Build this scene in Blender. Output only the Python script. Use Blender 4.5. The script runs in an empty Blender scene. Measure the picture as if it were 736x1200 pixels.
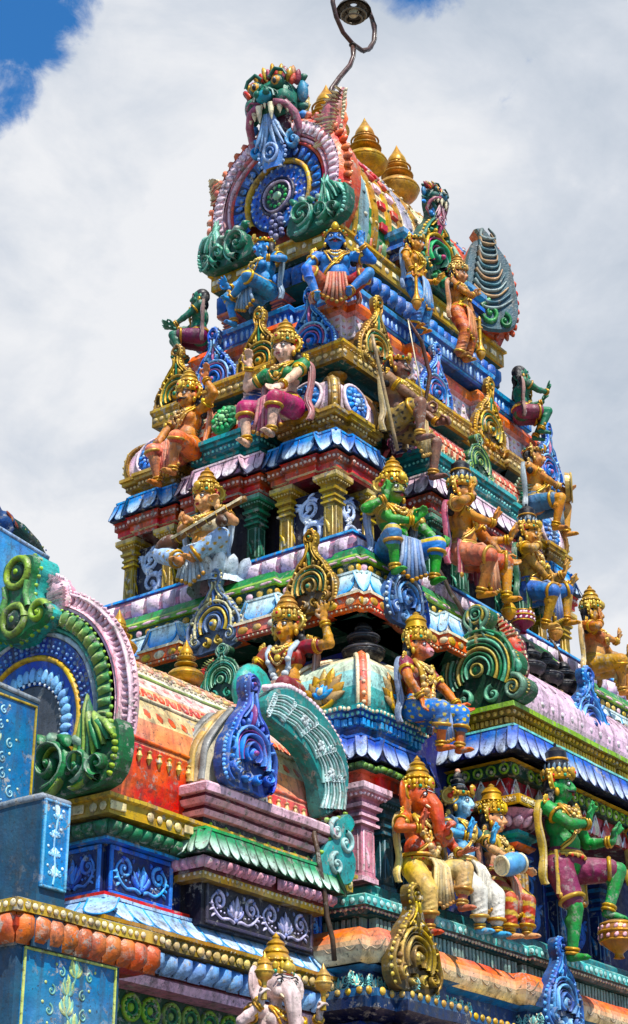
import bpy, math, random
import numpy as np
from mathutils import Vector, noise as mnoise
random.seed(7)
rnd = random.Random(11)
PI = math.pi
SC = bpy.context.scene
COL = SC.collection
def V(*a): return Vector(a)

# ---------------------------------------------------------------- colours
def hx(h, m=0.0):
    h = h.lstrip('#'); r = [int(h[i:i+2], 16)/255 for i in (0, 2, 4)]
    r = [(c/12.92 if c <= .04045 else ((c+.055)/1.055)**2.4) for c in r]
    return (r[0], r[1], r[2], m)
def mix(a, b, t): return tuple(a[i]*(1-t)+b[i]*t for i in range(4))
BLUE=hx('1a63c4'); SKY=hx('2f9be0'); NAVY=hx('101a45'); COBALT=hx('1d56a4'); TEAL=hx('149c9c'); AQUA=hx('74d0c6')
GREEN=hx('12803f'); LEAF=hx('17a04e'); LIME=hx('86b52a'); DKG=hx('0b3f2c'); RED=hx('cf2d18'); ORANGE=hx('e8641a')
PINK=hx('ecbcc8'); ROSE=hx('d08a9a'); MAG=hx('b3205f'); GOLD=hx('c08a22', .35); YEL=hx('d3a52c', .15); OLIVE=hx('8f7420', .25)
CREAM=hx('ecdcb4'); WHITE=hx('eef0f2'); BLACK=hx('121016'); LAV=hx('cdb9d6'); MAROON=hx('5a1420'); SAND=hx('c9a56a')
DKB=hx('0d1230'); BROWN=hx('6b4226'); PALE=hx('a9cdea'); STONE=hx('a59a82'); DTEAL=hx('0b5058'); BRICK=hx('a63c1e')

# ---------------------------------------------------------------- the camera's own geometry (used to find where on a wall a thing stands)
FPX = 2146.; PIT = math.atan(1020/2146.)
FH = V(.8, .6, 0); RT = V(.6, -.8, 0); UP = V(0, 0, 1)
FW = FH*math.cos(PIT)+UP*math.sin(PIT); CU = -FH*math.sin(PIT)+UP*math.cos(PIT)
EYE = V(0, 0, 1.6)
def ray(px, py): return FW*FPX+RT*(px-368)-CU*(py-600)
def onx(px, py, x): r = ray(px, py); return EYE+r*(x/r.x)
def ony(px, py, y): r = ray(px, py); return EYE+r*(y/r.y)

# ---------------------------------------------------------------- frames
class Fr:
    def __init__(s, o, u, v, n): s.o, s.u, s.v, s.n = Vector(o), Vector(u), Vector(v), Vector(n)
    def p(s, a, b, c=0.): return s.o+s.u*a+s.v*b+s.n*c
    def d(s, a, b, c=0.): return s.u*a+s.v*b+s.n*c
    def at(s, a, b, c=0.): return Fr(s.p(a, b, c), s.u, s.v, s.n)
    def rot(s, ang):                      # turn about n
        c, q = math.cos(ang), math.sin(ang)
        return Fr(s.o, s.u*c+s.v*q, s.v*c-s.u*q, s.n)
    def yaw(s, ang):                      # turn about v; positive turns the front towards u
        c, q = math.cos(ang), math.sin(ang)
        return Fr(s.o, s.u*c-s.n*q, s.v, s.n*c+s.u*q)
    def tilt(s, ang):                     # turn about u; positive leans the top forward
        c, q = math.cos(ang), math.sin(ang)
        return Fr(s.o, s.u, s.v*c+s.n*q, s.n*c-s.v*q)
def FL(o): return Fr(o, (0, -1, 0), (0, 0, 1), (-1, 0, 0))      # on a face that looks along -X
def FR(o): return Fr(o, (1, 0, 0), (0, 0, 1), (0, -1, 0))       # on a face that looks along -Y
def FD(o, dx, dy):                                              # looks along (dx, dy)
    n = V(dx, dy, 0).normalized(); return Fr(o, V(-n.y, n.x, 0), (0, 0, 1), n)

# ---------------------------------------------------------------- materials: every colour is a coat of paint held per corner, aged by noise
def make_paint(name, rough=.42, chip=1., grime=1., bump=1.):
    m = bpy.data.materials.new(name); m.use_nodes = True
    N, L = m.node_tree.nodes, m.node_tree.links; N.clear()
    out = N.new('ShaderNodeOutputMaterial'); b = N.new('ShaderNodeBsdfPrincipled'); L.new(b.outputs[0], out.inputs[0])
    at = N.new('ShaderNodeAttribute'); at.attribute_name = 'Col'
    geo = N.new('ShaderNodeNewGeometry')
    def noise(sc, det=4, vec=None, rough=.55):
        n = N.new('ShaderNodeTexNoise'); n.inputs['Scale'].default_value = sc; n.inputs['Detail'].default_value = det; n.inputs['Roughness'].default_value = rough
        L.new(vec or geo.outputs['Position'], n.inputs['Vector']); return n.outputs[0]
    def ramp(v, a, c, lo=0., hi=1.):
        r = N.new('ShaderNodeMapRange'); r.inputs[1].default_value = a; r.inputs[2].default_value = c; r.inputs[3].default_value = lo; r.inputs[4].default_value = hi
        L.new(v, r.inputs[0]); return r.outputs[0]
    def mth(op, a, c):
        r = N.new('ShaderNodeMath'); r.operation = op
        for i, q in enumerate((a, c)):
            if isinstance(q, (int, float)): r.inputs[i].default_value = q
            else: L.new(q, r.inputs[i])
        return r.outputs[0]
    def mx(f, a, c, bt='MIX'):
        r = N.new('ShaderNodeMix'); r.data_type = 'RGBA'; r.blend_type = bt
        for i, q in ((0, f), (6, a), (7, c)):
            if isinstance(q, (int, float)): r.inputs[i].default_value = q
            elif isinstance(q, tuple): r.inputs[i].default_value = q[:3]+(1,)
            else: L.new(q, r.inputs[i])
        return r.outputs[2]
    hs = N.new('ShaderNodeHueSaturation'); L.new(at.outputs['Color'], hs.inputs['Color'])
    L.new(ramp(noise(9, 5), .3, .7, .74, 1.24), hs.inputs['Value'])
    L.new(ramp(noise(2.3, 2), .3, .7, .95, 1.16), hs.inputs['Saturation']); L.new(ramp(noise(3.7, 3), .3, .7, .482, .518), hs.inputs['Hue'])
    c = hs.outputs[0]
    # worn through to pale plaster, in patches
    patch = ramp(noise(2.6, 4), .44, .60)
    c = mx(mth('MULTIPLY', mth('MULTIPLY', ramp(noise(15, 8, rough=.72), .55, .585), patch), .85*chip), c, (.42, .39, .33))
    # broad sun-faded patches
    fd = N.new('ShaderNodeHueSaturation'); fd.inputs['Saturation'].default_value = .62; fd.inputs['Value'].default_value = 1.12; L.new(c, fd.inputs['Color'])
    c = mx(mth('MULTIPLY', ramp(noise(1.35, 4), .52, .68), .35*grime), c, fd.outputs[0])
    # black mould in clouds
    c = mx(mth('MULTIPLY', mth('MULTIPLY', ramp(noise(1.9, 3, None), .50, .62), ramp(noise(23, 8, rough=.78), .47, .60)), .62*grime), c, (.035, .033, .027))
    mp2 = N.new('ShaderNodeMapping'); mp2.inputs['Scale'].default_value = (6.5, 6.5, .55); L.new(geo.outputs['Position'], mp2.inputs['Vector'])
    c = mx(mth('MULTIPLY', ramp(noise(1., 6, mp2.outputs[0], .68), .56, .70), .5*grime), c, (.06, .052, .042))
    # small dark scuffs
    c = mx(mth('MULTIPLY', ramp(noise(30, 6, rough=.75), .575, .63), .75*grime), c, (.025, .022, .02))
    # rain streaks running down
    mp = N.new('ShaderNodeMapping'); mp.inputs['Scale'].default_value = (17, 17, 1.3); L.new(geo.outputs['Position'], mp.inputs['Vector'])
    st = ramp(noise(1., 5, mp.outputs[0]), .50, .70)
    c = mx(mth('MULTIPLY', st, .6*grime), c, (.045, .04, .034))
    # mould and lichen that settled on upward faces
    sx = N.new('ShaderNodeSeparateXYZ'); L.new(geo.outputs['Normal'], sx.inputs[0])
    upf = mth('MULTIPLY', ramp(sx.outputs[2], .55, .92), ramp(noise(13, 5, rough=.7), .42, .62))
    c = mx(mth('MULTIPLY', upf, .7*grime), c, (.17, .155, .12))
    L.new(c, b.inputs['Base Color'])
    L.new(at.outputs['Alpha'], b.inputs['Metallic']); b.inputs['Specular IOR Level'].default_value = .38
    L.new(ramp(noise(21, 3), .3, .7, rough-.12, rough+.2), b.inputs['Roughness'])
    bp = N.new('ShaderNodeBump'); bp.inputs['Strength'].default_value = .35*bump; bp.inputs['Distance'].default_value = .012
    L.new(mth('ADD', noise(48, 4), mth('MULTIPLY', noise(11, 3), 1.2)), bp.inputs['Height']); L.new(bp.outputs[0], b.inputs['Normal'])
    return m
PAINT = make_paint('weathered_paint')
SKIN = make_paint('statue_paint', rough=.5, chip=.7, grime=.85, bump=1.)
WALLP = make_paint('dull_wall_paint', rough=.6, chip=.25, grime=.8, bump=.8)
POTS = make_paint('gilt_paint', rough=.34, chip=.25, grime=.6, bump=.4)

# ---------------------------------------------------------------- mesh builder
def root_loc(o):
    while o.parent: o = o.parent
    return o.location.copy()
class MB:
    def __init__(s): s.v = []; s.f = []; s.c = []; s.s = []
    def add(s, vs, fs, col, smooth=False):
        k = len(s.v); s.v.extend(tuple(q) for q in vs)
        if isinstance(col, list): s.c.extend(col)
        else: s.c.extend([col]*len(vs))
        s.f.extend(tuple(i+k for i in f) for f in fs); s.s.extend([smooth]*len(fs))
    def mesh(s, name, off=V(0, 0, 0)):
        me = bpy.data.meshes.new(name)
        ox, oy, oz = off
        me.from_pydata([(x-ox, y-oy, z-oz) for x, y, z in s.v], [], s.f)
        me.polygons.foreach_set('use_smooth', s.s)
        a = me.color_attributes.new('Col', 'FLOAT_COLOR', 'POINT')
        a.data.foreach_set('color', np.array(s.c, dtype=np.float32).ravel())
        me.update(); return me
    def build(s, name, parent=None, mat=None, loc=None):
        off = root_loc(parent) if parent else (loc or V(0, 0, 0))
        me = s.mesh(name, off); me.materials.append(mat or PAINT)
        o = bpy.data.objects.new(name, me); COL.objects.link(o)
        if parent: o.parent = parent
        elif loc: o.location = loc
        return o
def thing(name, label, cat, loc, group=None):
    o = bpy.data.objects.new(name, None); COL.objects.link(o); o.location = loc; o.empty_display_size = .1
    o['label'] = label; o['category'] = cat
    if group: o['group'] = group
    return o
def tag(o, label, cat, group=None):
    o['label'] = label; o['category'] = cat
    if group: o['group'] = group
    return o

def grid(nu, nv, wrap=False):
    f = []
    for j in range(nv-1):
        for i in range(nu-(0 if wrap else 1)):
            i2 = (i+1) % nu
            f.append((j*nu+i, j*nu+i2, (j+1)*nu+i2, (j+1)*nu+i))
    return f
def box(mb, fr, a0, a1, b0, b1, c0, c1, col, bev=.006):
    """box with small chamfers"""
    A = [a0, a1]; B = [b0, b1]; C = [c0, c1]
    e = min(bev, .3*abs(a1-a0), .3*abs(b1-b0), .3*abs(c1-c0))
    vs = []; idx = {}
    for i in (0, 1):
        for j in (0, 1):
            for k in (0, 1):
                sa = e*(1 if i == 0 else -1); sb = e*(1 if j == 0 else -1); sc = e*(1 if k == 0 else -1)
                for ax, (p, q, r) in enumerate(((0, sb, sc), (sa, 0, sc), (sa, sb, 0))):
                    idx[i, j, k, ax] = len(vs); vs.append(fr.p(A[i]+p, B[j]+q, C[k]+r))
    fs = []
    for i in (0, 1):
        o = [(i, 0, 0, 0), (i, 1, 0, 0), (i, 1, 1, 0), (i, 0, 1, 0)]; fs.append([idx[q] for q in (o if i else o[::-1])])
        o = [(0, i, 0, 1), (0, i, 1, 1), (1, i, 1, 1), (1, i, 0, 1)]; fs.append([idx[q] for q in (o if i else o[::-1])])
        o = [(0, 0, i, 2), (1, 0, i, 2), (1, 1, i, 2), (0, 1, i, 2)]; fs.append([idx[q] for q in (o if i else o[::-1])])
    for i in (0, 1):
        for j in (0, 1):
            fs.append((idx[i, j, 0, 0], idx[i, j, 1, 0], idx[i, j, 1, 1], idx[i, j, 0, 1]))
            fs.append((idx[i, 0, j, 0], idx[i, 1, j, 0], idx[i, 1, j, 2], idx[i, 0, j, 2]))
            fs.append((idx[0, i, j, 1], idx[1, i, j, 1], idx[1, i, j, 2], idx[0, i, j, 2]))
            for k in (0, 1):
                if j in (0, 1): pass
    for i in (0, 1):
        for j in (0, 1):
            for k in (0, 1): fs.append((idx[i, j, k, 0], idx[i, j, k, 1], idx[i, j, k, 2]))
    mb.add(vs, fs, col)
def ball(mb, c, r, col, nu=8, nv=5, ax=None):
    """ellipsoid; r number or (ru, rv, rn) in frame ax"""
    if isinstance(r, (int, float)): r = (r, r, r)
    u, v, n = (ax.u, ax.v, ax.n) if ax else (V(1, 0, 0), V(0, 0, 1), V(0, -1, 0))
    vs = []
    for j in range(nv+1):
        t = -PI/2+PI*j/nv
        for i in range(nu):
            a = 2*PI*i/nu
            vs.append(c+u*(r[0]*math.cos(t)*math.cos(a))+v*(r[1]*math.sin(t))+n*(r[2]*math.cos(t)*math.sin(a)))
    mb.add(vs, grid(nu, nv+1, True), col, True)
def bead(mb, fr, r, col, h=None, rx=None):
    """half bead sitting on a face"""
    vs = []; q = rnd.uniform(.84, 1.10); h = (h or r)*q; rx = (rx or r)*q*rnd.uniform(.93, 1.07); r = r*q; fr = fr.at(rnd.uniform(-.08, .08)*r, rnd.uniform(-.08, .08)*r)
    for j, t in enumerate((0., .5, .85)):
        k = math.sqrt(1-t*t)
        for i in range(8): a = 2*PI*i/8; vs.append(fr.p(rx*k*math.cos(a), r*k*math.sin(a), h*t))
    fs = grid(8, 3, True)+[tuple(16+i for i in range(8))]
    mb.add(vs, fs, col, True)
def lathe(mb, o, prof, seg=14, ax=None, cols=None, col=None):
    """prof [(r, h)], axis = ax.v"""
    u, v, n = (ax.u, ax.v, ax.n) if ax else (V(1, 0, 0), V(0, 0, 1), V(0, -1, 0))
    for k in range(len(prof)-1):
        vs = []
        for r, h in (prof[k], prof[k+1]):
            for i in range(seg): a = 2*PI*i/seg; vs.append(o+u*(r*math.cos(a))+n*(r*math.sin(a))+v*h)
        mb.add(vs, grid(seg, 2, True), cols[k % len(cols)] if cols else col, True)
def smooth_prof(pts, n=4):
    out = []
    for i in range(len(pts)-1):
        p0, p1, p2, p3 = pts[max(i-1, 0)], pts[i], pts[i+1], pts[min(i+2, len(pts)-1)]
        for k in range(n):
            t = k/n
            out.append(tuple(.5*((2*p1[q])+(-p0[q]+p2[q])*t+(2*p0[q]-5*p1[q]+4*p2[q]-p3[q])*t*t+(-p0[q]+3*p1[q]-3*p2[q]+p3[q])*t**3) for q in range(len(p1))))
    out.append(tuple(pts[-1])); return out
def tube(mb, pts, rad, col, seg=7, cap=True):
    pts = [Vector(p) for p in pts]; n = len(pts)
    if isinstance(rad, (int, float)): rad = [rad]*n
    vs = []; ref = None
    for i in range(n):
        t = (pts[min(i+1, n-1)]-pts[max(i-1, 0)]).normalized()
        if ref is None: ref = t.orthogonal().normalized()
        ref = (ref-t*ref.dot(t)).normalized(); q = t.cross(ref)
        for k in range(seg): a = 2*PI*k/seg; vs.append(pts[i]+(ref*math.cos(a)+q*math.sin(a))*rad[i])
    fs = grid(seg, n, True)
    if cap: fs += [tuple(range(seg))[::-1], tuple((n-1)*seg+k for k in range(seg))]
    mb.add(vs, fs, col, True)
def ring(mb, c, axis, R, r, col, seg=16, m=5, ax2=None, R2=None):
    axis = Vector(axis).normalized(); u = Vector(ax2) if ax2 is not None else axis.orthogonal()
    u = (u-axis*u.dot(axis)).normalized(); w = axis.cross(u); R2 = R2 or R
    vs = []
    for i in range(seg):
        a = 2*PI*i/seg; d = u*math.cos(a)*R+w*math.sin(a)*R2; dn = d.normalized()
        for k in range(m): b = 2*PI*k/m; vs.append(c+d+dn*(r*math.cos(b))+axis*(r*math.sin(b)))
    fs = []
    for i in range(seg):
        for k in range(m): fs.append((i*m+k, i*m+(k+1) % m, ((i+1) % seg)*m+(k+1) % m, ((i+1) % seg)*m+k))
    mb.add(vs, fs, col, True)

# ---------------------------------------------------------------- relief drawn in a frame's plane (metres)
def rib(mb, fr, pts, w, h, col, edge=None, n0=0.):
    edge = edge or mix(col, BLACK, .62)  # near-black edge colour: painted outlines, plus shade painted into the grooves
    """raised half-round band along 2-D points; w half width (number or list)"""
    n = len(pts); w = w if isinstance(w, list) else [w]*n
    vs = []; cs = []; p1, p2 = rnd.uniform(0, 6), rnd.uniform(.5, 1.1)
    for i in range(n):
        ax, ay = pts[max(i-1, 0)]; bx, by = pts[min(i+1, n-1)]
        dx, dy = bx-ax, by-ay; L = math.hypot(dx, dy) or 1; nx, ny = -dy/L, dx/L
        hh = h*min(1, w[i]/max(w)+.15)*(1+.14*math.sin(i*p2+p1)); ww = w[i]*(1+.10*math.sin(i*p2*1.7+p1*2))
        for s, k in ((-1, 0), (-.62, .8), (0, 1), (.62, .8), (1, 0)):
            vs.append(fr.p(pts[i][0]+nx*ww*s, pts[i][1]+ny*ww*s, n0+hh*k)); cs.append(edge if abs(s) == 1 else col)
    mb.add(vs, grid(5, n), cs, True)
def spiral(cx, cy, r0, r1, a0, turns, n=22):
    o = []
    for i in range(n):
        t = i/(n-1); a = a0+turns*2*PI*t; r = r0+(r1-r0)*t; o.append((cx+r*math.cos(a), cy+r*math.sin(a)))
    return o
def taper(n, w0, w1, bell=False):
    return [(w0+(w1-w0)*i/(n-1))*(math.sin(PI*(i+.6)/(n+.2))**.6 if bell else 1) for i in range(n)]
def curl(mb, fr, cx, cy, r, a0, turns, w, h, col, n0=0., edge=None, n=20):
    rib(mb, fr, spiral(cx, cy, r, r*.12, a0, turns, n), taper(n, w, w*.45), h, col, edge, n0)
    bead(mb, fr.at(cx, cy, n0), w*.9, col, h)
def leaf(mb, fr, x0, y0, ang, L, w, h, col, bend=.5, n0=0., edge=None):
    L *= rnd.uniform(.90, 1.07); w *= rnd.uniform(.86, 1.12); bend += rnd.uniform(-.1, .1)
    pts = []; a = ang+rnd.uniform(-.07, .07)
    x, y = x0, y0; n = 8
    for i in range(n):
        pts.append((x, y)); a += bend/n; x += math.cos(a)*L/n; y += math.sin(a)*L/n
    ws = [w*(.25+math.sin(PI*min(1, (i+.5)/(n-.6)))**.8) if i < n-1 else w*.08 for i in range(n)]
    rib(mb, fr, pts, ws, h, col, edge, n0)
def disc(mb, fr, r, h, col, seg=20, n0=0., rim=None):
    vs = [fr.p(r*math.cos(2*PI*i/seg), r*math.sin(2*PI*i/seg), n0) for i in range(seg)]
    vs += [fr.p(r*.93*math.cos(2*PI*i/seg), r*.93*math.sin(2*PI*i/seg), n0+h) for i in range(seg)]
    mb.add(vs, grid(seg, 2, True)+[tuple(seg+i for i in range(seg))], col)
def flatring(mb, fr, r, w, h, col, a0=0, a1=2*PI, n0=0., n=26, sy=1.):
    pts = [(r*math.cos(a0+(a1-a0)*i/(n-1)), sy*r*math.sin(a0+(a1-a0)*i/(n-1))) for i in range(n)]
    rib(mb, fr, pts, w, h, col, None, n0)
def rosette(mb, fr, r, c1, c2, c3, n0=0., k=10, h=.02):
    disc(mb, fr, r, h*.6, mix(c1, BLACK, .45), 20, n0)
    for i in range(k): leaf(mb, fr.at(0, 0, n0+h*.5).rot(2*PI*i/k), r*.45, 0, 0, r*.52, r*.15, h, c1, .3)
    disc(mb, fr, r*.5, h, c2, 16, n0+h*.4)
    for i in range(8): bead(mb, fr.at(r*.42*math.cos(i*PI/4), r*.42*math.sin(i*PI/4), n0+h*1.4), r*.1, c3, h*.6)
    bead(mb, fr.at(0, 0, n0+h*1.3), r*.24, c3, h*1.3)
def outline_plate(mb, fr, pts, n0, n1, col, side=None, inset=.9, n2=None, colf=None):
    """plate with its own outline, a side wall, a chamfer and a front face"""
    n = len(pts); cx = sum(p[0] for p in pts)/n; cy = sum(p[1] for p in pts)/n
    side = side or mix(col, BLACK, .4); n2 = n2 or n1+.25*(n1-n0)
    a = [fr.p(x, y, n0) for x, y in pts]; b = [fr.p(x, y, n1) for x, y in pts]
    ins = []
    for i in range(n):
        (ax, ay), (bx, by) = pts[i-1], pts[(i+1) % n]; L = math.hypot(bx-ax, by-ay) or 1
        k = (1-inset)*.5*math.dist((0, 0), (max(p[0] for p in pts)-min(p[0] for p in pts), 0))*.5
        ins.append((pts[i][0]-(by-ay)/L*k, pts[i][1]+(bx-ax)/L*k))
    c = [fr.p(x, y, n2) for x, y in ins]
    mb.add(a+b, grid(n, 2, True), side); mb.add(b+c, grid(n, 2, True), col); mb.add(c, [tuple(range(n))], colf or col); mb.add(a, [tuple(range(n))[::-1]], side)
    return n2
def catmull(pts, n=4, closed=True):
    N = len(pts); o = []
    for i in range(N if closed else N-1):
        g = (lambda k: pts[k % N]) if closed else (lambda k: pts[min(max(k, 0), N-1)])
        p0, p1, p2, p3 = g(i-1), g(i), g(i+1), g(i+2)
        for k in range(n):
            t = k/n
            o.append(tuple(.5*(2*p1[q]+(p2[q]-p0[q])*t+(2*p0[q]-5*p1[q]+4*p2[q]-p3[q])*t*t+(3*p1[q]-p0[q]-3*p2[q]+p3[q])*t**3) for q in (0, 1)))
    if not closed: o.append(pts[-1])
    return o

# ---------------------------------------------------------------- mouldings round a plan
def plan(x0, x1, y0, y1, rb=(), lb=()):
    """counter-clockwise outline; rb bays on the -Y face (xa, xb, out); lb bays on the -X face (ya, yb, out)"""
    p = [(x0, y0)]
    for xa, xb, d in sorted(rb): p += [(xa, y0), (xa, y0-d), (xb, y0-d), (xb, y0)]
    p += [(x1, y0), (x1, y1), (x0, y1)]
    for ya, yb, d in sorted(lb, reverse=True): p += [(x0, yb), (x0-d, yb), (x0-d, ya), (x0, ya)]
    return p
def edges(poly):
    n = len(poly)
    for i in range(n):
        a, b = poly[i], poly[(i+1) % n]; L = math.dist(a, b)
        if L > 1e-6: yield a, b, L, ((b[1]-a[1])/L, -(b[0]-a[0])/L)
def off(poly, d):
    n = len(poly); o = []
    for i in range(n):
        a, b, c = poly[i-1], poly[i], poly[(i+1) % n]
        def nn(p, q): L = math.dist(p, q) or 1; return ((q[1]-p[1])/L, -(q[0]-p[0])/L)
        n1, n2 = nn(a, b), nn(b, c); k = 1+n1[0]*n2[0]+n1[1]*n2[1]
        o.append((b[0]+d*(n1[0]+n2[0])/k, b[1]+d*(n1[1]+n2[1])/k))
    return o
def wob(x, y, z): return .0032*math.sin(x*7.3+z*3.1+1)*math.cos(y*6.1-z*2.3)+.0018*math.sin(x*19+y*23+z*11)
def sweep(mb, poly, prof, cols, cap=True):
    """prof [(offset, z)] upwards; one colour per segment"""
    rings = [off(poly, o) for o, z in prof]
    n = len(poly)
    for k in range(len(prof)-1):
        c = cols[k % len(cols)] if isinstance(cols, list) else cols
        for i in range(n):
            a, b = rings[k][i], rings[k][(i+1) % n]; a2, b2 = rings[k+1][i], rings[k+1][(i+1) % n]
            m = max(1, int(math.dist(a, b)/.18)); vs = []
            for (p, q, z) in ((a, b, prof[k][1]), (a2, b2, prof[k+1][1])):
                for j in range(m+1):
                    t = j/m; x, y = p[0]+(q[0]-p[0])*t, p[1]+(q[1]-p[1])*t; w = wob(x, y, z)
                    vs.append((x+w*.5, y+w*.5, z+w))
            mb.add(vs, grid(m+1, 2), c, True)
    if cap:
        z = prof[-1][1]; mb.add([(x, y, z) for x, y in rings[-1]], [tuple(range(n))], cols[-1] if isinstance(cols, list) else cols)
        z = prof[0][1]; mb.add([(x, y, z) for x, y in rings[0]], [tuple(range(n))[::-1]], cols[0] if isinstance(cols, list) else cols)
def slots(poly, o, z, pitch, minlen=.05, margin=0.):
    """frames evenly along the two sides that face the court; yields (frame, slot width)"""
    P = off(poly, o)
    for a, b, L, nn in edges(P):
        if nn[0] > .5 or nn[1] > .5 or L < minlen: continue
        k = max(1, round((L-2*margin)/pitch)); w = (L-2*margin)/k
        u = V((b[0]-a[0])/L, (b[1]-a[1])/L, 0)
        for i in range(k):
            s = margin+(i+.5)*w
            if rnd.random() < .012: continue                   # a piece that has dropped off
            f = Fr(V(a[0], a[1], z)+u*(s+rnd.uniform(-.035, .035)*w)+UP*rnd.uniform(-.003, .003), u, UP, V(nn[0], nn[1], 0)); yield f.rot(rnd.uniform(-.035, .035)), w
def cushion(mb, fr, w, h, d, col, cb=None, nu=5, nv=5):
    vs = []; cs = []; cb = cb or col; col = mix(col, cb, rnd.uniform(0, .25)); d *= rnd.uniform(.85, 1.12); w *= rnd.uniform(.93, 1.03)
    for j in range(nv):
        t = -1+2*j/(nv-1)
        for i in range(nu):
            s = -1+2*i/(nu-1)
            k = (max(0, 1-s**4))**.5*(max(0, 1-t**4))**.5
            vs.append(fr.p(s*w/2, t*h/2, d*k)); cs.append(mix(cb, col, (t+1)/2))
    mb.add(vs, grid(nu, nv), cs, True)
def petal(mb, fr, w, h, d, ct, cb, ce, bulge=.006, prof=None):
    """hanging tongue: origin at its top middle; leans out by d over height h, painted from ct to cb with a dark rim ce"""
    nu, nv = 7, 8; vs = []; cs = []; sk = rnd.uniform(-.015, .015)*w; cb = mix(cb, ct, rnd.uniform(0, .22)); d *= rnd.uniform(.95, 1.07)
    for j in range(nv):
        t = (j/(nv-1))**.8
        k = 1. if t < .55 else math.sqrt(max(0., 1-((t-.55)/.45)**2.2))
        for i in range(nu):
            s = -1+2*i/(nu-1)
            vs.append(fr.p(s*w/2*.95*max(k, .02)+sk*t, -h*t, d*t**1.15+bulge*(1-s*s)*(.4+t)+.004)); cs.append(mix(ct, cb, min(1, max(0, (t-.22)/.58))))
    mb.add(vs, grid(nu, nv)[::-1], cs, True)
    path = []
    pts = [(-1, t) for t in (.02, .3, .62, .74, .86, .94, .98)]; pts = pts+[(0, 1)]+[(1, t) for _, t in pts[::-1]]
    for s, t in pts:
        k = 1. if t < .55 else math.sqrt(max(0., 1-((t-.55)/.45)**2.2))
        path.append(fr.p(s*w/2*k+sk*t, -h*t-.002, d*t**1.15+.006))
    tube(mb, path, w*.022+.002, ce, 4, False)
def kapota(mb, poly, z0, z1, d, pitch, ct, cb, back, lip=None, ce=None):
    """eave hung with painted tongues; poly is the line of its top edge"""
    h = z1-z0; lip = lip or ct; ce = ce or mix(ct, BLACK, .75)
    pr = [(d*t**1.15*.97-.004, z1-h*.93*t) for t in (1, .66, .33, 0)]
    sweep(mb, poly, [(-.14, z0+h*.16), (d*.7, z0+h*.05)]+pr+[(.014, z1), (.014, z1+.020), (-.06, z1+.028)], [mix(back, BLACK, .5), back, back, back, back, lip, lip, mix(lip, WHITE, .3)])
    for a, b, L, nn in edges(poly):
        if nn[0] > .5 or nn[1] > .5 or L < .06: continue
        u = V((b[0]-a[0])/L, (b[1]-a[1])/L, 0); k = max(1, round(L/pitch)); w = L/k
        for i in range(k):
            s = (i+.5)*w
            petal(mb, Fr(V(a[0], a[1], z1)+u*s, u, UP, V(nn[0], nn[1], 0)), w*.98, h*rnd.uniform(.96, 1.02), d*1.02, ct, cb, ce)
    n = len(poly)
    for i in range(n):
        a, b, c = poly[i-1], poly[i], poly[(i+1) % n]
        cr = (b[0]-a[0])*(c[1]-b[1])-(b[1]-a[1])*(c[0]-b[0])
        if cr > 0:                                       # outside corner: a narrow tongue folded over the mitre
            f = FD(V(b[0], b[1], z1), b[0]-(a[0]+c[0])/2, b[1]-(a[1]+c[1])/2)
            if f.n.x > .5 and f.n.y > .5: continue
            petal(mb, f, d*1.5, h*.97, d*1.40, ct, mix(ct, cb, .6), ce, .0)
def row_beads(mb, poly, o, z, pitch, r, col, h=None, rx=None, alt=None):
    for i, (f, w) in enumerate(slots(poly, o, z, pitch)): bead(mb, f, r, col if (i % 2 == 0 or not alt) else alt, h, (rx if i % 2 == 0 or not alt else r) )
def row_dentils(mb, poly, o, z0, z1, pitch, d, col, fill=.6):
    for f, w in slots(poly, o, z0, pitch): box(mb, f, -w*fill/2, w*fill/2, 0, z1-z0, -.01, d, col, .003)
def row_cushion(mb, poly, o, z, pitch, h, d, col, cb=None, alt=None, fill=.97):
    for i, (f, w) in enumerate(slots(poly, o, z, pitch)): cushion(mb, f, w*fill, h, d, col if (i % 2 == 0 or not alt) else alt, cb)
def row_lotus(mb, poly, o, z, pitch, h, col, tip, lean=.06):
    for f, w in slots(poly, o, z, pitch):
        g = f.tilt(lean)
        for sx, an, sc in ((0, PI/2, 1.), (-.28, PI*.62, .8), (.28, PI*.38, .8)):
            leaf(mb, g.at(0, 0, .012 if sx == 0 else 0), w*sx*.5, 0, an, h*sc, w*.2, .025, col if sx == 0 else tip, 0)

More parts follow.
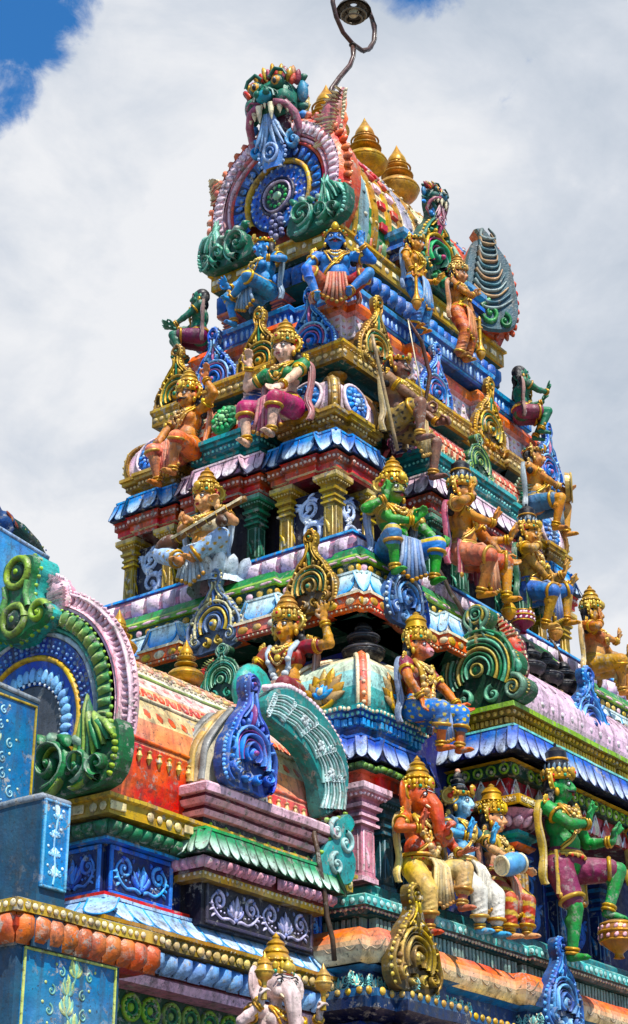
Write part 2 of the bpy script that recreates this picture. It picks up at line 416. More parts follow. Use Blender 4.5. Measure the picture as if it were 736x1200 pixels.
def sq_loft(mb, o, prof, cols, ry=None, smooth=False, fx=1., fy=1.):
    """square or oblong stack: prof [(half width, z)]"""
    for k in range(len(prof)-1):
        vs = []
        for hw, z in (prof[k], prof[k+1]):
            for sx, sy in ((-1, -1), (1, -1), (1, 1), (-1, 1)): vs.append(o+V(sx*(hw+fx-1) if 0 else sx*hw*fx, sy*hw*fy, z))
        mb.add(vs, grid(4, 2, True), cols[k % len(cols)], smooth)
    vs = [o+V(sx*prof[-1][0]*fx, sy*prof[-1][0]*fy, prof[-1][1]) for sx, sy in ((-1, -1), (1, -1), (1, 1), (-1, 1))]
    mb.add(vs, [(0, 1, 2, 3)], cols[-1])
def pillar(parent, x, y, z0, z1, w, main, trim, name='pillar', panel=None, beads=True, capfrac=.42):
    """square pillar: base, panelled shaft, stacked capital flaring to the top"""
    mb = MB(); h = z1-z0; o = V(x, y, z0); zc = h*(1-capfrac); c = h*capfrac
    dk = mix(main, BLACK, .35); lt = mix(trim, WHITE, .15)
    sq_loft(mb, o, [(w*.56, 0), (w*.56, h*.05), (w*.47, h*.08), (w*.45, zc)], [trim, dk, main])
    st = [(.45, 0), (.62, .03), (.62, .10), (.5, .13), (.5, .2), (.6, .23), (.6, .3), (.52, .33), (.52, .4), (.68, .45), (.72, .54), (.6, .58), (.62, .66), (.95, .8), (1.0, .86), (1.0, 1.)]
    cc = [dk, trim, dk, main, dk, trim, dk, main, dk, trim, dk, main, main, trim, lt]
    m2 = MB(); sq_loft(m2, o, [(w*a, zc+c*b) for a, b in st], cc)
    for f in (FL(o+V(-w*.45, 0, 0)), FR(o+V(0, -w*.45, 0))):
        pc = panel or mix(main, BLACK, .3)
        box(mb, f, -w*.3, w*.3, h*.11, zc*.93, -.004, .006, pc, .002)
        rib(mb, f, [(-w*.3, h*.11), (-w*.3, zc*.93), (w*.3, zc*.93), (w*.3, h*.11)], .006, .01, lt)
        leaf(mb, f, 0, h*.16, PI/2, zc*.45, w*.1, .012, trim, .6, .006)
    if beads:
        for f, q in ((FL(o+V(-w*.8, 0, 0)), 1), (FR(o+V(0, -w*.8, 0)), 1)):
            for i in range(7): bead(m2, f.at((i-3)*w*.24, zc+c*.73, .0).tilt(-.5), w*.085, lt, w*.12)
    p = mb.build(name, parent); m2.build('capital', p); return p

# ---------------------------------------------------------------- ornaments
KUD = [(.25, .0), (.5, -.01), (.78, .02), (.96, .10), (1.0, .21), (.96, .32), (.84, .41), (.70, .46), (.60, .53), (.46, .60), (.30, .66), (.18, .72), (.13, .785), (.18, .835), (.205, .89), (.165, .96), (.0, 1.0)]
def kudu(parent, fr, w, h, c1, c2, c3, c4, depth=.09, name='horseshoe_ornament', back=None):
    """horseshoe dormer ornament: lobed plate, rope rim, paired scrolls, ringed boss, slender neck and round finial"""
    mb = MB(); a = w/2; j = lambda q: q*rnd.uniform(.94, 1.06)
    half = [(x*a, y*h) for x, y in KUD]
    pts = catmull(half+[(-x, y) for x, y in half[::-1][1:]], 3)
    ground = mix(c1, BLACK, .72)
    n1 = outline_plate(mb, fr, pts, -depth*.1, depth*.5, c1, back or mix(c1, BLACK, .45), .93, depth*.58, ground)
    d = 0; lastp = pts[0]; step = w*.05; q = 0
    rim = [(p[0]*.93, p[1]*.965+.012*h) for p in pts if p[1] > .015*h]
    rib(mb, fr, rim, a*.045, depth*.35, c1, None, n1)
    for p in pts:
        d += math.dist(p, lastp); lastp = p
        if d >= step and p[1] > .03*h: d = 0; q += 1; bead(mb, fr.at(p[0]*.985, p[1]*.985+.005*h, depth*.6), w*.030, c2, w*.032)
    cy = h*.30
    def hs(r, wd, hh, col, a0=-.7, n=22):
        rib(mb, fr, [(r*math.cos(t), cy+r*math.sin(t)*1.04) for t in [a0+(PI-2*a0)*k/(n-1) for k in range(n)]], wd, hh, col, None, n1)
    hs(a*.66, a*.05, depth*.4, c2, -.45); hs(a*.56, a*.025, depth*.3, c3, -.45); hs(a*.46, a*.045, depth*.45, c4, -.5); hs(a*.355, a*.03, depth*.3, c3, -.55); hs(a*.26, a*.04, depth*.5, c1, -.9)
    for k in range(13):
        t = -.4+(PI+.8)*k/12; bead(mb, fr.at(a*.61*math.cos(t), cy+a*.63*math.sin(t), n1), a*.028, WHITE if k % 2 else c3, depth*.22)
    for s in (-1, 1):
        curl(mb, fr, s*a*.60, h*.135, j(a*.20), PI*.5, -s*1.35, a*.05, depth*.5, c1, n1); curl(mb, fr, s*a*.60, h*.135, j(a*.13), PI*.6, -s*1.1, a*.028, depth*.55, c2, n1)
        curl(mb, fr, s*a*.22, h*.09, j(a*.14), PI*.5, s*1.2, a*.04, depth*.5, c4, n1)
        for k in range(5):
            t = .25+.27*k; x, y = a*.70*math.cos(t), cy+a*.74*math.sin(t)
            leaf(mb, fr, s*x, y, PI/2-s*(PI/2-t)-s*.2, j(a*.20), a*.045, depth*.4, c1 if k % 2 else c2, s*.9, n1)
        for k in range(3): leaf(mb, fr, s*a*(.80-.06*k), h*(.12+.07*k), PI/2-s*.5, a*.2, a*.04, depth*.35, c4 if k % 2 else c1, s*.8, n1)
        rib(mb, fr, catmull([(s*a*.34, h*.58), (s*a*.15, h*.67), (s*a*.07, h*.75), (s*a*.06, h*.82)], 3, False), a*.03, depth*.4, c2, None, n1)
        leaf(mb, fr, s*a*.10, h*.53, PI/2-s*.1, h*.16, a*.04, depth*.35, c4, s*.2, n1)
    leaf(mb, fr, 0, h*.53, PI/2, h*.26, a*.05, depth*.45, c3, 0, n1)
    bead(mb, fr.at(0, cy, n1), a*.17, c4, depth*.55); bead(mb, fr.at(0, cy, n1+depth*.45), a*.08, c3, depth*.25)
    f2 = fr.at(0, h*.895, n1)
    flatring(mb, f2, a*.155, a*.035, depth*.35, c1); bead(mb, f2, a*.10, c4, depth*.35); bead(mb, f2.at(0, 0, depth*.28), a*.05, c3, depth*.2)
    return mb.build(name, parent)
def arabesque(mb, fr, w, h, col, col2, hh=.014, mirror=True, vertical=False):
    """painted acanthus scroll in relief filling a w x h field about the frame's origin"""
    def q(s, r0, x, y, a, t): curl(mb, fr, x, y, r0, a, t, r0*.23, hh, col, 0., mix(col, col2, .6))
    if vertical:
        X = lambda x, y: (x*w*.5, y*h*.5)
        wd = min(w*.2, h*.11)
        st = catmull([X(-.5, -.95), X(.1, -.8), X(.62, -.5), X(.45, -.1), X(-.1, .0), X(-.6, .3), X(-.5, .68), X(0, .85), X(.5, .72)], 4, False)
        rib(mb, fr, st, taper(len(st), wd*.55, wd*.3), hh, col, mix(col, col2, .7))
        for cx, cy_, t, a0 in ((.05, -.38, 1.35, -.6), (-.05, .52, 1.3, PI-.6)):
            x, y = X(cx, cy_); r = min(w*.42, h*.21); rib(mb, fr, spiral(x, y, r, r*.15, a0, t, 20), taper(20, wd*.45, wd*.18), hh, col, mix(col, col2, .7), .002); bead(mb, fr.at(x, y), r*.2, col, hh)
        for k in range(7):
            x, y = st[3+k*4 if 3+k*4 < len(st) else -1]; sg = 1 if k % 2 else -1
            for q in range(3): leaf(mb, fr, x, y, PI/2+sg*(.5+.45*q), min(w*.42, h*.22)*(1-.15*q), wd*.22, hh, col if q % 2 == 0 else col2, sg*.9, .002)
        for k in range(6): leaf(mb, fr.at(*X(-.15, .06), .004).rot(k*PI/3), .004, 0, 0, wd*.9, wd*.28, hh, WHITE, .2)
        bead(mb, fr.at(*X(-.15, .06), .008), wd*.22, col2, .012)
        return
    n = max(1, int(round(w/(h*2.0)))); W = w/n
    for k in range(n):
        cx = -w/2+(k+.5)*W
        for s in (-1, 1):
            r = min(h*.27, W*.17)
            q(s, r, cx+s*W*.31, h*.12, PI*.5 if s > 0 else PI*.5, s*1.25)
            rib(mb, fr, catmull([(cx+s*.01, -h*.42), (cx+s*W*.12, -h*.34), (cx+s*W*.26, -h*.38), (cx+s*W*.40, -h*.18), (cx+s*W*.45, h*.1), (cx+s*W*.36, h*.34)], 3, False), taper(16, h*.055, h*.03), hh, col, mix(col, col2, .6))
            for i in range(4):
                leaf(mb, fr, cx+s*W*.04, -h*.3+i*h*.05, PI/2-s*(1.15-.3*i), h*(.5-.02*i), h*.055, hh, col if i % 2 else col2, s*(.9-.2*i), .002)
            for i in range(4): bead(mb, fr.at(cx+s*W*(.2+.07*i), -h*.2+h*.02*i*i), h*.035, col, .008)
            leaf(mb, fr, cx+s*W*.30, h*.36, PI*(.5-s*.3), h*.16, h*.05, hh, col2, -s*.5)
            for i in range(3): leaf(mb, fr, cx+s*W*(.16+.09*i), h*(.30-.02*i), PI*(.5-s*(.1+.1*i)), h*.17, h*.035, hh, col if i % 2 else col2, s*.8); leaf(mb, fr, cx+s*W*(.42-.02*i), -h*(.02+.13*i), PI*(.5-s*.4)-s*.3*i, W*.1, h*.035, hh, col, -s*.7)
        leaf(mb, fr, cx, -h*.3, PI/2, h*.75, h*.07, hh*1.2, col, 0, .004)
        bead(mb, fr.at(cx, -h*.34, .006), h*.08, col2, .02)
def floral(mb, fr, w, h, col, col2, hh=.005):
    """fine free-hand brushwork: a stem with paired curling fronds and dots"""
    n = max(4, int(h/.11)); st = [(w*.06*math.sin(i*1.1), -h*.48+h*.94*i/(2*n)) for i in range(2*n+1)]
    rib(mb, fr, st, .007, hh, col2, mix(col2, col, .5))
    for i in range(n):
        x, y = st[2*i+1]; g = 1-.45*i/n
        for s in (-1, 1):
            for k in range(4): leaf(mb, fr, x, y, PI/2-s*(.35+.38*k), min(w*.40, .20)*g*(1-.08*k), .013, hh, col if (k+i) % 2 else col2, s*(.9+.2*k), .0, mix(col, col2, .5))
            curl(mb, fr, x+s*w*.26*g, y+.01, min(.05, w*.10)*g, PI/2, s*1.2, .007, hh, col2, 0, mix(col, col2, .5)); bead(mb, fr.at(x+s*w*.36*g, y+.05), .010, col, hh)
    leaf(mb, fr, st[-1][0], st[-1][1]-.04, PI/2, .10, .02, hh, col, .3)
def framed_panel(parent, fr, w, h, ground, frame, col, col2, vertical=False, name='scroll_panel', hh=.014, fw=.02):
    mb = MB(); box(mb, fr, -w/2, w/2, -h/2, h/2, -.03, 0, ground, .004)
    for a0, a1, b0, b1 in ((-w/2, w/2, h/2-fw, h/2), (-w/2, w/2, -h/2, -h/2+fw), (-w/2, -w/2+fw, -h/2+fw, h/2-fw), (w/2-fw, w/2, -h/2+fw, h/2-fw)):
        box(mb, fr, a0, a1, b0, b1, -.005, .012, frame, .004)
    if vertical == 'floral': floral(mb, fr.at(0, 0, .001), w-2.6*fw, h-2.6*fw, col, col2)
    else: arabesque(mb, fr.at(0, 0, .001), w-2.6*fw, h-2.6*fw, col, col2, hh, vertical=vertical)
    return mb.build(name, parent)
def band(mb, fr, r0, r1, a0, a1, n0, n1, cols, seg=1, n=40, sy=1.):
    """annular sheet from radius r0 (height n0) to r1 (height n1)"""
    for k in range(n):
        t0 = a0+(a1-a0)*k/n; t1 = a0+(a1-a0)*(k+1)/n
        vs = [fr.p(r*math.cos(t), sy*r*math.sin(t), z) for r, z in ((r0, n0), (r1, n1)) for t in (t0, t1)]
        mb.add(vs, [(0, 1, 3, 2)], cols[(k//seg) % len(cols)])
def around(fr, r, a0, a1, k, n0=0., sy=1.):
    for i in range(k):
        t = a0+(a1-a0)*(i+.5)/k
        yield Fr(fr.p(r*math.cos(t), sy*r*math.sin(t), n0), fr.u*math.sin(t)-fr.v*math.cos(t), fr.u*math.cos(t)+fr.v*math.sin(t), fr.n)
def pot_finial(o, s, label, group, name='finial_pot', col=GOLD, k=1.):
    """bulbous metal finial"""
    t = thing(name, label, 'finial', o, group)
    mb = MB(); dk = mix(col, BLACK, .3)
    pr = smooth_prof([(.20, 0), (.22, .03), (.14, .07), (.11, .11), (.16, .16), (.27, .22), (.335, .30), (.33, .37), (.25, .44), (.14, .485), (.11, .51)], 3)
    lathe(mb, o, [(r*s*k, h*s) for r, h in pr], 22, col=col)
    ring(mb, o+V(0, 0, .335*s), UP, .335*s*k, .014*s, col, 26, 5); ring(mb, o+V(0, 0, .09*s), UP, .13*s*k, .02*s, dk, 20, 5)
    mb.build('pot', t, POTS)
    m2 = MB()
    pr = smooth_prof([(.11, .51), (.19, .54), (.20, .57), (.12, .60), (.10, .63), (.145, .66), (.145, .70), (.11, .73), (.13, .76), (.115, .83), (.075, .90), (.03, .99), (.002, 1.06)], 3)
    lathe(m2, o, [(r*s, h*s) for r, h in pr], 18, col=col)
    for i in range(12):
        a = i*PI/6; f = FD(o+V(.125*s*math.cos(a), .125*s*math.sin(a), .70*s), math.cos(a), math.sin(a)).tilt(-.35); leaf(m2, f, 0, 0, PI/2, .15*s, .022*s, .012*s, col, 0)
    ring(m2, o+V(0, 0, .555*s), UP, .2*s, .016*s, dk, 20, 5); ring(m2, o+V(0, 0, .68*s), UP, .175*s, .014*s, dk, 20, 5)
    m2.build('spire', t, POTS)
    return t
# =============================================================== THE GATE TOWER
TW = thing('temple_tower', 'tall stepped temple gate tower of painted stucco with tiered eaves and barrel vaulted crown', 'tower', V(14.6, 10.3, 0))
GR_ = 'pillar'
def moulding(name, poly, prof, cols, extra=None, parent=TW):
    mb = MB(); sweep(mb, poly, prof, cols)
    if extra: extra(mb)
    return mb.build(name, parent)

# ---- plinth below the picture, down to the court
P0 = plan(11.35, 17.9, 8.05, 12.6)
moulding('plinth', P0, [(.35, 0), (.35, .5), (.2, .6), (.2, 2.2), (.32, 2.3), (.32, 2.5), (.1, 2.6), (.1, 3.5), (.2, 3.6), (-.1, 3.62)], [STONE, STONE, COBALT, STONE, CREAM, STONE, SAND, STONE, STONE])
# ---- base courses at the foot of the picture
PB = plan(11.3, 17.9, 7.95, 12.6, rb=[(11.3+.25, 12.0, .10), (13.35, 14.2, .10)], lb=[(8.0, 8.5, .08)])
def ex(mb):
    row_cushion(mb, PB, .09, 3.83, .15, .20, .09, PINK, CREAM)
    row_beads(mb, PB, .2, 4.18, .1, .03, YEL, .02)
    for f, w in slots(PB, .075, 4.27, .5): arabesque(mb, f, .42, .12, AQUA, CREAM, .01)
moulding('base_course', PB, [(-.1, 3.62), (.02, 3.66), (.09, 3.7), (.09, 3.95), (.02, 4.0), (.2, 4.06), (.2, 4.14), (.19, 4.2), (.07, 4.2), (.07, 4.35), (.15, 4.38), (-.2, 4.40)], [NAVY, ROSE, MAROON, COBALT, DKB, hx('10284e'), hx('14507c'), hx('1a6a9c'), hx('123a66'), hx('1f6f9c'), YEL], ex)
def kapband(mb, poly, z0, z1, d, cols):      # smooth half-round band painted in three stripes
    pr = [(d*math.sin(PI*(.10+.78*t))*.75+.03, z1-(z1-z0)*t) for t in (1, .86, .72, .58, .44, .3, .15, 0)]
    sweep(mb, poly, [(-.1, z0)]+pr+[(-.1, z1+.02)], cols)
PO = plan(11.28, 17.9, 7.98, 12.6, rb=[(11.28, 11.55, .1), (13.35, 13.75, .1)], lb=[(7.98, 8.5, .1)])
def ex(mb):
    kapband(mb, PO, 4.40, 4.665, .17, [DKB, CREAM, CREAM, mix(CREAM, ORANGE, .15), mix(CREAM, ORANGE, .4), mix(ORANGE, CREAM, .3), mix(ORANGE, CREAM, .1), ORANGE, ORANGE, BRICK])
    for f, w in slots(PO, .150, 4.51, .42): g = f.tilt(-.12); rib(mb, g, catmull([(-.17, .04), (-.10, -.03), (0, .02), (.10, -.03), (.17, .04)], 4, False), .007, .006, mix(CREAM, MAROON, .55)); curl(mb, g, -.06, .02, .03, 0, 1.1, .006, .006, mix(CREAM, NAVY, .5)); curl(mb, g, .07, .02, .03, PI, -1.1, .006, .006, mix(CREAM, NAVY, .5))
mb = MB(); ex(mb); mb.build('rounded_band', TW)
PD = plan(11.42, 17.9, 8.05, 12.5)
moulding('dentil_course', PD, [(.0, 4.62), (.0, 4.80), (.1, 4.81)], [NAVY, DTEAL], lambda mb: row_dentils(mb, PD, .0, 4.66, 4.80, .055, .07, mix(TEAL, STONE, .5)))
PT = plan(11.22, 17.9, 7.93, 12.5, rb=[(13.6, 16.6, .06)])
def ex(mb):
    row_beads(mb, PT, .005, 4.90, .085, .026, mix(AQUA, WHITE, .3), .01)
    row_beads(mb, PT, -.03, 4.845, .05, .015, CREAM, .012)
moulding('platform_ledge', PT, [(-.2, 4.80), (-.06, 4.81), (-.03, 4.84), (-.03, 4.855), (0, 4.865), (0, 4.94), (-.02, 4.955), (-.4, 4.97)], [DTEAL, DTEAL, ROSE, DTEAL, mix(TEAL, AQUA, .4), AQUA, mix(AQUA, STONE, .5)], ex)
P5 = plan(11.75, 17.7, 8.25, 12.3)
def ex(mb):
    for f, w in slots(P5, 0, 5.06, .22): bead(mb, f, .05, AQUA, .012, .08)
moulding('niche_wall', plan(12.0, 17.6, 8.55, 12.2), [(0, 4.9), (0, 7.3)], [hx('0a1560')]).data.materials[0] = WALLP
moulding('niche_plinth', P5, [(-.2, 4.95), (.0, 4.955), (0, 5.15), (-.04, 5.18), (-.3, 5.18)], [DTEAL, mix(TEAL, NAVY, .45), TEAL, DTEAL], ex)

# ---- corner pavilion of the lower tier
PC = plan(11.58, 12.5, 8.22, 8.72)
def pav_floor(): pass
pillar(TW, 11.70, 8.33, 5.16, 5.93, .20, ROSE, PINK, panel=ROSE)
pillar(TW, 12.05, 8.36, 5.16, 5.93, .16, DTEAL, hx('2b6f86'))
pillar(TW, 12.38, 8.36, 5.16, 5.93, .16, DTEAL, hx('2b6f86'))
pillar(TW, 11.72, 8.70, 5.16, 5.93, .16, ROSE, PINK, panel=ROSE)
pillar(TW, 12.75, 8.30, 5.16, 6.05, .15, DTEAL, TEAL)
PK = plan(11.56, 12.5, 8.2, 8.75, rb=[(11.75, 12.3, .05)], lb=[(8.35, 8.65, .05)])
moulding('frieze', PK, [(-.06, 5.925), (0, 5.93), (0, 6.02), (.05, 6.03), (.05, 6.10), (-.1, 6.11)], [MAROON, RED, BRICK, DKG, DKG], lambda mb: row_cushion(mb, PK, .05, 6.065, .075, .06, .03, LIME, DKG))
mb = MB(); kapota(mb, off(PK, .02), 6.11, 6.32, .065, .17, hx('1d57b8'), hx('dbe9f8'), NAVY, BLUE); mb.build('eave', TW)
def ex(mb):
    row_beads(mb, PK, .03, 6.57, .05, .018, CREAM, .012); row_dentils(mb, PK, -.03, 6.44, 6.50, .06, .03, SKY)
    row_beads(mb, PK, .0, 6.53, .055, .018, AQUA, .012)
moulding('roof_base', PK, [(-.02, 6.33), (-.02, 6.36), (-.08, 6.37), (-.06, 6.42), (-.04, 6.43), (-.04, 6.50), (.0, 6.51), (.0, 6.55), (.03, 6.555), (.03, 6.595), (-.1, 6.60)], [YEL, YEL, COBALT, COBALT, BLUE, COBALT, BLUE, COBALT, TEAL, TEAL], ex)
def kuta(parent, cx, cy, hx_, hy, z0, z1, cols, strip, rosfn, name='pavilion_roof', trim=GOLD):
    """square domed roof: bulging sides, a banded strip up each corner, a medallion on each face"""
    mb = MB(); h = z1-z0
    pr = smooth_prof([(.94, 0), (1.0, .15), (1.0, .4), (.92, .65), (.72, .84), (.42, .96), (.2, 1.)], 3)
    for k in range(len(pr)-1):
        vs = []
        for q, z in (pr[k], pr[k+1]):
            for sx, sy in ((-1, -1), (1, -1), (1, 1), (-1, 1)): vs.append(V(cx+sx*hx_*q, cy+sy*hy*q, z0+z*h))
        mb.add(vs, grid(4, 2, True), cols[min(int(pr[k][1]*len(cols)), len(cols)-1)], False)
    for sx, sy in ((-1, -1), (1, -1), (-1, 1)):
        pts = [V(cx+sx*hx_*q*1.01, cy+sy*hy*q*1.01, z0+z*h) for q, z in pr]
        f = FD((0, 0, 0), sx, sy)
        for o_, r_, c_ in ((0, .035, strip), (-.045, .018, trim), (.045, .018, trim)): tube(mb, [p+f.u*o_ for p in pts], r_, c_, 6)
        for p in pts[1:-2:2]: bead(mb, Fr(p+f.n*.03, f.u, f.v, f.n), .018, mix(strip, CREAM, .6), .015)
    roof = mb.build(name, parent)
    for f, wd in ((FL(V(cx-hx_*1.0, cy, z0+h*.38)), hy), (FR(V(cx, cy-hy*1.0, z0+h*.38)), hx_)):
        m = MB(); rosfn(m, f.tilt(-.12), min(wd*.5, h*.36)); m.build('medallion', roof)
def ros_leaf(m, f, r):
    for i in range(9):
        t = (i-4)/4; leaf(m, f.at(0, -r*.5, 0), 0, 0, PI/2-t*1.35, r*(1.5-.5*abs(t)), r*.17, .03, GOLD if i % 2 else mix(GOLD, STONE, .5), 0)
    bead(m, f.at(0, -r*.2, .02), r*.2, CREAM, .05); flatring(m, f.at(0, -r*.25), r*.5, r*.08, .03, YEL)
    for i in range(5): leaf(m, f.at(0, -r*.4, .02), 0, 0, PI/2+(i-2)*.5, r*.55, r*.1, .03, SKY, 0)
kuta(TW, 12.08, 8.58, .50, .40, 6.60, 7.19, [mix(TEAL, AQUA, .4), mix(AQUA, WHITE, .25), mix(AQUA, CREAM, .6), CREAM], ORANGE, lambda m, f, r: ros_leaf(m, f, r*1.3), trim=CREAM)

# ---- the hall projecting from the long side (its gable end faces left)
PS = plan(13.45, 16.7, 7.95, 8.9)
PSe = plan(13.30, 16.9, 7.80, 8.9)
def ex(mb):
    for f, w in slots(PS, .07, 6.47, .13): flatring(mb, f.at(0, -.01), .042, .012, .02, LIME); bead(mb, f.at(0, -.02), .02, CREAM, .02)
    for i, (f, w) in enumerate(slots(PS, .012, 6.31, .2)):
        leaf(mb, f, 0, -.1, PI/2, .19, .06, .02, RED if i % 2 else CREAM, 0)
        for s in (-1, 1): leaf(mb, f, s*w*.3, -.1, PI/2+s*.3, .17, .04, .015, mix(RED, PINK, .5), s*.5); rib(mb, f, [(s*w*.5, -.1), (0, .1)], .006, .012, WHITE)
moulding('flower_frieze', PS, [(-.1, 6.19), (0, 6.2), (0, 6.40), (.07, 6.41), (.07, 6.52), (.12, 6.53), (-.1, 6.55)], [MAROON, mix(RED, MAROON, .35), DKG, DKG, YEL, YEL], ex)
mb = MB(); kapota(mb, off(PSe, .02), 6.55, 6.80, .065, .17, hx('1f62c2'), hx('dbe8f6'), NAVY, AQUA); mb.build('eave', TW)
def ex(mb):
    row_beads(mb, PSe, .012, 6.945, .07, .022, YEL, .02); row_dentils(mb, PSe, -.05, 6.86, 6.91, .05, .03, YEL)
moulding('roof_base', PSe, [(-.05, 6.825), (-.05, 6.92), (.01, 6.925), (.01, 6.97), (.05, 6.975), (.05, 7.02), (-.1, 7.04)], [OLIVE, OLIVE, OLIVE, OLIVE, LIME, mix(LIME, GREEN, .5)], ex)
def barrel(parent, x0, x1, yc, hw, z0, z1, cols, name='barrel_roof', ends=MAROON, extra=None, bulge=1.12):
    """horseshoe vault running along X, painted in stripes up its curve"""
    mb = MB(); n = 20; h = z1-z0
    half = smooth_prof([(1.0, 0), (1.07, .15), (1.09, .30), (1.03, .45), (.89, .60), (.69, .74), (.46, .86), (.22, .95), (0, 1.0)], 6)
    L_ = [0.]
    for a, b in zip(half, half[1:]): L_.append(L_[-1]+math.dist(a, b))
    hp_ = []
    for i in range(n//2+1):
        q = L_[-1]*i/(n//2); k = max(0, min(len(half)-2, next((z for z in range(len(L_)-1) if L_[z+1] >= q-1e-9), len(half)-2)))
        t = (q-L_[k])/max(1e-9, L_[k+1]-L_[k]); hp_.append((half[k][0]+(half[k+1][0]-half[k][0])*t, half[k][1]+(half[k+1][1]-half[k][1])*t))
    prof = [(yc-a*hw, z0+b*h) for a, b in hp_]+[(yc+a*hw, z0+b*h) for a, b in hp_[::-1][1:]]
    m = max(2, int((x1-x0)/.2))
    for i in range(n):
        vs = []
        for (y, z) in (prof[i], prof[i+1]):
            for j in range(m+1): x = x0+(x1-x0)*j/m; w = wob(x, y, z); vs.append((x, y+w, z+w))
        mb.add(vs, grid(m+1, 2), cols[min(i, n-1-i)*len(cols)//(n//2)], True)
    for x in (x0, x1): mb.add([(x, y, z) for y, z in prof], [tuple(range(n+1))], ends)
    if extra: extra(mb, prof)
    return mb.build(name, parent)
def roof_frame(prof, i, x, rev=True):
    """frame on the -Y slope at profile step i"""
    (y0, z0), (y1, z1) = prof[i], prof[i+1]; v = V(0, y1-y0, z1-z0).normalized(); u = V(1, 0, 0)
    return Fr(V(x, (y0+y1)/2, (z0+z1)/2), u, v, u.cross(v))
LAVP = mix(LAV, PINK, .55)
def ex(mb, prof):
    for i in range(16):
        x = 13.75+i*.18; f = roof_frame(prof, 4, x); leaf(mb, f, 0, -.06, PI/2, .2, .03, .008, mix(LAVP, MAROON, .25), .6)
        f = roof_frame(prof, 1, x); bead(mb, f, .03, mix(LAVP, WHITE, .4), .015)
    for i in (8, 9):
        f = roof_frame(prof, i, 13.6)
        for k in range(18): leaf(mb, f.at(k*.16, 0, .0), 0, 0, .2, .15, .035, .03, mix(SAND, STONE, .5), .4)
barrel(TW, 13.45, 16.9, 8.27, .40, 7.03, 7.70, [LAVP, LAVP, LAVP, LAVP, mix(LAVP, CREAM, .4), STONE], extra=ex)
# its pillars
def bowl_pillar(x, y):
    mb = MB(); o = V(x, y, 0)
    lathe(mb, o, smooth_prof([(.10, 5.92), (.16, 5.96), (.23, 6.03), (.26, 6.09), (.24, 6.10)], 3), 18, col=ROSE)
    for i in range(14): a = i*2*PI/14; leaf(mb, FD(o+V(.17*math.cos(a), .17*math.sin(a), 5.95), math.cos(a), math.sin(a)).tilt(.85), 0, 0, PI/2, .14, .04, .02, PINK, 0)
    sq_loft(mb, o, [(.25, 6.10), (.26, 6.11), (.26, 6.19), (.22, 6.20)], [YEL, YEL, GOLD])
    for f in (FL(o+V(-.26, 0, 6.15)), FR(o+V(0, -.26, 6.15))): arabesque(mb, f, .46, .06, CREAM, OLIVE, .008)
    sq_loft(mb, o, [(.10, 5.18), (.10, 5.58), (.115, 5.585), (.115, 5.62), (.10, 5.63), (.10, 5.66), (.14, 5.69), (.14, 5.72), (.11, 5.73), (.11, 5.75), (.15, 5.78), (.16, 5.80), (.13, 5.805), (.13, 5.84), (.19, 5.87), (.19, 5.90), (.1, 5.93)], [GOLD, BLUE, SKY, BLUE, NAVY, SKY, BLUE, NAVY, DKB, ORANGE, ORANGE, DKB, TEAL, TEAL, DTEAL, NAVY])
    for f in (FL(o+V(-.10, 0, 0)), FR(o+V(0, -.10, 0))):
        for a in (-.06, 0, .06): rib(mb, f, [(a, 5.2), (a, 5.57)], .018, .02, YEL if a == 0 else GOLD)
    return mb.build('pillar', TW)
bowl_pillar(13.55, 8.02); bowl_pillar(16.4, 8.02)

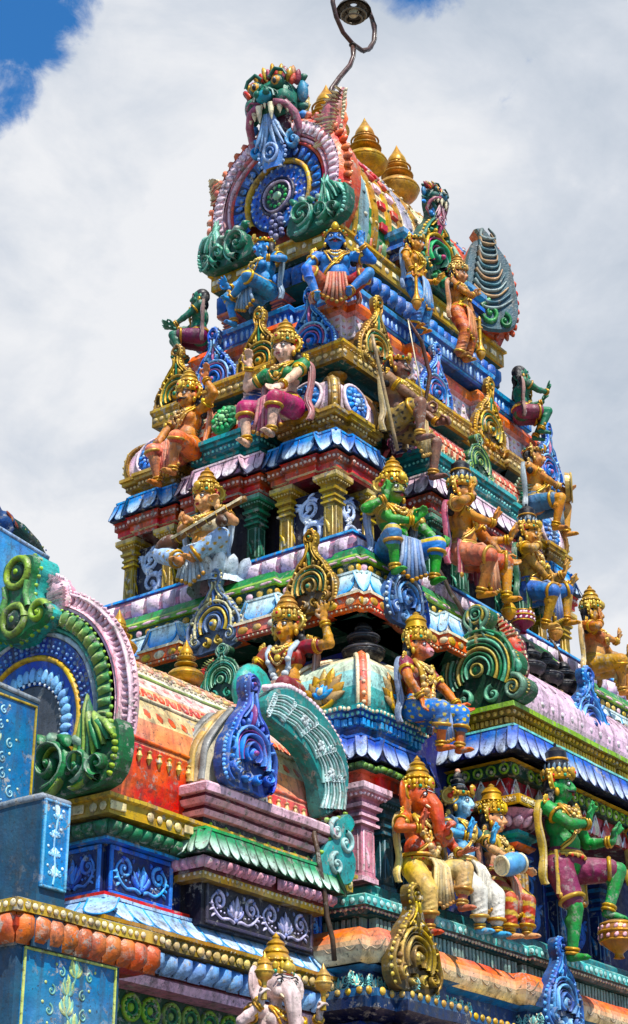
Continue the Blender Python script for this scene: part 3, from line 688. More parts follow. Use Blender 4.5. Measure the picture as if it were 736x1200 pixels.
# ---- gable end of that hall: green makara scroll with a red crest
def scroll_gable(parent, f, s, c1, c2, c3, name='gable_ornament'):
    mb = MB()
    half = [(.40, 0), (.78, .0), (1.0, .10), (1.04, .26), (.92, .40), (.76, .47), (.84, .60), (.84, .78), (.70, .95), (.50, 1.06), (.30, 1.16), (.17, 1.30), (.13, 1.44), (.22, 1.54), (.27, 1.66), (.20, 1.78), (0, 1.84)]
    half = [(x*s*.5, y*s*.55) for x, y in half]
    pts = catmull(half+[(-x, y) for x, y in half[::-1][1:]], 3)
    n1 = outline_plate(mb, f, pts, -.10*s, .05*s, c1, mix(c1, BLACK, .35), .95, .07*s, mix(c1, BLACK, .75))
    rim = [(p[0]*.93, p[1]*.965+.012*s) for p in pts if p[1] > .02*s]; rib(mb, f, rim, .022*s, .03*s, mix(c1, WHITE, .12), None, n1)
    for k in range(0, len(pts), 1):
        if pts[k][1] > .04*s: bead(mb, f.at(pts[k][0]*.985, pts[k][1]*.985, .05*s), .013*s, c2, .02*s)
    cy = .36*s
    for r, w, c in ((.385, .022, c1), (.34, .014, c2), (.30, .022, c3), (.255, .014, c1), (.215, .02, c2), (.17, .016, c1), (.13, .014, c3)):
        rib(mb, f, [(r*s*math.cos(t), cy+r*s*math.sin(t)) for t in [-.55+(PI+1.1)*i/24 for i in range(25)]], w*s, .035*s, c, mix(c, BLACK, .5), n1)
    for sd in (-1, 1):
        curl(mb, f, sd*.37*s, .12*s, .12*s, PI*.5, -sd*1.5, .032*s, .05*s, mix(c1, WHITE, .15), n1); curl(mb, f, sd*.37*s, .12*s, .075*s, PI*.7, -sd*1.2, .014*s, .055*s, c2, n1)
        curl(mb, f, sd*.15*s, .10*s, .085*s, PI*.5, sd*1.3, .024*s, .045*s, c3, n1)
        for k in range(4): leaf(mb, f, sd*(.42-.05*k)*s, (.26+.10*k)*s, PI/2-sd*.3, .16*s, .028*s, .03*s, c1 if k % 2 else c3, sd*.9, n1)
        rib(mb, f, catmull([(sd*.20*s, .66*s), (sd*.09*s, .74*s), (sd*.05*s, .82*s), (sd*.06*s, .88*s)], 3, False), .018*s, .03*s, c3, None, n1)
    leaf(mb, f, 0, .60*s, PI/2, .24*s, .03*s, .03*s, c2, 0, n1)
    bead(mb, f.at(0, cy, n1), .08*s, c1, .05*s); flatring(mb, f.at(0, cy, n1+.02*s), .06*s, .012*s, .03*s, c2)
    g = f.at(0, .92*s, n1); flatring(mb, g, .085*s, .018*s, .03*s, c2); flatring(mb, g, .05*s, .012*s, .03*s, c3); bead(mb, g, .025*s, c1, .05*s)
    return mb.build(name, parent)
scroll_gable(TW, FL(V(13.36, 8.12, 7.03)), .98, hx('0f6b3c'), hx('b9a24a'), hx('5fae8a'))
def crest(parent, f, L, w, c1, c2, c3, bend=-.9, name='crest'):
    """curved plume standing behind a gable"""
    mb = MB(); n = 16; pts = []; x = y = 0; a = PI/2+bend*.25
    for i in range(n): pts.append((x, y)); a -= bend*1.5/n; x += math.cos(a)*L/n; y += math.sin(a)*L/n
    ws = [w*(.62+.5*math.sin(PI*min(1, .1+i/(n-1)*.85)))*(1-(i/(n-1))**3.2)+w*.04 for i in range(n)]
    rib(mb, f, pts, ws, w*.9, c1, c3)
    rib(mb, f.at(0, 0, -w*.3), pts, [q*1.12 for q in ws], w*.5, c3, c3)
    for i in range(1, n-1):
        dx, dy = pts[i][0]-pts[i-1][0], pts[i][1]-pts[i-1][1]; L2 = math.hypot(dx, dy); nx, ny = -dy/L2, dx/L2
        for s in (-1, 1):
            leaf(mb, f, pts[i][0]+nx*ws[i]*s*.8, pts[i][1]+ny*ws[i]*s*.8, math.atan2(dy, dx)+s*.8, w*.5, w*.11, w*.2, c2 if s < 0 else mix(c2, c3, .4), -s*.8)
        rib(mb, f, [(pts[i][0]+nx*ws[i]*.8, pts[i][1]+ny*ws[i]*.8), (pts[i][0], pts[i][1]-.0), (pts[i][0]-nx*ws[i]*.8, pts[i][1]-ny*ws[i]*.8)], w*.06, w*.95, c2, c2)
    return mb.build(name, parent)
crest(TW, FD(V(13.62, 7.92, 7.36), -1, -.6), .72, .10, hx('d0402a'), CREAM, MAROON, bend=-.55)

# ---- neck and eave above the lower tier
PN0 = plan(12.35, 17.0, 8.85, 11.9)
def ex(mb):
    row_lotus(mb, PN0, .03, 6.98, .30, .34, mix(PINK, ROSE, .4), mix(PINK, WHITE, .3), .15)
    row_beads(mb, PN0, .14, 6.93, .09, .025, LIME, .015)
moulding('neck', PN0, [(0, 6.55), (.12, 6.8), (.14, 6.86), (.14, 6.96), (0, 6.98), (0, 7.40), (.2, 7.46), (.25, 7.54)], [DKG, DKG, GREEN, DKG, MAROON, DKG, DKG], ex)
BY = [(12.95, 13.5, .12), (15.6, 16.2, .12)]; BX = [(9.25, 9.65, .12), (10.5, 10.9, .12)]
PE0 = plan(11.83, 17.3, 8.36, 11.8, rb=[(11.83, 12.15, .07), (13.0, 13.5, .10), (14.3, 15.1, .1)], lb=[(8.36, 8.65, .07), (9.2, 9.6, .09), (10.35, 10.75, .09)])
def ex(mb):
    for i, (f, w) in enumerate(slots(PE0, .042, 7.615, .155)): bead(mb, f, .038, YEL if i % 3 else CREAM, .015, .058)
    row_beads(mb, PE0, .03, 7.553, .05, .012, CREAM, .01)
moulding('eave_band', PE0, [(-.35, 7.5), (-.02, 7.535), (.03, 7.54), (.03, 7.565), (.04, 7.57), (.04, 7.66), (.06, 7.665), (.06, 7.69), (-.1, 7.70)], [DKG, ORANGE, ORANGE, BRICK, ORANGE, ORANGE, CREAM, CREAM], ex)
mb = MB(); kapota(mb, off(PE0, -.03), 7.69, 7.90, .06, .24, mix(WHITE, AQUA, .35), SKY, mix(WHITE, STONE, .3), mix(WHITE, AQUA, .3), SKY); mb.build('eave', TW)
def ex(mb):
    for i, (f, w) in enumerate(slots(PG0, .005, 7.975, .12)): bead(mb, f, .036, YEL if i % 4 else PINK, .02, .04)
    row_beads(mb, PG0, .03, 8.055, .2, .014, PINK, .008, .08)
PG0 = plan(11.9, 17.2, 8.42, 11.75, rb=[(11.9, 12.25, .06), (14.2, 15.2, .08)], lb=[(8.42, 8.75, .06), (9.3, 10.1, .08)])
moulding('green_course', PG0, [(-.1, 7.90), (-.05, 7.91), (0, 7.92), (0, 8.03), (.03, 8.035), (.03, 8.075), (-.02, 8.12), (-.06, 8.2), (-.2, 8.21)], [DKG, LIME, DKG, LIME, mix(LIME, GREEN, .5), LIME, GREEN, BLUE], ex)
PBu = plan(12.06, 17.1, 8.62, 11.65)
def ex(mb):
    P = off(PBu, .0)
    row_cushion(mb, P, -.01, 8.325, .205, .215, .085, mix(LAV, WHITE, .55), mix(PINK, LAV, .35), fill=.94)
    sweep(mb, PBu, [(.02, 8.44), (.025, 8.445), (.02, 8.47), (-.3, 8.475)], [BLUE, SKY, mix(SKY, STONE, .5)])
moulding('lotus_course', PBu, [(-.05, 8.20), (0, 8.21), (.02, 8.26), (.03, 8.32), (.02, 8.39), (0, 8.44)], [ROSE, mix(MAROON, LAV, .4)], ex)

# ---- upper tier: wall, pillars, panels, corner pavilions
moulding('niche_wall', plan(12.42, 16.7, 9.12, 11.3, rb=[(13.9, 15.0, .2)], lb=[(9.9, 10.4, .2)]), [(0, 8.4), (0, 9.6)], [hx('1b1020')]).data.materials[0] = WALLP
def corner_pavilion(x0, x1, y0, y1, pils, pans, clip_left=True):
    for x, y in pils: pillar(TW, x, y, 8.47, 9.16, .135, hx('a8861f', .2), hx('c9a632', .2))
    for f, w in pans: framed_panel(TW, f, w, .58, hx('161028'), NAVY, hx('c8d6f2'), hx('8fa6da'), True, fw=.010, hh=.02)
    pk = plan(x0, x1, y0, y1, rb=[(x0+(x1-x0)*.28, x1-(x1-x0)*.28, .04)], lb=[(y0+(y1-y0)*.28, y1-(y1-y0)*.28, .04)])
    def ex(mb): row_beads(mb, pk, .045, 9.305, .052, .017, mix(PINK, CREAM, .5), .014)
    moulding('frieze', pk, [(-.06, 9.155), (-.01, 9.16), (-.01, 9.20), (.02, 9.205), (.02, 9.26), (.045, 9.27), (.045, 9.345), (.06, 9.35), (-.1, 9.36)], [MAROON, RED, CREAM, RED, BRICK, BRICK, RED, RED], ex)
    mb = MB(); kapota(mb, off(pk, .03), 9.36, 9.57, .06, .155, hx('1585d8'), hx('dff0fa'), hx('0b2a5c'), SKY); mb.build('eave', TW)
    gb = off(pk, -.01)
    g1, g2, g3 = hx('7d5a20', .2), hx('a87c2c', .25), hx('c39a45', .25)
    def ex(mb):
        row_beads(mb, gb, -.01, 9.745, .05, .016, mix(g3, CREAM, .4), .012); row_dentils(mb, gb, -.1, 9.60, 9.67, .12, .03, g3)
    moulding('roof_base', gb, [(-.10, 9.57), (-.10, 9.67), (-.05, 9.68), (-.05, 9.715), (-.01, 9.72), (-.01, 9.77), (.02, 9.775), (.02, 9.81), (.04, 9.815), (.04, 9.85), (-.1, 9.86)], [g1, g2, g1, g2, g1, g2, g3, g2, g3, g2], ex)
    def ros(m, f, r): rosette(m, f, r*1.15, hx('3a8fe0'), hx('173a8c'), hx('9cc8f0'), 0, 12, .03); flatring(m, f, r*1.2, .02, .03, mix(PINK, WHITE, .4))
    kuta(TW, (x0+x1)/2, (y0+y1)/2, (x1-x0)/2*.93, (y1-y0)/2*.93, 9.86, 10.30, [mix(PINK, WHITE, .35), mix(PINK, LAV, .4), mix(PINK, WHITE, .3), STONE], g3, ros, trim=g1)
corner_pavilion(12.14, 12.86, 8.86, 9.58, [(12.24, 8.96), (12.24, 9.47), (12.74, 8.96)], [(FL(V(12.235, 9.215, 8.77)), .38), (FR(V(12.49, 8.955, 8.77)), .38)])
corner_pavilion(12.14, 12.86, 10.80, 11.52, [(12.24, 10.92), (12.24, 11.42)], [(FL(V(12.235, 11.17, 8.77)), .37)])
corner_pavilion(15.8, 16.52, 8.86, 9.58, [(15.92, 8.96), (16.42, 8.96)], [(FR(V(16.17, 8.955, 8.77)), .37)])

def centre_bay(pk, pils, names, roofcols, rim):
    for x, y in pils: pillar(TW, x, y, 8.47, 9.16, .135, hx('0c5a3a'), hx('2f8f6a'))
    def ex(mb): row_beads(mb, pk, .045, 9.305, .055, .018, mix(PINK, CREAM, .4), .014)
    moulding('frieze', pk, [(-.06, 9.155), (-.01, 9.16), (-.01, 9.20), (.02, 9.205), (.02, 9.26), (.045, 9.27), (.045, 9.345), (.06, 9.35), (-.1, 9.36)], [MAROON, RED, WHITE, RED, BRICK, BRICK, RED, RED], ex)
    mb = MB(); kapota(mb, off(pk, .03), 9.36, 9.57, .06, .17, mix(PINK, LAV, .35), hx('f6eef4'), hx('4a3350'), mix(PINK, WHITE, .4), hx('4a3350')); mb.build('eave', TW)
    gb = off(pk, -.02); t1, t2 = hx('0a6a70'), hx('18a0a0')
    def ex(mb): row_beads(mb, gb, -.0, 9.765, .05, .017, AQUA, .014); row_dentils(mb, gb, -.08, 9.61, 9.67, .1, .03, t2)
    moulding('roof_base', gb, [(-.10, 9.57), (-.08, 9.67), (-.05, 9.68), (-.05, 9.715), (.0, 9.72), (.0, 9.80), (.02, 9.805), (.02, 9.84), (.05, 9.845), (.05, 9.89), (-.1, 9.90)], [t1, t1, t2, t1, t1, t1, t2, t1, t2, mix(t2, STONE, .4)], ex)
CL = plan(12.10, 12.7, 9.72, 10.62, lb=[(9.92, 10.42, .06)])
centre_bay(CL, [(12.2, 9.83), (12.2, 10.5)], '', 0, 0)
CR = plan(13.42, 15.35, 8.66, 9.3, rb=[(13.9, 14.9, .06)])
centre_bay(CR, [(13.54, 8.77), (14.0, 8.72), (14.8, 8.72), (15.22, 8.77)], '', 0, 0)
# vaults on the centre bays
def ex(mb, prof):
    for i in range(7):
        for k in range(34):
            f = roof_frame(prof, i, 13.55+k*.052)
            if i in (1, 2): box(mb, f, -.016, .016, -.03, .03, 0, .015, mix(ORANGE, CREAM, .75) if (k+i) % 2 else mix(RED, ORANGE, .5), .003)
            elif i in (4, 5) and k % 2: leaf(mb, f, 0, -.03, PI/2, .09, .02, .01, hx('7a1c10'), .4)
barrel(TW, 13.5, 15.3, 9.08, .34, 9.90, 10.42, [CREAM, RED, RED, mix(ORANGE, CREAM, .5), RED, ORANGE, CREAM, STONE], extra=ex)
mbv = MB()
for k in range(8):
    t = k/8; z = 9.90+.5*math.sin(t*PI/2)**.85; y0 = 9.80; y1 = 10.54
    t2 = (k+1)/8; z2 = 9.90+.5*math.sin(t2*PI/2)**.85
    x = 12.13+.32*(1-math.cos(t*PI/2)); x2 = 12.13+.32*(1-math.cos(t2*PI/2))
    mbv.add([(x, y0, z), (x, y1, z), (x2, y1, z2), (x2, y0, z2)], [(0, 1, 2, 3)], (RED, CREAM, mix(RED, ORANGE, .5), mix(PINK, CREAM, .5), RED, CREAM, mix(PINK, CREAM, .3), STONE)[k])
    for q in range(12): bead(mbv, Fr(V((x+x2)/2, y0+(q+.5)*(y1-y0)/12, (z+z2)/2), (0, -1, 0), (0, 0, 1), (-1, 0, 0)), .017, mix(CREAM, RED, .3+.4*(k % 2)), .01)
for y in (9.80, 10.54): mbv.add([(12.13+.32*(1-math.cos(k/8*PI/2)), y, 9.90+.5*math.sin(k/8*PI/2)**.85) for k in range(9)]+[(12.6, y, 10.4), (12.6, y, 9.9)], [tuple(range(11))], RED)
mbv.build('vault_roof', TW)
mb = MB(); rosette(mb, FL(V(12.11, 10.17, 10.1)).tilt(-.15), .17, hx('2aa35a'), hx('0c4a2c'), hx('8fd08a'), 0, 12, .035); mb.build('medallion', TW)
# plumes that flank those vaults
crest(TW, FD(V(12.15, 10.62, 9.9), -1, -.35), .55, .10, hx('176b3f'), mix(CREAM, GREEN, .3), hx('123a66'), bend=.5)
crest(TW, FD(V(12.1, 9.78, 9.86), -1, -.5), .62, .15, hx('2456a8'), mix(PINK, WHITE, .4), hx('d88aa0'), bend=.45)
crest(TW, FD(V(13.42, 8.95, 9.85), -1, -.6), .66, .13, hx('2a3f7d'), mix(PINK, WHITE, .4), hx('b5586a'), bend=.35)
crest(TW, FD(V(15.36, 8.72, 9.9), -1, -.7), .60, .12, hx('2a8f6a'), mix(CREAM, AQUA, .4), hx('14502e'), bend=.35)
scroll_gable(TW, FR(V(14.38, 8.70, 9.92)), .50, hx('156b3c'), hx('9fbf5a'), hx('0b3f2c'), 'small_gable_ornament')

# ---- neck with balusters, gold eave
PN1 = plan(12.78, 16.45, 9.32, 11.15)
def ex(mb):
    row_lotus(mb, PN1, .02, 10.12, .34, .26, TEAL, AQUA, .1)
moulding('neck', PN1, [(0, 9.6), (0, 10.08), (.05, 10.1), (.05, 10.14), (0, 10.15), (0, 10.44), (.2, 10.46), (.2, 10.54)], [DKG, DKG, GREEN, DKG, hx('0b2a2a'), DTEAL, DTEAL], ex)
def baluster(x, y):
    mb = MB(); o = V(x, y, 10.12)
    lathe(mb, o, smooth_prof([(.05, 0), (.10, .03), (.125, .10), (.09, .17), (.05, .19), (.08, .215), (.05, .24), (.075, .27), (.05, .30), (.09, .34), (.1, .37)], 3), 14, col=hx('a87a24', .3)); mb.build('baluster', TW, POTS)
for i in range(7): baluster(13.25+i*.36, 9.22)
baluster(12.62, 9.18); baluster(12.66, 9.75); baluster(12.66, 10.3); baluster(12.66, 10.85); baluster(12.66, 11.2); baluster(15.95, 9.2)
lb1 = [(9.12, 9.5, .0)]
PE1 = plan(12.42, 16.75, 8.97, 11.4, rb=[(13.35, 14.6, .05), (15.4, 15.9, .05)], lb=[(9.55, 10.6, .06)])
def ex(mb):
    row_beads(mb, PE1, .012, 10.61, .085, .028, mix(YEL, CREAM, .4), .012, .034)
    row_dentils(mb, PE1, .0, 10.66, 10.70, .05, .018, mix(GOLD, CREAM, .3))
moulding('gold_eave', PE1, [(-.4, 10.48), (-.03, 10.535), (.01, 10.54), (.01, 10.655), (.03, 10.70), (.03, 10.73), (-.05, 10.80), (-.16, 10.87), (-.3, 10.88)], [DTEAL, OLIVE, hx('96741f', .2), GOLD, YEL, GOLD, hx('a8842c', .2), GOLD], ex)
PF = plan(12.72, 16.5, 9.14, 11.2, rb=[(12.72, 12.95, .1), (13.75, 14.1, .1), (15.0, 15.3, .1)], lb=[(9.14, 9.35, .1), (9.9, 10.1, .1), (10.8, 11.0, .1)])
def ex(mb):
    for i, (f, w) in enumerate(slots(PF, .01, 11.05, .09)):
        for j in range(3): bead(mb, f.at(0, (j-1)*.075, .0), .018, mix(PINK, RED, .35) if (i+j) % 2 else CREAM, .01, .03)
moulding('frieze', PF, [(0, 10.85), (0, 10.92), (.01, 10.93), (.01, 11.17), (.05, 11.2), (.07, 11.26), (.04, 11.33), (-.05, 11.38)], [GOLD, mix(PINK, WHITE, .5), mix(PINK, WHITE, .55), mix(PINK, ORANGE, .5), ORANGE, ORANGE, mix(ORANGE, CREAM, .4)], ex)
PL = plan(12.86, 16.3, 9.13, 11.15, rb=[(13.86, 15.2, .14)], lb=[(9.9, 10.75, .1)])
def ex(mb):
    for f, w in slots(PL, .01, 11.48, .075): bead(mb, f, .06, mix(SKY, WHITE, .35), .012, .02)
moulding('blue_ledge', PL, [(-.1, 11.38), (-.03, 11.385), (-.01, 11.40), (.0, 11.41), (.01, 11.42), (.01, 11.55), (.04, 11.56), (.05, 11.60), (.03, 11.625), (-.3, 11.63)], [COBALT, BLUE, SKY, COBALT, hx('2a62b4'), BLUE, SKY, SKY, mix(SKY, STONE, .5)], ex)

# ---- top neck, cushions, cornice
PTn = plan(13.3, 16.0, 9.75, 10.85)
moulding('top_neck', PTn, [(.1, 11.6), (.1, 11.72), (.04, 11.75), (0, 11.78), (0, 12.02), (.25, 12.05)], [BRICK, DTEAL, DTEAL, hx('1a1412'), DKG])
for (x, y) in ((13.12, 9.62), (13.12, 10.28), (13.12, 10.95), (13.85, 9.6), (15.1, 9.6), (16.0, 9.6)):
    pillar(TW, x, y, 11.62, 12.06, .12, mix(ROSE, MAROON, .4), ORANGE, beads=False)
PQ = plan(13.02, 16.2, 9.48, 11.05)
moulding('cushion_course', PQ, [(-.3, 12.02), (0, 12.04), (.02, 12.07), (.02, 12.27), (0, 12.31)], [DTEAL, DKG, NAVY, DTEAL], lambda mb: row_cushion(mb, PQ, .015, 12.17, .15, .23, .075, hx('2f86d4'), hx('1a4fa0'), alt=hx('2a74c4')))
PV = plan(12.95, 16.25, 9.42, 11.1)
def ex(mb):
    for i, (f, w) in enumerate(slots(PV, .012, 12.435, .17)):
        if i % 2: bead(mb, f, .035, CREAM, .012, .035)
        else: box(mb, f, -.06, .06, -.03, .03, -.005, .012, CREAM, .008)
moulding('top_cornice', PV, [(-.05, 12.30), (-.01, 12.33), (.01, 12.345), (.01, 12.52), (.04, 12.53), (.04, 12.56), (-.1, 12.58)], [DKG, GOLD, hx('b08a1f', .15), YEL, YEL, mix(YEL, STONE, .5)], ex)

# ---- crowning barrel vault
CY, CZ = 10.25, 13.22
def ex(mb, prof):
    n = len(prof)
    def hoop(x, w, c, h=.03):
        for sgn in (1,):
            pts = [V(x, y, z) for y, z in prof]
            vs = []
            for y, z in prof:
                d = V(0, y-CY, z-12.9).normalized()*h
                for q, k in ((-w, 0), (-w*.8, 1), (w*.8, 1), (w, 0)): vs.append((x+q, y+d.y*k, z+d.z*k))
            mb.add(vs, grid(4, n), c)
    for x, w, c in ((13.35, .05, GOLD), (13.52, .08, hx('7fa0a8')), (13.72, .05, GOLD), (13.98, .04, YEL), (14.22, .05, GOLD), (14.42, .08, hx('a7a2b8')), (14.64, .05, GOLD), (15.35, .05, GOLD), (15.55, .09, hx('8fb08a')), (15.78, .05, RED), (15.98, .06, hx('3a86c4')), (16.15, .05, RED)):
        hoop(x, w, c)
        for i in range(len(prof)//2):
            f = roof_frame(prof, i, x).at(0, 0, .03); bead(mb, f, min(.03, w*.5), mix(c, CREAM, .6) if i % 2 else mix(c, BLACK, .45), .02)
    for x in (13.86, 14.1):
        for i in range(1, 8): f = roof_frame(prof, i, x).at(0, 0, .02); box(mb, f, -.06, .06, -.05, .05, -.02, .03, RED if i % 3 else PINK, .01)
    for i in range(0, 10):
        for k in range(20):
            f = roof_frame(prof, i, 13.3+k*.15+.07*(i % 2)); leaf(mb, f, 0, -.04, PI/2, .09, .022, .012, mix(CREAM, GREEN, .35) if i % 2 else CREAM, .3)
    for k in range(19):
        f = roof_frame(prof, 0, 13.3+k*.16); leaf(mb, f, 0, -.05, PI/2, .22, .05, .03, mix(GREEN, CREAM, .25), .5); leaf(mb, f, .05, -.05, PI/2, .18, .03, .03, mix(RED, CREAM, .3), -.5)
barrel(TW, 13.12, 16.2, CY, .72, 12.57, 14.42, [GREEN, mix(SAND, CREAM, .5), CREAM, mix(LIME, CREAM, .6), CREAM, mix(SAND, CREAM, .5), STONE], extra=ex)
def big_gable(parent, f, outer, name='gable'):
    """round gable end: rosette, beaded rings, petalled rims and a feathered edge"""
    mb = MB(); A0, A1 = -.62, PI+.62
    disc(mb, f, .95, .02, mix(outer, BLACK, .5), 40, -.10)
    band(mb, f, .98, 1.02, -1.0, PI+1.0, -.30, .06, [mix(outer, BLACK, .25)])
    disc(mb, f, .44, .03, hx('2a62c0'), 32)
    for k, r in enumerate((.40, .33, .27)):
        for g in around(f, r, 0, 2*PI, 26-5*k, .03): bead(mb, g, .02, (mix(SKY, WHITE, .5), hx('1a3f96'), LAV)[k], .02)
    flatring(mb, f, .24, .02, .04, NAVY, n0=.03); flatring(mb, f, .20, .015, .05, LAV, n0=.03)
    disc(mb, f, .19, .05, hx('0d1a22'), 24)
    for g in around(f, .13, 0, 2*PI, 12, .05): bead(mb, g, .026, LEAF, .02)
    bead(mb, f.at(0, 0, .05), .06, mix(LEAF, WHITE, .3), .05)
    flatring(mb, f, .475, .035, .07, YEL, A0, A1)
    band(mb, f, .51, .66, A0, A1, .03, .06, [NAVY, hx('1b54b0')], 2, 44)
    for g in around(f, .585, A0, A1, 22, .05): bead(mb, g, .02, mix(SKY, WHITE, .3), .025); leaf(mb, g, 0, -.06, PI/2, .14, .03, .02, hx('2a78d0'), 0)
    flatring(mb, f, .69, .03, .07, RED, A0, A1); flatring(mb, f, .74, .028, .085, PINK, A0, A1); flatring(mb, f, .79, .022, .09, mix(RED, PINK, .4), A0, A1)
    band(mb, f, .80, .95, A0, A1, .09, .10, [mix(PINK, WHITE, .25)])
    for g in around(f, .865, A0, A1, 40, .095): leaf(mb, g, 0, -.06, PI/2, .15, .035, .03, mix(PINK, WHITE, .35), .25, 0, ROSE)
    for g in around(f, .94, A0, A1, 70, .09): bead(mb, g, .016, MAROON, .015)
    band(mb, f, .95, 1.06, A0+.1, A1-.1, .10, .0, [outer])
    for g in around(f, 1.03, A0+.1, A1-.1, 34, .03): leaf(mb, g, 0, -.05, PI/2-.5, .15, .04, .04, mix(outer, CREAM, .15), .6, 0, mix(outer, MAROON, .5)); bead(mb, g.at(0, .06, 0), .015, CREAM, .02)
    return mb.build(name, parent)
GF = FL(V(12.98, CY-.05, CZ)); GS = .91
GF = Fr(GF.o, GF.u*GS, GF.v*GS*1.04, GF.n*GS)
G1 = big_gable(TW, GF, hx('e0562a'))
G2 = big_gable(TW, Fr(V(16.30, CY, CZ), (0, .9, 0), (0, 0, .9), (.9, 0, 0)), hx('d0452a'))
mb = MB()                                                  # pendant of grapes under the rosette
for i in range(5):
    for s in (-1, 0, 1): bead(mb, GF.at(s*.045*(1+.2*i), -.28-.07*i, .05), .04, hx('2a2a5c') if (i+s) % 2 else hx('8d8ab8'), .05)
mb.build('pendant', G1)
def volutes(parent, f, s, c, c2, name='volute'):
    """a pair of rolled scrolls with acanthus leaves sweeping up and outwards"""
    mb = MB(); k = abs(s); q = 1 if s > 0 else -1; lt = mix(c, WHITE, .22)
    pts = catmull([(0, .0), (q*.3*k, -.02), (q*.58*k, .02), (q*.66*k, .18*k), (q*.62*k, .34*k), (q*.46*k, .26*k), (q*.30*k, .22*k), (q*.10*k, .26*k), (-q*.02*k, .14*k)], 3)
    if q < 0: pts = pts[::-1]
    n1 = outline_plate(mb, f, pts, -.05*k, .04*k, mix(c, BLACK, .4), mix(c, BLACK, .5), .95)
    for (x, y, r, t, w) in ((.15, .17, .15, 1.45, .042), (.37, .12, .10, 1.3, .032), (.53, .10, .07, -1.2, .024)):
        curl(mb, f, q*x*k, y*k, r*k, -PI/2, q*t, w*k*.85, .06*k, c, n1); curl(mb, f, q*x*k, y*k, r*k*.99, -PI/2, q*t, w*k*.28, .072*k, lt, n1); curl(mb, f, q*x*k, y*k, r*k*1.25, -PI/2-.3, q*t*.55, w*k*.35, .05*k, c2, n1)
    for i in range(9):
        leaf(mb, f, q*(.34+.035*i)*k, (.08+.02*i)*k, PI/2-q*(.30-.08*i), (.50-.035*i)*k, .020*k, .05*k, c if i % 2 else c2, q*(.1+.10*i), n1, mix(c, BLACK, .5))
    for i in range(4): leaf(mb, f, q*(.10+.10*i)*k, (.27-.02*i)*k, PI/2+q*.3, .14*k, .03*k, .06*k, lt if i % 2 else c, q*.9, n1)
    for i in range(9): bead(mb, f.at(q*(.60+.03*math.sin(i*.5))*k, (.04+.04*i)*k, n1), .017*k, c2, .03*k)
    return mb.build(name, parent)
for x, s in ((.28, 1), (-.28, -1)): volutes(TW, GF.at(x, -.74, .10), s*1.28, hx('0f7a5a'), hx('7fc8b0'))
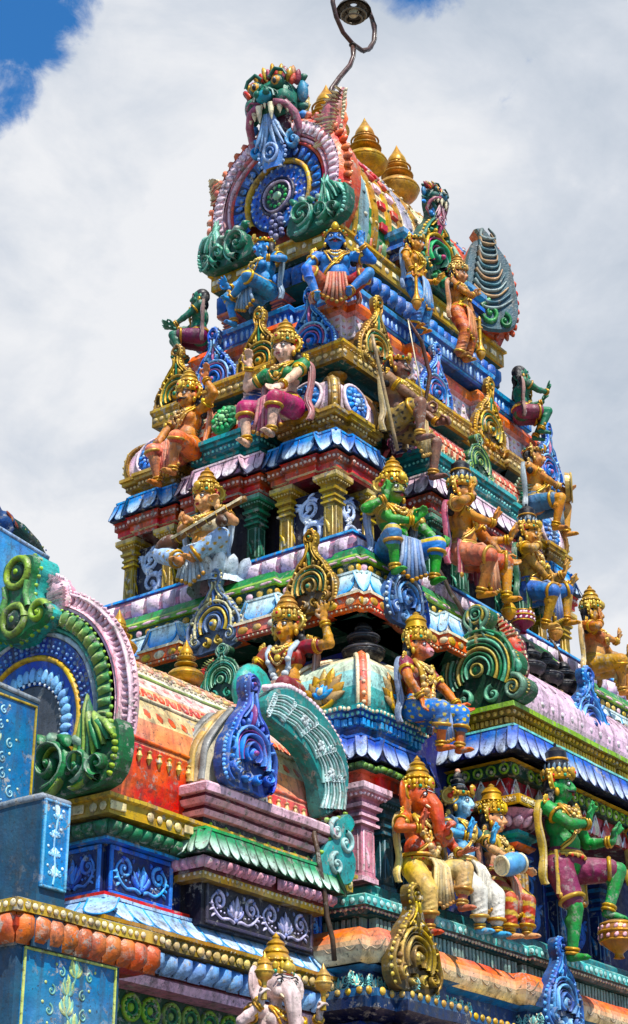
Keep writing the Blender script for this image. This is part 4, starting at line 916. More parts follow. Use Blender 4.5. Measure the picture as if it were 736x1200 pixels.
# lion mask over the gable
def lion_mask(parent, f, s, skin, tongue, name='lion_mask'):
    mb = MB(); b = lambda a, q, c, r, col, **k: ball(mb, f.p(a*s, q*s, c*s), tuple(x*s for x in r), col, 12, 8, f)
    g2 = mix(skin, BLACK, .35)
    b(0, .1, -.05, (.34, .30, .26), skin)
    b(0, .10, .17, (.15, .10, .16), skin); b(0, .05, .28, (.12, .08, .08), mix(skin, SKY, .3))
    for q in (-1, 1):
        b(q*.07, .07, .34, (.05, .045, .04), g2); b(q*.22, .03, .15, (.13, .11, .12), skin)
        b(q*.16, .24, .18, (.105, .09, .07), g2); b(q*.16, .24, .20, (.075, .068, .065), hx('d89a3a')); b(q*.155, .235, .245, (.034, .042, .028), BLACK); b(q*.165, .25, .268, (.012, .012, .008), WHITE)
        for w_ in range(4): rib(mb, f.at(0, 0, (.30-.03*w_)*s), [(q*(.03+.05*w_)*s, (.16-.02*w_)*s), (q*(.08+.05*w_)*s, (.12-.02*w_)*s), (q*(.09+.06*w_)*s, (.04-.02*w_)*s)], .014*s, .03*s, mix(skin, WHITE, .3) if w_ % 2 else g2)
        rib(mb, f.at(0, 0, .2*s), [(q*.05*s, .31*s), (q*.15*s, .40*s), (q*.27*s, .35*s), (q*.31*s, .27*s)], .022*s, .04*s, g2)
        b(q*.40, .16, -.05, (.08, .14, .06), mix(skin, SKY, .4))
        tube(mb, [f.p(q*.12*s, -.04*s, .26*s), f.p(q*.26*s, -.06*s, .20*s), f.p(q*.34*s, -.16*s, .10*s), f.p(q*.36*s, -.34*s, .0), f.p(q*.26*s, -.50*s, .02*s)], [.04*s, .045*s, .045*s, .04*s, .025*s], hx('a85a72'), 8)
        for k, (a, ln) in enumerate(((.09, .20), (.19, .13), (.28, .12))):
            f3 = f.at(q*a*s, -.05*s, (.27-.05*k)*s)
            lathe(mb, f3.o, [(.045*s, 0), (.035*s, -ln*.5*s), (.004*s, -ln*s)], 8, f3, col=CREAM)
        curl(mb, f, q*.28*s, -.46*s, .11*s, PI*.5, q*1.3, .035*s, .08*s, SKY, .05*s)
    b(0, -.20, .02, (.25, .20, .08), hx('4a0a24'))
    for k in range(13): leaf(mb, f.at(0, 0, (.10-.004*abs(k-6))*s), (k-6)*.05*s, (.36-.004*(k-6)**2)*s, PI/2-(k-6)*.12, (.16+.05*(k % 2))*s, .035*s, .05*s, (RED, YEL, hx('b8506a'), GOLD)[k % 4], .3)
    for k in range(9): leaf(mb, f.at(0, 0, .0), (k-4)*.08*s, (.34-.006*(k-4)**2)*s, PI/2-(k-4)*.16, .24*s, .05*s, .06*s, (hx('8a3040'), hx('c88a5a'))[k % 2], .4)
    rib(mb, f, [(-.30*s, -.02*s), (-.20*s, .03*s), (-.08*s, .0), (0, .02*s), (.08*s, .0), (.20*s, .03*s), (.30*s, -.02*s)], .035*s, .26*s, hx('8a4a62'))      # upper lip
    for k in range(7): lathe(mb, f.p((k-3)*.055*s, -.03*s, (.27-.012*(k-3)**2)*s), [(.020*s, 0), (.015*s, -.035*s), (.003*s, -.06*s)], 7, f, col=CREAM)
    for q in (-1, 1):
        for k in range(5): leaf(mb, f.at(0, 0, -.08*s), q*.30*s, (.30-.10*k)*s, PI/2-q*(1.0+.15*k), .20*s, .05*s, .05*s, (skin, SKY, hx('b85a7a'))[k % 3], -q*.6)
    o = mb.build(name, parent)
    m2 = MB()
    tp = [(0, -.10), (.0, -.25), (0, -.42), (0, -.62), (0, -.78)]
    rib(m2, f.at(0, 0, .14*s), [(x*s, y*s) for x, y in tp], [.06*s, .08*s, .13*s, .21*s, .13*s], .06*s, tongue, mix(tongue, BLACK, .35))
    for q in (-1, 1):
        for k in range(3): leaf(m2, f, q*.02*(k+1)*s, -.12*s, -PI/2+q*.12*k, .5*s, .025*s, .03*s, mix(tongue, WHITE, .25), q*.5, .19*s)
        for k in range(7): bead(m2, f.at(q*(.07+.13*math.sin((k+1)/8*PI))*s, (-.45-.055*k)*s, .15*s), .022*s, mix(tongue, WHITE, .3), .03*s)
    g = f.at(0, -.60*s, .19*s); flatring(m2, g, .10*s, .025*s, .03*s, mix(tongue, WHITE, .3)); flatring(m2, g, .05*s, .015*s, .04*s, mix(tongue, NAVY, .5)); bead(m2, g, .03*s, WHITE, .03*s)
    m2.build('tongue', o)
    return o
MK = FL(V(12.82, CY-.10, 14.26)).tilt(.1).yaw(.15); lion_mask(G1, Fr(MK.o, MK.u*.80, MK.v*.98, MK.n*.85), 1.04, hx('0e6f58'), hx('2a86d0'))
# plumes rising on either side of the mask
crest(TW, FL(V(13.02, CY-.70, 13.55)), .88, .15, hx('c9707a'), CREAM, hx('d8622e'), bend=.5)
crest(TW, FL(V(13.05, CY-.30, 14.30)), .36, .08, YEL, CREAM, hx('9a7a2a'), bend=-.9)
crest(TW, FL(V(13.02, CY+.80, 13.45)), .50, .11, hx('d8622e'), CREAM, hx('8a3a1c'), bend=-.7)
# middle dormer of the vault with its own small mask
MF = FR(V(14.72, 9.42, 12.60))
md = kudu(TW, MF, .86, 1.30, hx('1d6f58'), YEL, hx('b64a7a'), hx('2fb06a'), .18, 'vault_dormer')
lion_mask(md, MF.at(0, 1.16, .10), .46, hx('1c5a50'), hx('b04a6a'))
for k, (x, z) in enumerate(((14.12, 12.66), (15.42, 12.62))):
    mb = MB(); o = V(x, 9.42, z-.06); sq_loft(mb, o, [(.16, 0), (.16, .05), (.12, .06), (.12, .12), (.18, .14), (.18, .19), (.14, .2), (.14, .28), (.2, .31), (.2, .37)], [NAVY, BLUE, COBALT, NAVY, BLUE, NAVY, COBALT, SKY, mix(SKY, STONE, .3)]); mb.build('dormer_pier', md)
# back gable's feathers and foot
for i, (y, z, a) in enumerate(((9.35, 13.2, -.3), (9.5, 13.7, -.1), (9.85, 14.05, .2))): pass
BG = FD(V(15.92, 9.36, 12.60), -.62, -.78); BG = Fr(BG.o, BG.u*.70, BG.v*.84, BG.n*.8)
mb = MB()
pts = catmull([(-.30, 0), (.25, 0), (.42, .3), (.40, .7), (.30, 1.1), (.05, 1.42), (-.12, 1.62), (-.30, 1.60), (-.22, 1.46), (-.36, 1.35), (-.48, 1.0), (-.46, .5)], 3)
n1 = outline_plate(mb, BG, pts, -.05, .16, hx('3f5a62'), hx('b8502e'), .88)
for k in range(13):
    y = .32+k*.095; rib(mb, BG, catmull([(-.42+.02*k, y+.12), (-.2, y-.02), (.05, y), (.3-.03*k, y+.16)], 4, False), taper(13, .038, .016), .06, (hx('8f9f9c'), hx('3f6a74'), hx('b08a62'))[k % 3], hx('141c30'), n1)
curl(mb, BG, -.1, .22, .2, PI*.5, 1.4, .05, .06, hx('3f8f4f'), n1); curl(mb, BG, .15, .12, .12, PI*.5, -1.2, .04, .05, hx('1f6a3a'), n1)
for k in range(0, len(pts), 1):
    if pts[k][0] > 0: leaf(mb, BG, pts[k][0]*.96, pts[k][1], math.atan2(pts[k][1]-.7, pts[k][0])-.4, .12, .04, .05, hx('d0603a'), .6, .06)
mb.build('gable_plume', TW)

# ---- horseshoe ornaments in front of the friezes
KG = (hx('a67c22', .25), hx('d4ab45', .25), hx('0f7a50'), hx('c89a38', .25))
KB = (hx('1f6fce'), hx('8cc4f0'), hx('c878a0'), hx('2a84dc'))
KB2 = (hx('2a62b0'), hx('b8d0ea'), hx('20365f'), hx('5f92d0'))
KS = (hx('6f86a8'), hx('d8cf9a'), hx('3a6fae'), hx('c9a83a', .2))
KGG = (hx('8a6a1c', .3), hx('c9a63c', .3), hx('6a5518', .3), hx('b8962f', .3))
KBL = (hx('1f5fb4'), hx('4f9be0'), hx('163f8c'), hx('6fb2ea'))
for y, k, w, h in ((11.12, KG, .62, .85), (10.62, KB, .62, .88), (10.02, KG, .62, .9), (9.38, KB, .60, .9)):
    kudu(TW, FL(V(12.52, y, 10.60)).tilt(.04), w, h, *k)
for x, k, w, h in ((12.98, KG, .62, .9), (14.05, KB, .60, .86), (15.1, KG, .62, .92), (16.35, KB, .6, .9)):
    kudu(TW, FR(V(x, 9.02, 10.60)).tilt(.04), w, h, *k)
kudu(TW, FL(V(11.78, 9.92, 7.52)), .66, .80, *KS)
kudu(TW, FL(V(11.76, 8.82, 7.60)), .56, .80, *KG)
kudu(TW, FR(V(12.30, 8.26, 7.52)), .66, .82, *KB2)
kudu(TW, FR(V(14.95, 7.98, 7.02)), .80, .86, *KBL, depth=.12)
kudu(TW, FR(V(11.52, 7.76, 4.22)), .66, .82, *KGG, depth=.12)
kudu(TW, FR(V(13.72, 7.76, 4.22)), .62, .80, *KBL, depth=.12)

scroll_gable(TW, FL(onx(262, 822, 11.62)), .52, hx('12603a'), hx('8fbf9a'), hx('2f8f7a'), 'small_gable_ornament')
crest(TW, FL(onx(240, 812, 11.66)), .34, .07, hx('c03a28'), hx('b8c86a'), hx('6a1c18'), bend=.7)

for x in (14.25, 15.15, 15.95): pillar(TW, x, 8.50, 5.16, 6.15, .16, hx('12306a'), hx('2a6a9c'), panel=hx('0e2450'))
for x in (14.7, 15.55): framed_panel(TW, FR(V(x, 8.535, 5.62)), .56, .72, hx('0a1340'), hx('1c3f7c'), hx('3f6ab0'), hx('24508c'), True, fw=.02, hh=.012)
# =============================================================== THE SMALL VAULTED SHRINE AT LOWER LEFT
SH = thing('vaulted_shrine', 'small shrine with orange striped barrel roof and green horseshoe gable, at lower left', 'shrine', V(10, 9.1, 0))
S0 = plan(8.82, 11.3, 8.36, 9.85)
def shm(name, poly, prof, cols, extra=None): return moulding(name, poly, prof, cols, extra, SH)
shm('plinth', plan(8.95, 11.3, 8.5, 9.7), [(.2, 0), (.2, .5), (0, .6), (0, 3.9)], [STONE, STONE, COBALT, COBALT])
def ex(mb):
    for f, w in slots(S0, -.1, 3.86, .2):
        flatring(mb, f, .085, .014, .02, LIME, n=18); flatring(mb, f, .055, .012, .02, GREEN, n=14); bead(mb, f, .03, LIME, .02)
        for i in range(10): bead(mb, f.rot(i*PI/5).at(.07, 0, 0), .012, mix(LIME, CREAM, .3), .02)
shm('medallion_band', S0, [(-.12, 3.2), (-.1, 3.6), (-.1, 3.97)], [hx('0a1a18'), hx('0d4a2c')], ex)
def ex(mb): row_cushion(mb, S0, .10, 4.14, .14, .16, .08, hx('2a6ec8'), mix(SKY, WHITE, .35))
shm('lotus_course', S0, [(-.1, 3.97), (.06, 3.98), (.08, 4.04), (.06, 4.06), (.10, 4.07), (.12, 4.21)], [ROSE, PINK, ROSE, MAROON, NAVY], ex)
def ex(mb): row_beads(mb, S0, .195, 4.255, .085, .034, mix(YEL, CREAM, .35), .02); row_beads(mb, S0, .21, 4.305, .04, .01, CREAM, .01)
shm('gold_course', S0, [(.0, 4.20), (.19, 4.215), (.19, 4.295), (.22, 4.30), (.22, 4.325), (.0, 4.33)], [OLIVE, OLIVE, hx('a8862a', .2), GOLD, mix(GOLD, STONE, .4)], ex)
mb = MB(); kapota(mb, off(S0, .06), 4.325, 4.485, .14, .19, mix(SKY, WHITE, .35), mix(SKY, WHITE, .75), mix(SKY, STONE, .3), mix(SKY, WHITE, .5), SKY); mb.build('eave', SH)
shm('red_line', S0, [(-.1, 4.48), (.05, 4.50), (.05, 4.535), (-.05, 4.545)], [BRICK, RED, mix(RED, STONE, .3)])
shm('panel_wall', plan(8.86, 11.25, 8.40, 9.8), [(0, 4.5), (0, 5.0)], [NAVY])
for x, w in ((9.19, .64), (11.08, .34)): framed_panel(SH, FR(V(x, 8.37, 4.71)), w, .34, hx('0c1a5c'), hx('2a6ad0'), hx('5aa6f0'), hx('2a62c8'), fw=.03)
framed_panel(SH, FL(V(8.83, 8.86, 4.71)), .9, .34, hx('0c1a5c'), hx('2a6ad0'), hx('4a8ae0'), hx('2450a8'), fw=.03)
def ex(mb): row_cushion(mb, S0, .08, 4.965, .105, .10, .06, hx('1d7a4a'), hx('0c4a30'))
shm('green_course', S0, [(0, 4.885), (.05, 4.89), (.05, 4.91), (.06, 4.92), (.08, 5.02)], [BLUE, SKY, DKG, DKG], ex)
def ex(mb):
    for i, (f, w) in enumerate(slots(S0, .155, 5.085, .19)):
        if i % 3 == 0: box(mb, f, -.075, .075, -.03, .03, -.005, .012, mix(YEL, CREAM, .6), .008)
        else:
            for s in (-1, 1): bead(mb, f.at(s*.045, 0, 0), .034, mix(YEL, CREAM, .6), .014)
shm('gold_cornice', S0, [(0, 5.02), (.15, 5.03), (.15, 5.13), (.18, 5.14), (.18, 5.165), (-.2, 5.17)], [OLIVE, hx('b8901c', .15), YEL, YEL, mix(YEL, STONE, .5)], ex)
# vault
def ex(mb, prof):
    for k in range(24):
        f = roof_frame(prof, 1, 8.95+k*.105)
        lathe(mb, f.p(0, .09, .01), [(.002, -.10), (.025, -.055), (.012, -.02), (.02, -.005), (.002, .01)], 6, f, col=mix(YEL, CREAM, .25))
    for k in range(18):
        f = roof_frame(prof, 4, 8.95+k*.135 ); rib(mb, f, [(-.062, .05), (-.04, -.02), (0, -.05), (.04, -.02), (.062, .05)], .010, .01, mix(ORANGE, RED, .6)); leaf(mb, f, 0, -.02, PI/2, .09, .02, .01, mix(ORANGE, RED, .3), .2)
        f = roof_frame(prof, 3, 8.95+k*.135); leaf(mb, f, 0, -.07, PI/2, .10, .03, .006, mix(ORANGE, RED, .4), .9)
        f = roof_frame(prof, 5, 8.95+k*.135); bead(mb, f, .024, mix(PINK, ORANGE, .5), .008, .04)
    for i in (2, 4, 6):
        f = roof_frame(prof, i, 8.9); rib(mb, f, [(q*.2, -.075+.006*math.sin(q*3)) for q in range(12)], .016, .02, (ORANGE, CREAM, mix(LIME, STONE, .5))[(i-2)//2])
    for i in (7, 8, 9):
        for k in range(13):
            f = roof_frame(prof, i, 8.95+k*.18); curl(mb, f, 0, .0, .055, PI/2, 1.4*(-1)**k, .014, .022, (mix(ORANGE, CREAM, .4), mix(GOLD, CREAM, .3))[k % 2]); leaf(mb, f, .06, -.05, .5, .12, .022, .018, mix(CREAM, STONE, .45), .9); leaf(mb, f, -.07, .05, -.6, .11, .018, .018, mix(RED, CREAM, .5), -.7); leaf(mb, f, -.02, -.07, .2, .14, .012, .014, mix(ROSE, CREAM, .3), .5)
    for k in range(50): f = roof_frame(prof, 6, 8.92+k*.048).at(0, .05); bead(mb, f, .016, mix(CREAM, MAROON, .35), .02)
SO = hx('d8401c')
barrel(SH, 8.78, 11.28, 9.1, .72, 5.16, 6.62, [SO, SO, mix(ORANGE, CREAM, .25), mix(YEL, CREAM, .55), mix(ORANGE, CREAM, .5), mix(PINK, CREAM, .45), mix(CREAM, WHITE, .3), mix(CREAM, LIME, .2), mix(CREAM, WHITE, .4), mix(CREAM, PINK, .25)], extra=ex)
# green horseshoe gable
SG = FL(V(8.72, 9.08, 5.78)); SG = Fr(SG.o, SG.u*.90, SG.v*.93, SG.n*.9)
mb = MB(); A0, A1 = -.55, PI+.55
disc(mb, SG, .95, .03, hx('2c3448'), 40, -.14)
band(mb, SG, .97, 1.0, A0, A1, -.16, .06, [ROSE])
disc(mb, SG, .38, .02, hx('4a4d52'), 28, -.02)
band(mb, SG, .36, .55, A0, A1, .0, .03, [hx('1d56b4')])
for g in around(SG, .45, A0, A1, 26, .02): leaf(mb, g, 0, -.07, PI/2, .14, .035, .02, hx('8cc4f0'), .2); bead(mb, g.at(.03, -.08, .0), .014, WHITE, .01)
flatring(mb, SG, .575, .028, .06, YEL, A0, A1)
band(mb, SG, .60, .74, A0, A1, .03, .05, [hx('1c3f9c')])
for r in (.63, .67, .71):
    for g in around(SG, r, A0, A1, 46, .04): bead(mb, g, .016, hx('5a8fd8') if r != .67 else hx('8ab0e0'), .02)
flatring(mb, SG, .765, .028, .07, hx('b8c4c8'), A0, A1); flatring(mb, SG, .81, .024, .08, hx('3f9c84'), A0, A1)
band(mb, SG, .83, .96, A0, A1, .09, .08, [hx('125a34')])
for g in around(SG, .895, A0, A1, 40, .09): cushion(mb, g, .068, .12, .035, hx('2f8a4c'), hx('8f9e44')); leaf(mb, g, 0, -.05, PI/2, .11, .012, .045, hx('a9b86a'), .2)
for g in around(SG, .955, A0, A1, 60, .07): bead(mb, g, .018, LIME, .02)
GA = mb.build('gable', SH)
mb = MB()                                                        # pink leafy crest round the arch
band(mb, SG, .97, 1.12, A0+.35, A1-.35, .05, -.06, [PINK])
for g in around(SG, 1.045, A0+.35, A1-.35, 64, .0): leaf(mb, g, -.01, -.09, PI/2-.75, .22, .020, .022, mix(PINK, WHITE, .12), 1.0, 0, mix(ROSE, MAROON, .3))
for r, w_, c_ in ((.985, .018, mix(PINK, WHITE, .3)), (1.10, .018, mix(PINK, WHITE, .2))): flatring(mb, SG, r, w_, .04, c_, A0+.35, A1-.35, 0., 40)
for g in around(SG, 1.125, A0+.35, A1-.35, 70, -.02): bead(mb, g, .016, PINK, .03)
mb.build('leafy_crest', GA)
crest(GA, FL(V(8.70, 8.80, 6.62)), .34, .085, PINK, mix(PINK, WHITE, .4), ROSE, bend=-.6, name='leafy_crest')
mb = MB()                                                        # S-scroll finial
half = [(.10, -.05), (.20, .0), (.34, .02), (.42, .12), (.36, .22), (.24, .24), (.17, .34), (.18, .46), (.22, .56), (.18, .68), (.0, .72)]
half = [(x*.9, y*.95) for x, y in half]
pts = catmull(half+[(-x, y) for x, y in half[::-1][1:]], 3); fg = SG.at(0, .72, .10)
n1 = outline_plate(mb, fg, pts, -.14, .08, hx('14703c'), hx('2aa8a0'), .88)
for y, r in ((.12, .12), (.52, .12)):
    g = fg.at(0, y, n1); flatring(mb, g, r, .03, .04, hx('86a83a')); bead(mb, g, r*.7, hx('0c3a2a'), .04); bead(mb, g.at(0, 0, .03), r*.25, LIME, .02)
for s in (-1, 1): curl(mb, fg, s*.27, .12, .10, PI*.9 if s < 0 else PI*.1, s*1.3, .03, .05, hx('86a83a'), n1); rib(mb, fg, [(s*.15, .2), (s*.11, .32), (s*.13, .42)], .03, .04, hx('5a9c4a'), None, n1)
for k in range(0, len(pts), 2): bead(mb, fg.at(pts[k][0]*.97, pts[k][1], .06), .018, LIME, .03)
mb.build('gable_finial', GA)
for s in (1, -1): volutes(GA, SG.at(s*.26, -.63, .10), s*1.38, hx('1a7a3f'), hx('8fae3a'))
# far gable: teal plume with a pink scalloped edge
def px_plate(parent, y, pxs, c, side, name, n=.14, detail=None, fr=FR):
    f = FR(V(0, y, 0)); pts = []
    for px, py in pxs: p = ony(px, py, y); pts.append((p.x, p.z))
    area = sum(pts[i-1][0]*pts[i][1]-pts[i][0]*pts[i-1][1] for i in range(len(pts)))
    if area < 0: pts = pts[::-1]
    pts = catmull(pts, 3); mb = MB(); n1 = outline_plate(mb, f, pts, -n, n*.5, c, side, .93)
    if detail: detail(mb, f, pts, n1)
    return mb.build(name, parent)
TL = hx('2a9a8e')
def det(mb, f, pts, n1):
    P = lambda px, py: (lambda p: (p.x, p.z))(ony(px, py, 8.20))
    cl = [(384, 950), (386, 915), (376, 882), (356, 854), (332, 834), (312, 826)]
    for o_, c_ in ((-13, .3), (-9.5, .6), (-6, .2), (-2.5, .6), (1, .25), (4.5, .6), (8, .2), (11, .5)):
        for st in range(0, 5):
            a, b = cl[st], cl[min(st+1, 5)]; nx, ny = (b[1]-a[1]), -(b[0]-a[0]); L = math.hypot(nx, ny)
            p = (a[0]-nx/L*o_*1.1, a[1]-ny/L*o_*1.1); q = (b[0]-nx/L*o_*.9, b[1]-ny/L*o_*.9); m = ((p[0]+q[0])/2-nx/L*2.5, (p[1]+q[1])/2-ny/L*2.5)
            rib(mb, f, catmull([P(*p), P(*m), P(*q)], 4, False), taper(9, .017, .006), .022, mix(TL, WHITE, c_), mix(TL, BLACK, .5), n1)
            x, y = P(*q); curl(mb, f, x, y, .032, PI*(.5+.2*st), 1.2, .009, .016, mix(TL, WHITE, .6), n1)
    for px, py in ((350, 846), (369, 876), (381, 908)):
        x, y = P(px, py)
        for i in range(6): leaf(mb, f.at(x, y, n1+.012).rot(i*PI/3), .005, 0, 0, .05, .018, .015, mix(TL, WHITE, .7), .2)
    ed = catmull([P(398, 942), P(403, 900), P(390, 858), P(365, 826), P(338, 806), P(312, 806)], 7, False)
    for x, y in ed: bead(mb, f.at(x, y, .0), .034, mix(PINK, WHITE, .35), .06)
px_plate(SH, 8.22, [(376, 958), (398, 938), (401, 900), (388, 862), (364, 830), (338, 810), (318, 808), (306, 822), (309, 845), (330, 862), (352, 884), (366, 915), (370, 942)], mix(TL, DTEAL, .55), mix(TL, DTEAL, .4), 'far_gable_plume', .08, det)
def det(mb, f, pts, n1):
    for px, py, t in ((385, 1015, 1.4), (396, 990, -1.3), (385, 975, 1.2)):
        p = ony(px, py, 8.15); curl(mb, f, p.x, p.z, .09, PI/2, t, .022, .03, mix(TL, WHITE, .35), n1)
    for k in range(len(pts)):
        if k % 2 == 0: bead(mb, f.at(pts[k][0], pts[k][1], .03), .02, LIME, .03)
px_plate(SH, 8.15, [(368, 1030), (385, 1038), (404, 1036), (409, 1010), (400, 985), (408, 968), (400, 955), (388, 962), (378, 962), (384, 978), (372, 1000)], hx('1f8f8e'), DTEAL, 'far_gable_foot', .08, det)
mb = MB(); c = ony(292, 812, 8.9); ball(mb, c+V(.05, 0, 0), (.24, .26, .12), hx('2f9f92'), 14, 9)
f = FR(c); [leaf(mb, f.at(0, 0, .10), -.18+.03*i, -.15, 1.2-.1*i, .3, .03, .02, mix(TL, WHITE, .3), -.4) for i in range(4)]; mb.build('gable_lobe', SH)
# porch standing out of the long side
PP = plan(9.60, 10.98, 8.17, 8.7)
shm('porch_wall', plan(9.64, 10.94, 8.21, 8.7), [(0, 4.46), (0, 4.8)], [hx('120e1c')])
framed_panel(SH, FR(V(10.29, 8.20, 4.625)), 1.22, .30, hx('120e20'), hx('3a3550'), hx('c4bcdc'), hx('7f86b8'), fw=.022)
def ex(mb): row_cushion(mb, PP, .07, 4.865, .07, .085, .05, mix(PINK, ROSE, .5), ROSE); row_beads(mb, PP, .035, 4.795, .05, .013, CREAM, .01)
shm('porch_course', PP, [(-.05, 4.75), (.03, 4.76), (.035, 4.81), (.04, 4.82), (.06, 4.91)], [OLIVE, YEL, MAROON, MAROON], ex)
mb = MB(); kapota(mb, off(PP, .07), 4.91, 5.09, .07, .105, hx('0f8a50'), hx('d8efe0'), hx('0a4a30'), LEAF); mb.build('porch_eave', SH)
def ex(mb):
    for i, (f, w) in enumerate(slots(PP, -.035, 5.165, .17)): leaf(mb, f, -.07, -.04, .9, .13, .02, .012, YEL, -1.2); leaf(mb, f, .05, -.045, 1.9, .1, .018, .012, mix(YEL, CREAM, .4), .9); bead(mb, f.at(0, .015), .016, LIME, .012)
shm('porch_frieze', PP, [(-.04, 5.10), (.02, 5.12), (-.04, 5.13), (-.04, 5.23)], [YEL, YEL, hx('141820')], ex)
shm('porch_cornice', PP, [(-.04, 5.22), (.0, 5.225), (.02, 5.26), (0, 5.29), (.04, 5.30), (.07, 5.335), (.05, 5.365), (.09, 5.37), (.10, 5.42), (.08, 5.44), (-.1, 5.45)], [ROSE, mix(PINK, ROSE, .4), MAROON, ROSE, mix(PINK, ROSE, .5), MAROON, mix(PINK, ROSE, .3), PINK, PINK, mix(PINK, STONE, .4)])
mb = MB(); pf = FR(V(9.95, 8.13, 5.44)); half = [(.30, 0), (.34, .14), (.32, .30), (.22, .45), (.10, .58), (0, .66)]
pts = catmull(half+[(-x, y) for x, y in half[::-1][1:]], 3); n1 = outline_plate(mb, pf, pts, -.75, -.08, hx('d8cdb0'), hx('b9ab8c'), .95, -.05)
for k in range(6): rib(mb, Fr(pf.p(0, 0, -.08-.11*k), pf.u, pf.v, pf.n), [(p[0]*1.01, p[1]*1.01) for p in pts if p[1] > .01], .02, .05, (hx('8a8a86'), hx('c8a05a'))[k % 2])
mb.build('porch_roof', SH)
kudu(SH, FR(V(9.92, 8.10, 5.44)), .60, .90, hx('1c55b8'), hx('4f92e4'), hx('8a3a86'), hx('2a74d8'), .13, 'horseshoe_ornament')

# =============================================================== BLUE PARAPET WALLS AT THE LEFT EDGE
WB = hx('1d6a9c'); WD = hx('234a63'); WL = hx('6fb4d8'); YG = hx('b9c46a')
def slab(name, label, x0, x1, y0, y1, z0, z1, c, panel=None, dz=0., cat='wall', face=c if False else None):
    t = thing(name, label, cat, V((x0+x1)/2, (y0+y1)/2, z0), 'blue parapet walls')
    mb = MB(); m = 6; fr = FR(V(0, y0, 0))
    vs = [(x0, y0, z0), (x1, y0, z0), (x1, y1, z0), (x0, y1, z0)]; top = [(x0, y0, z1+dz), (x1, y0, z1), (x1, y1, z1), (x0, y1, z1+dz)]
    mb.add(vs+top, [(0, 1, 5, 4), (1, 2, 6, 5), (2, 3, 7, 6), (3, 0, 4, 7), (4, 5, 6, 7), (3, 2, 1, 0)], c)
    mb.build('wall', t, WALLP)
    mb = MB()                                                    # rendered coping, slightly rounded
    tube(mb, [V(x0+(x1-x0)*i/5, y0+.01, z1+dz*(1-i/5)+.004) for i in range(6)], .022, mix(c, WHITE, .3), 6); tube(mb, [V(x0+.01, y0+(y1-y0)*i/7, z1+dz+.004*math.sin(i*2)) for i in range(8)], .026, mix(c, WHITE, .2), 6)
    mb.build('coping', t)
    if panel:
        px0, px1, pz0, pz1, vert, ground, frame, c1, c2 = panel
        framed_panel(t, FR(V((px0+px1)/2, y0-.012, (pz0+pz1)/2)), px1-px0, pz1-pz0, ground, frame, c1, c2, vert, fw=.016, hh=.008)
    return t
slab('parapet_wall', 'narrow blue parapet block with white scrollwork on its right side, at the left edge', 7.60, 7.84, 7.75, 9.3, 3.9, 4.80, WD, (7.612, 7.828, 4.25, 4.79, 'floral', hx('2a7fb4'), WL, hx('d4ecf6'), hx('8cc4e4')))
slab('parapet_wall', 'blue wall panel with yellow leaf scrolls and a gold frame, above the scrollwork block', 7.3, 8.17, 8.42, 8.75, 3.9, 5.70, WD, (7.33, 8.14, 4.6, 5.66, 'floral', hx('1a6496'), hx('b59a2c'), hx('c4d8b0'), hx('8fc0d0')), .04)
slab('parapet_wall', 'plain weathered blue wall with a peacock on top, behind the green gable', 8.2, 9.70, 10.0, 10.6, 0, 7.72, hx('3f8cc0'), None, .16)
tA = slab('parapet_wall', 'broad blue corner wall with pale yellow scrolls under an orange petal moulding', 7.52, 8.40, 7.80, 9.4, 0, 3.92, WD, (7.57, 8.36, 3.0, 3.90, 'floral', hx('1b6f9e'), YG, hx('b9c87a'), hx('6fb0a0')))
mb = MB(); PA = plan(7.56, 8.62, 7.86, 9.3)
sweep(mb, PA, [(0, 3.90), (.06, 3.92), (.10, 4.0), (.10, 4.06)], [BRICK, BRICK, BRICK])
row_cushion(mb, PA, .085, 4.0, .125, .19, .07, hx('d8835a'), hx('b0522c'))
sweep(mb, PA, [(.0, 4.075), (.12, 4.085), (.12, 4.16), (.0, 4.20)], [OLIVE, hx('c2a44a', .1), mix(WD, WHITE, .35)])
row_beads(mb, PA, .125, 4.125, .06, .022, CREAM, .012)
mb.build('lotus_moulding', tA)

# =============================================================== LOOSE THINGS
for x, l in ((13.90, 'large golden pot finial nearest the lion mask gable, on the crowning roof'), (14.68, 'large golden pot finial in the middle of the crowning roof ridge'), (15.36, 'large golden pot finial farthest right on the crowning roof ridge')):
    pot_finial(V(x, 10.25, 14.38), .93, l, 'golden finials on the crowning roof', k=.84)
for x, l in ((9.62, 'small golden pot finial on the shrine roof, nearest its green gable'), (10.42, 'small golden pot finial on the shrine roof, farther from its gable')):
    pot_finial(V(x, 9.1, 6.55), .44, l, 'golden finials on the shrine roof')
def urn(o, s, label):
    t = thing('black_urn', label, 'finial', o, 'black stone finials'); mb = MB()
    lathe(mb, o, smooth_prof([(.11*s, 0), (.17*s, .05*s), (.18*s, .11*s), (.11*s, .16*s), (.10*s, .18*s), (.14*s, .21*s), (.13*s, .26*s), (.07*s, .29*s), (.08*s, .32*s), (.05*s, .37*s), (.003, .40*s)], 3), 14, col=hx('17161a')); mb.build('body', t, POTS)
    m = MB(); ring(m, o+V(0, 0, .11*s), UP, .18*s, .012*s, hx('33323a'), 16, 5); ring(m, o+V(0, 0, .235*s), UP, .14*s, .01*s, hx('33323a'), 16, 5); m.build('rim', t, POTS)
for x, l in ((14.02, 'black urn finial nearest the red crest on the pink vault'), (14.34, 'black urn finial second from the red crest on the pink vault'), (14.68, 'black urn finial third from the red crest on the pink vault'), (15.02, 'black urn finial farthest from the red crest on the pink vault')):
    urn(V(x, 8.20, 7.66), .90, l)
urn(V(12.0, 8.47, 7.14), 1.0, 'black urn finial on the small domed corner pavilion')
WOOD = hx('4a3626')
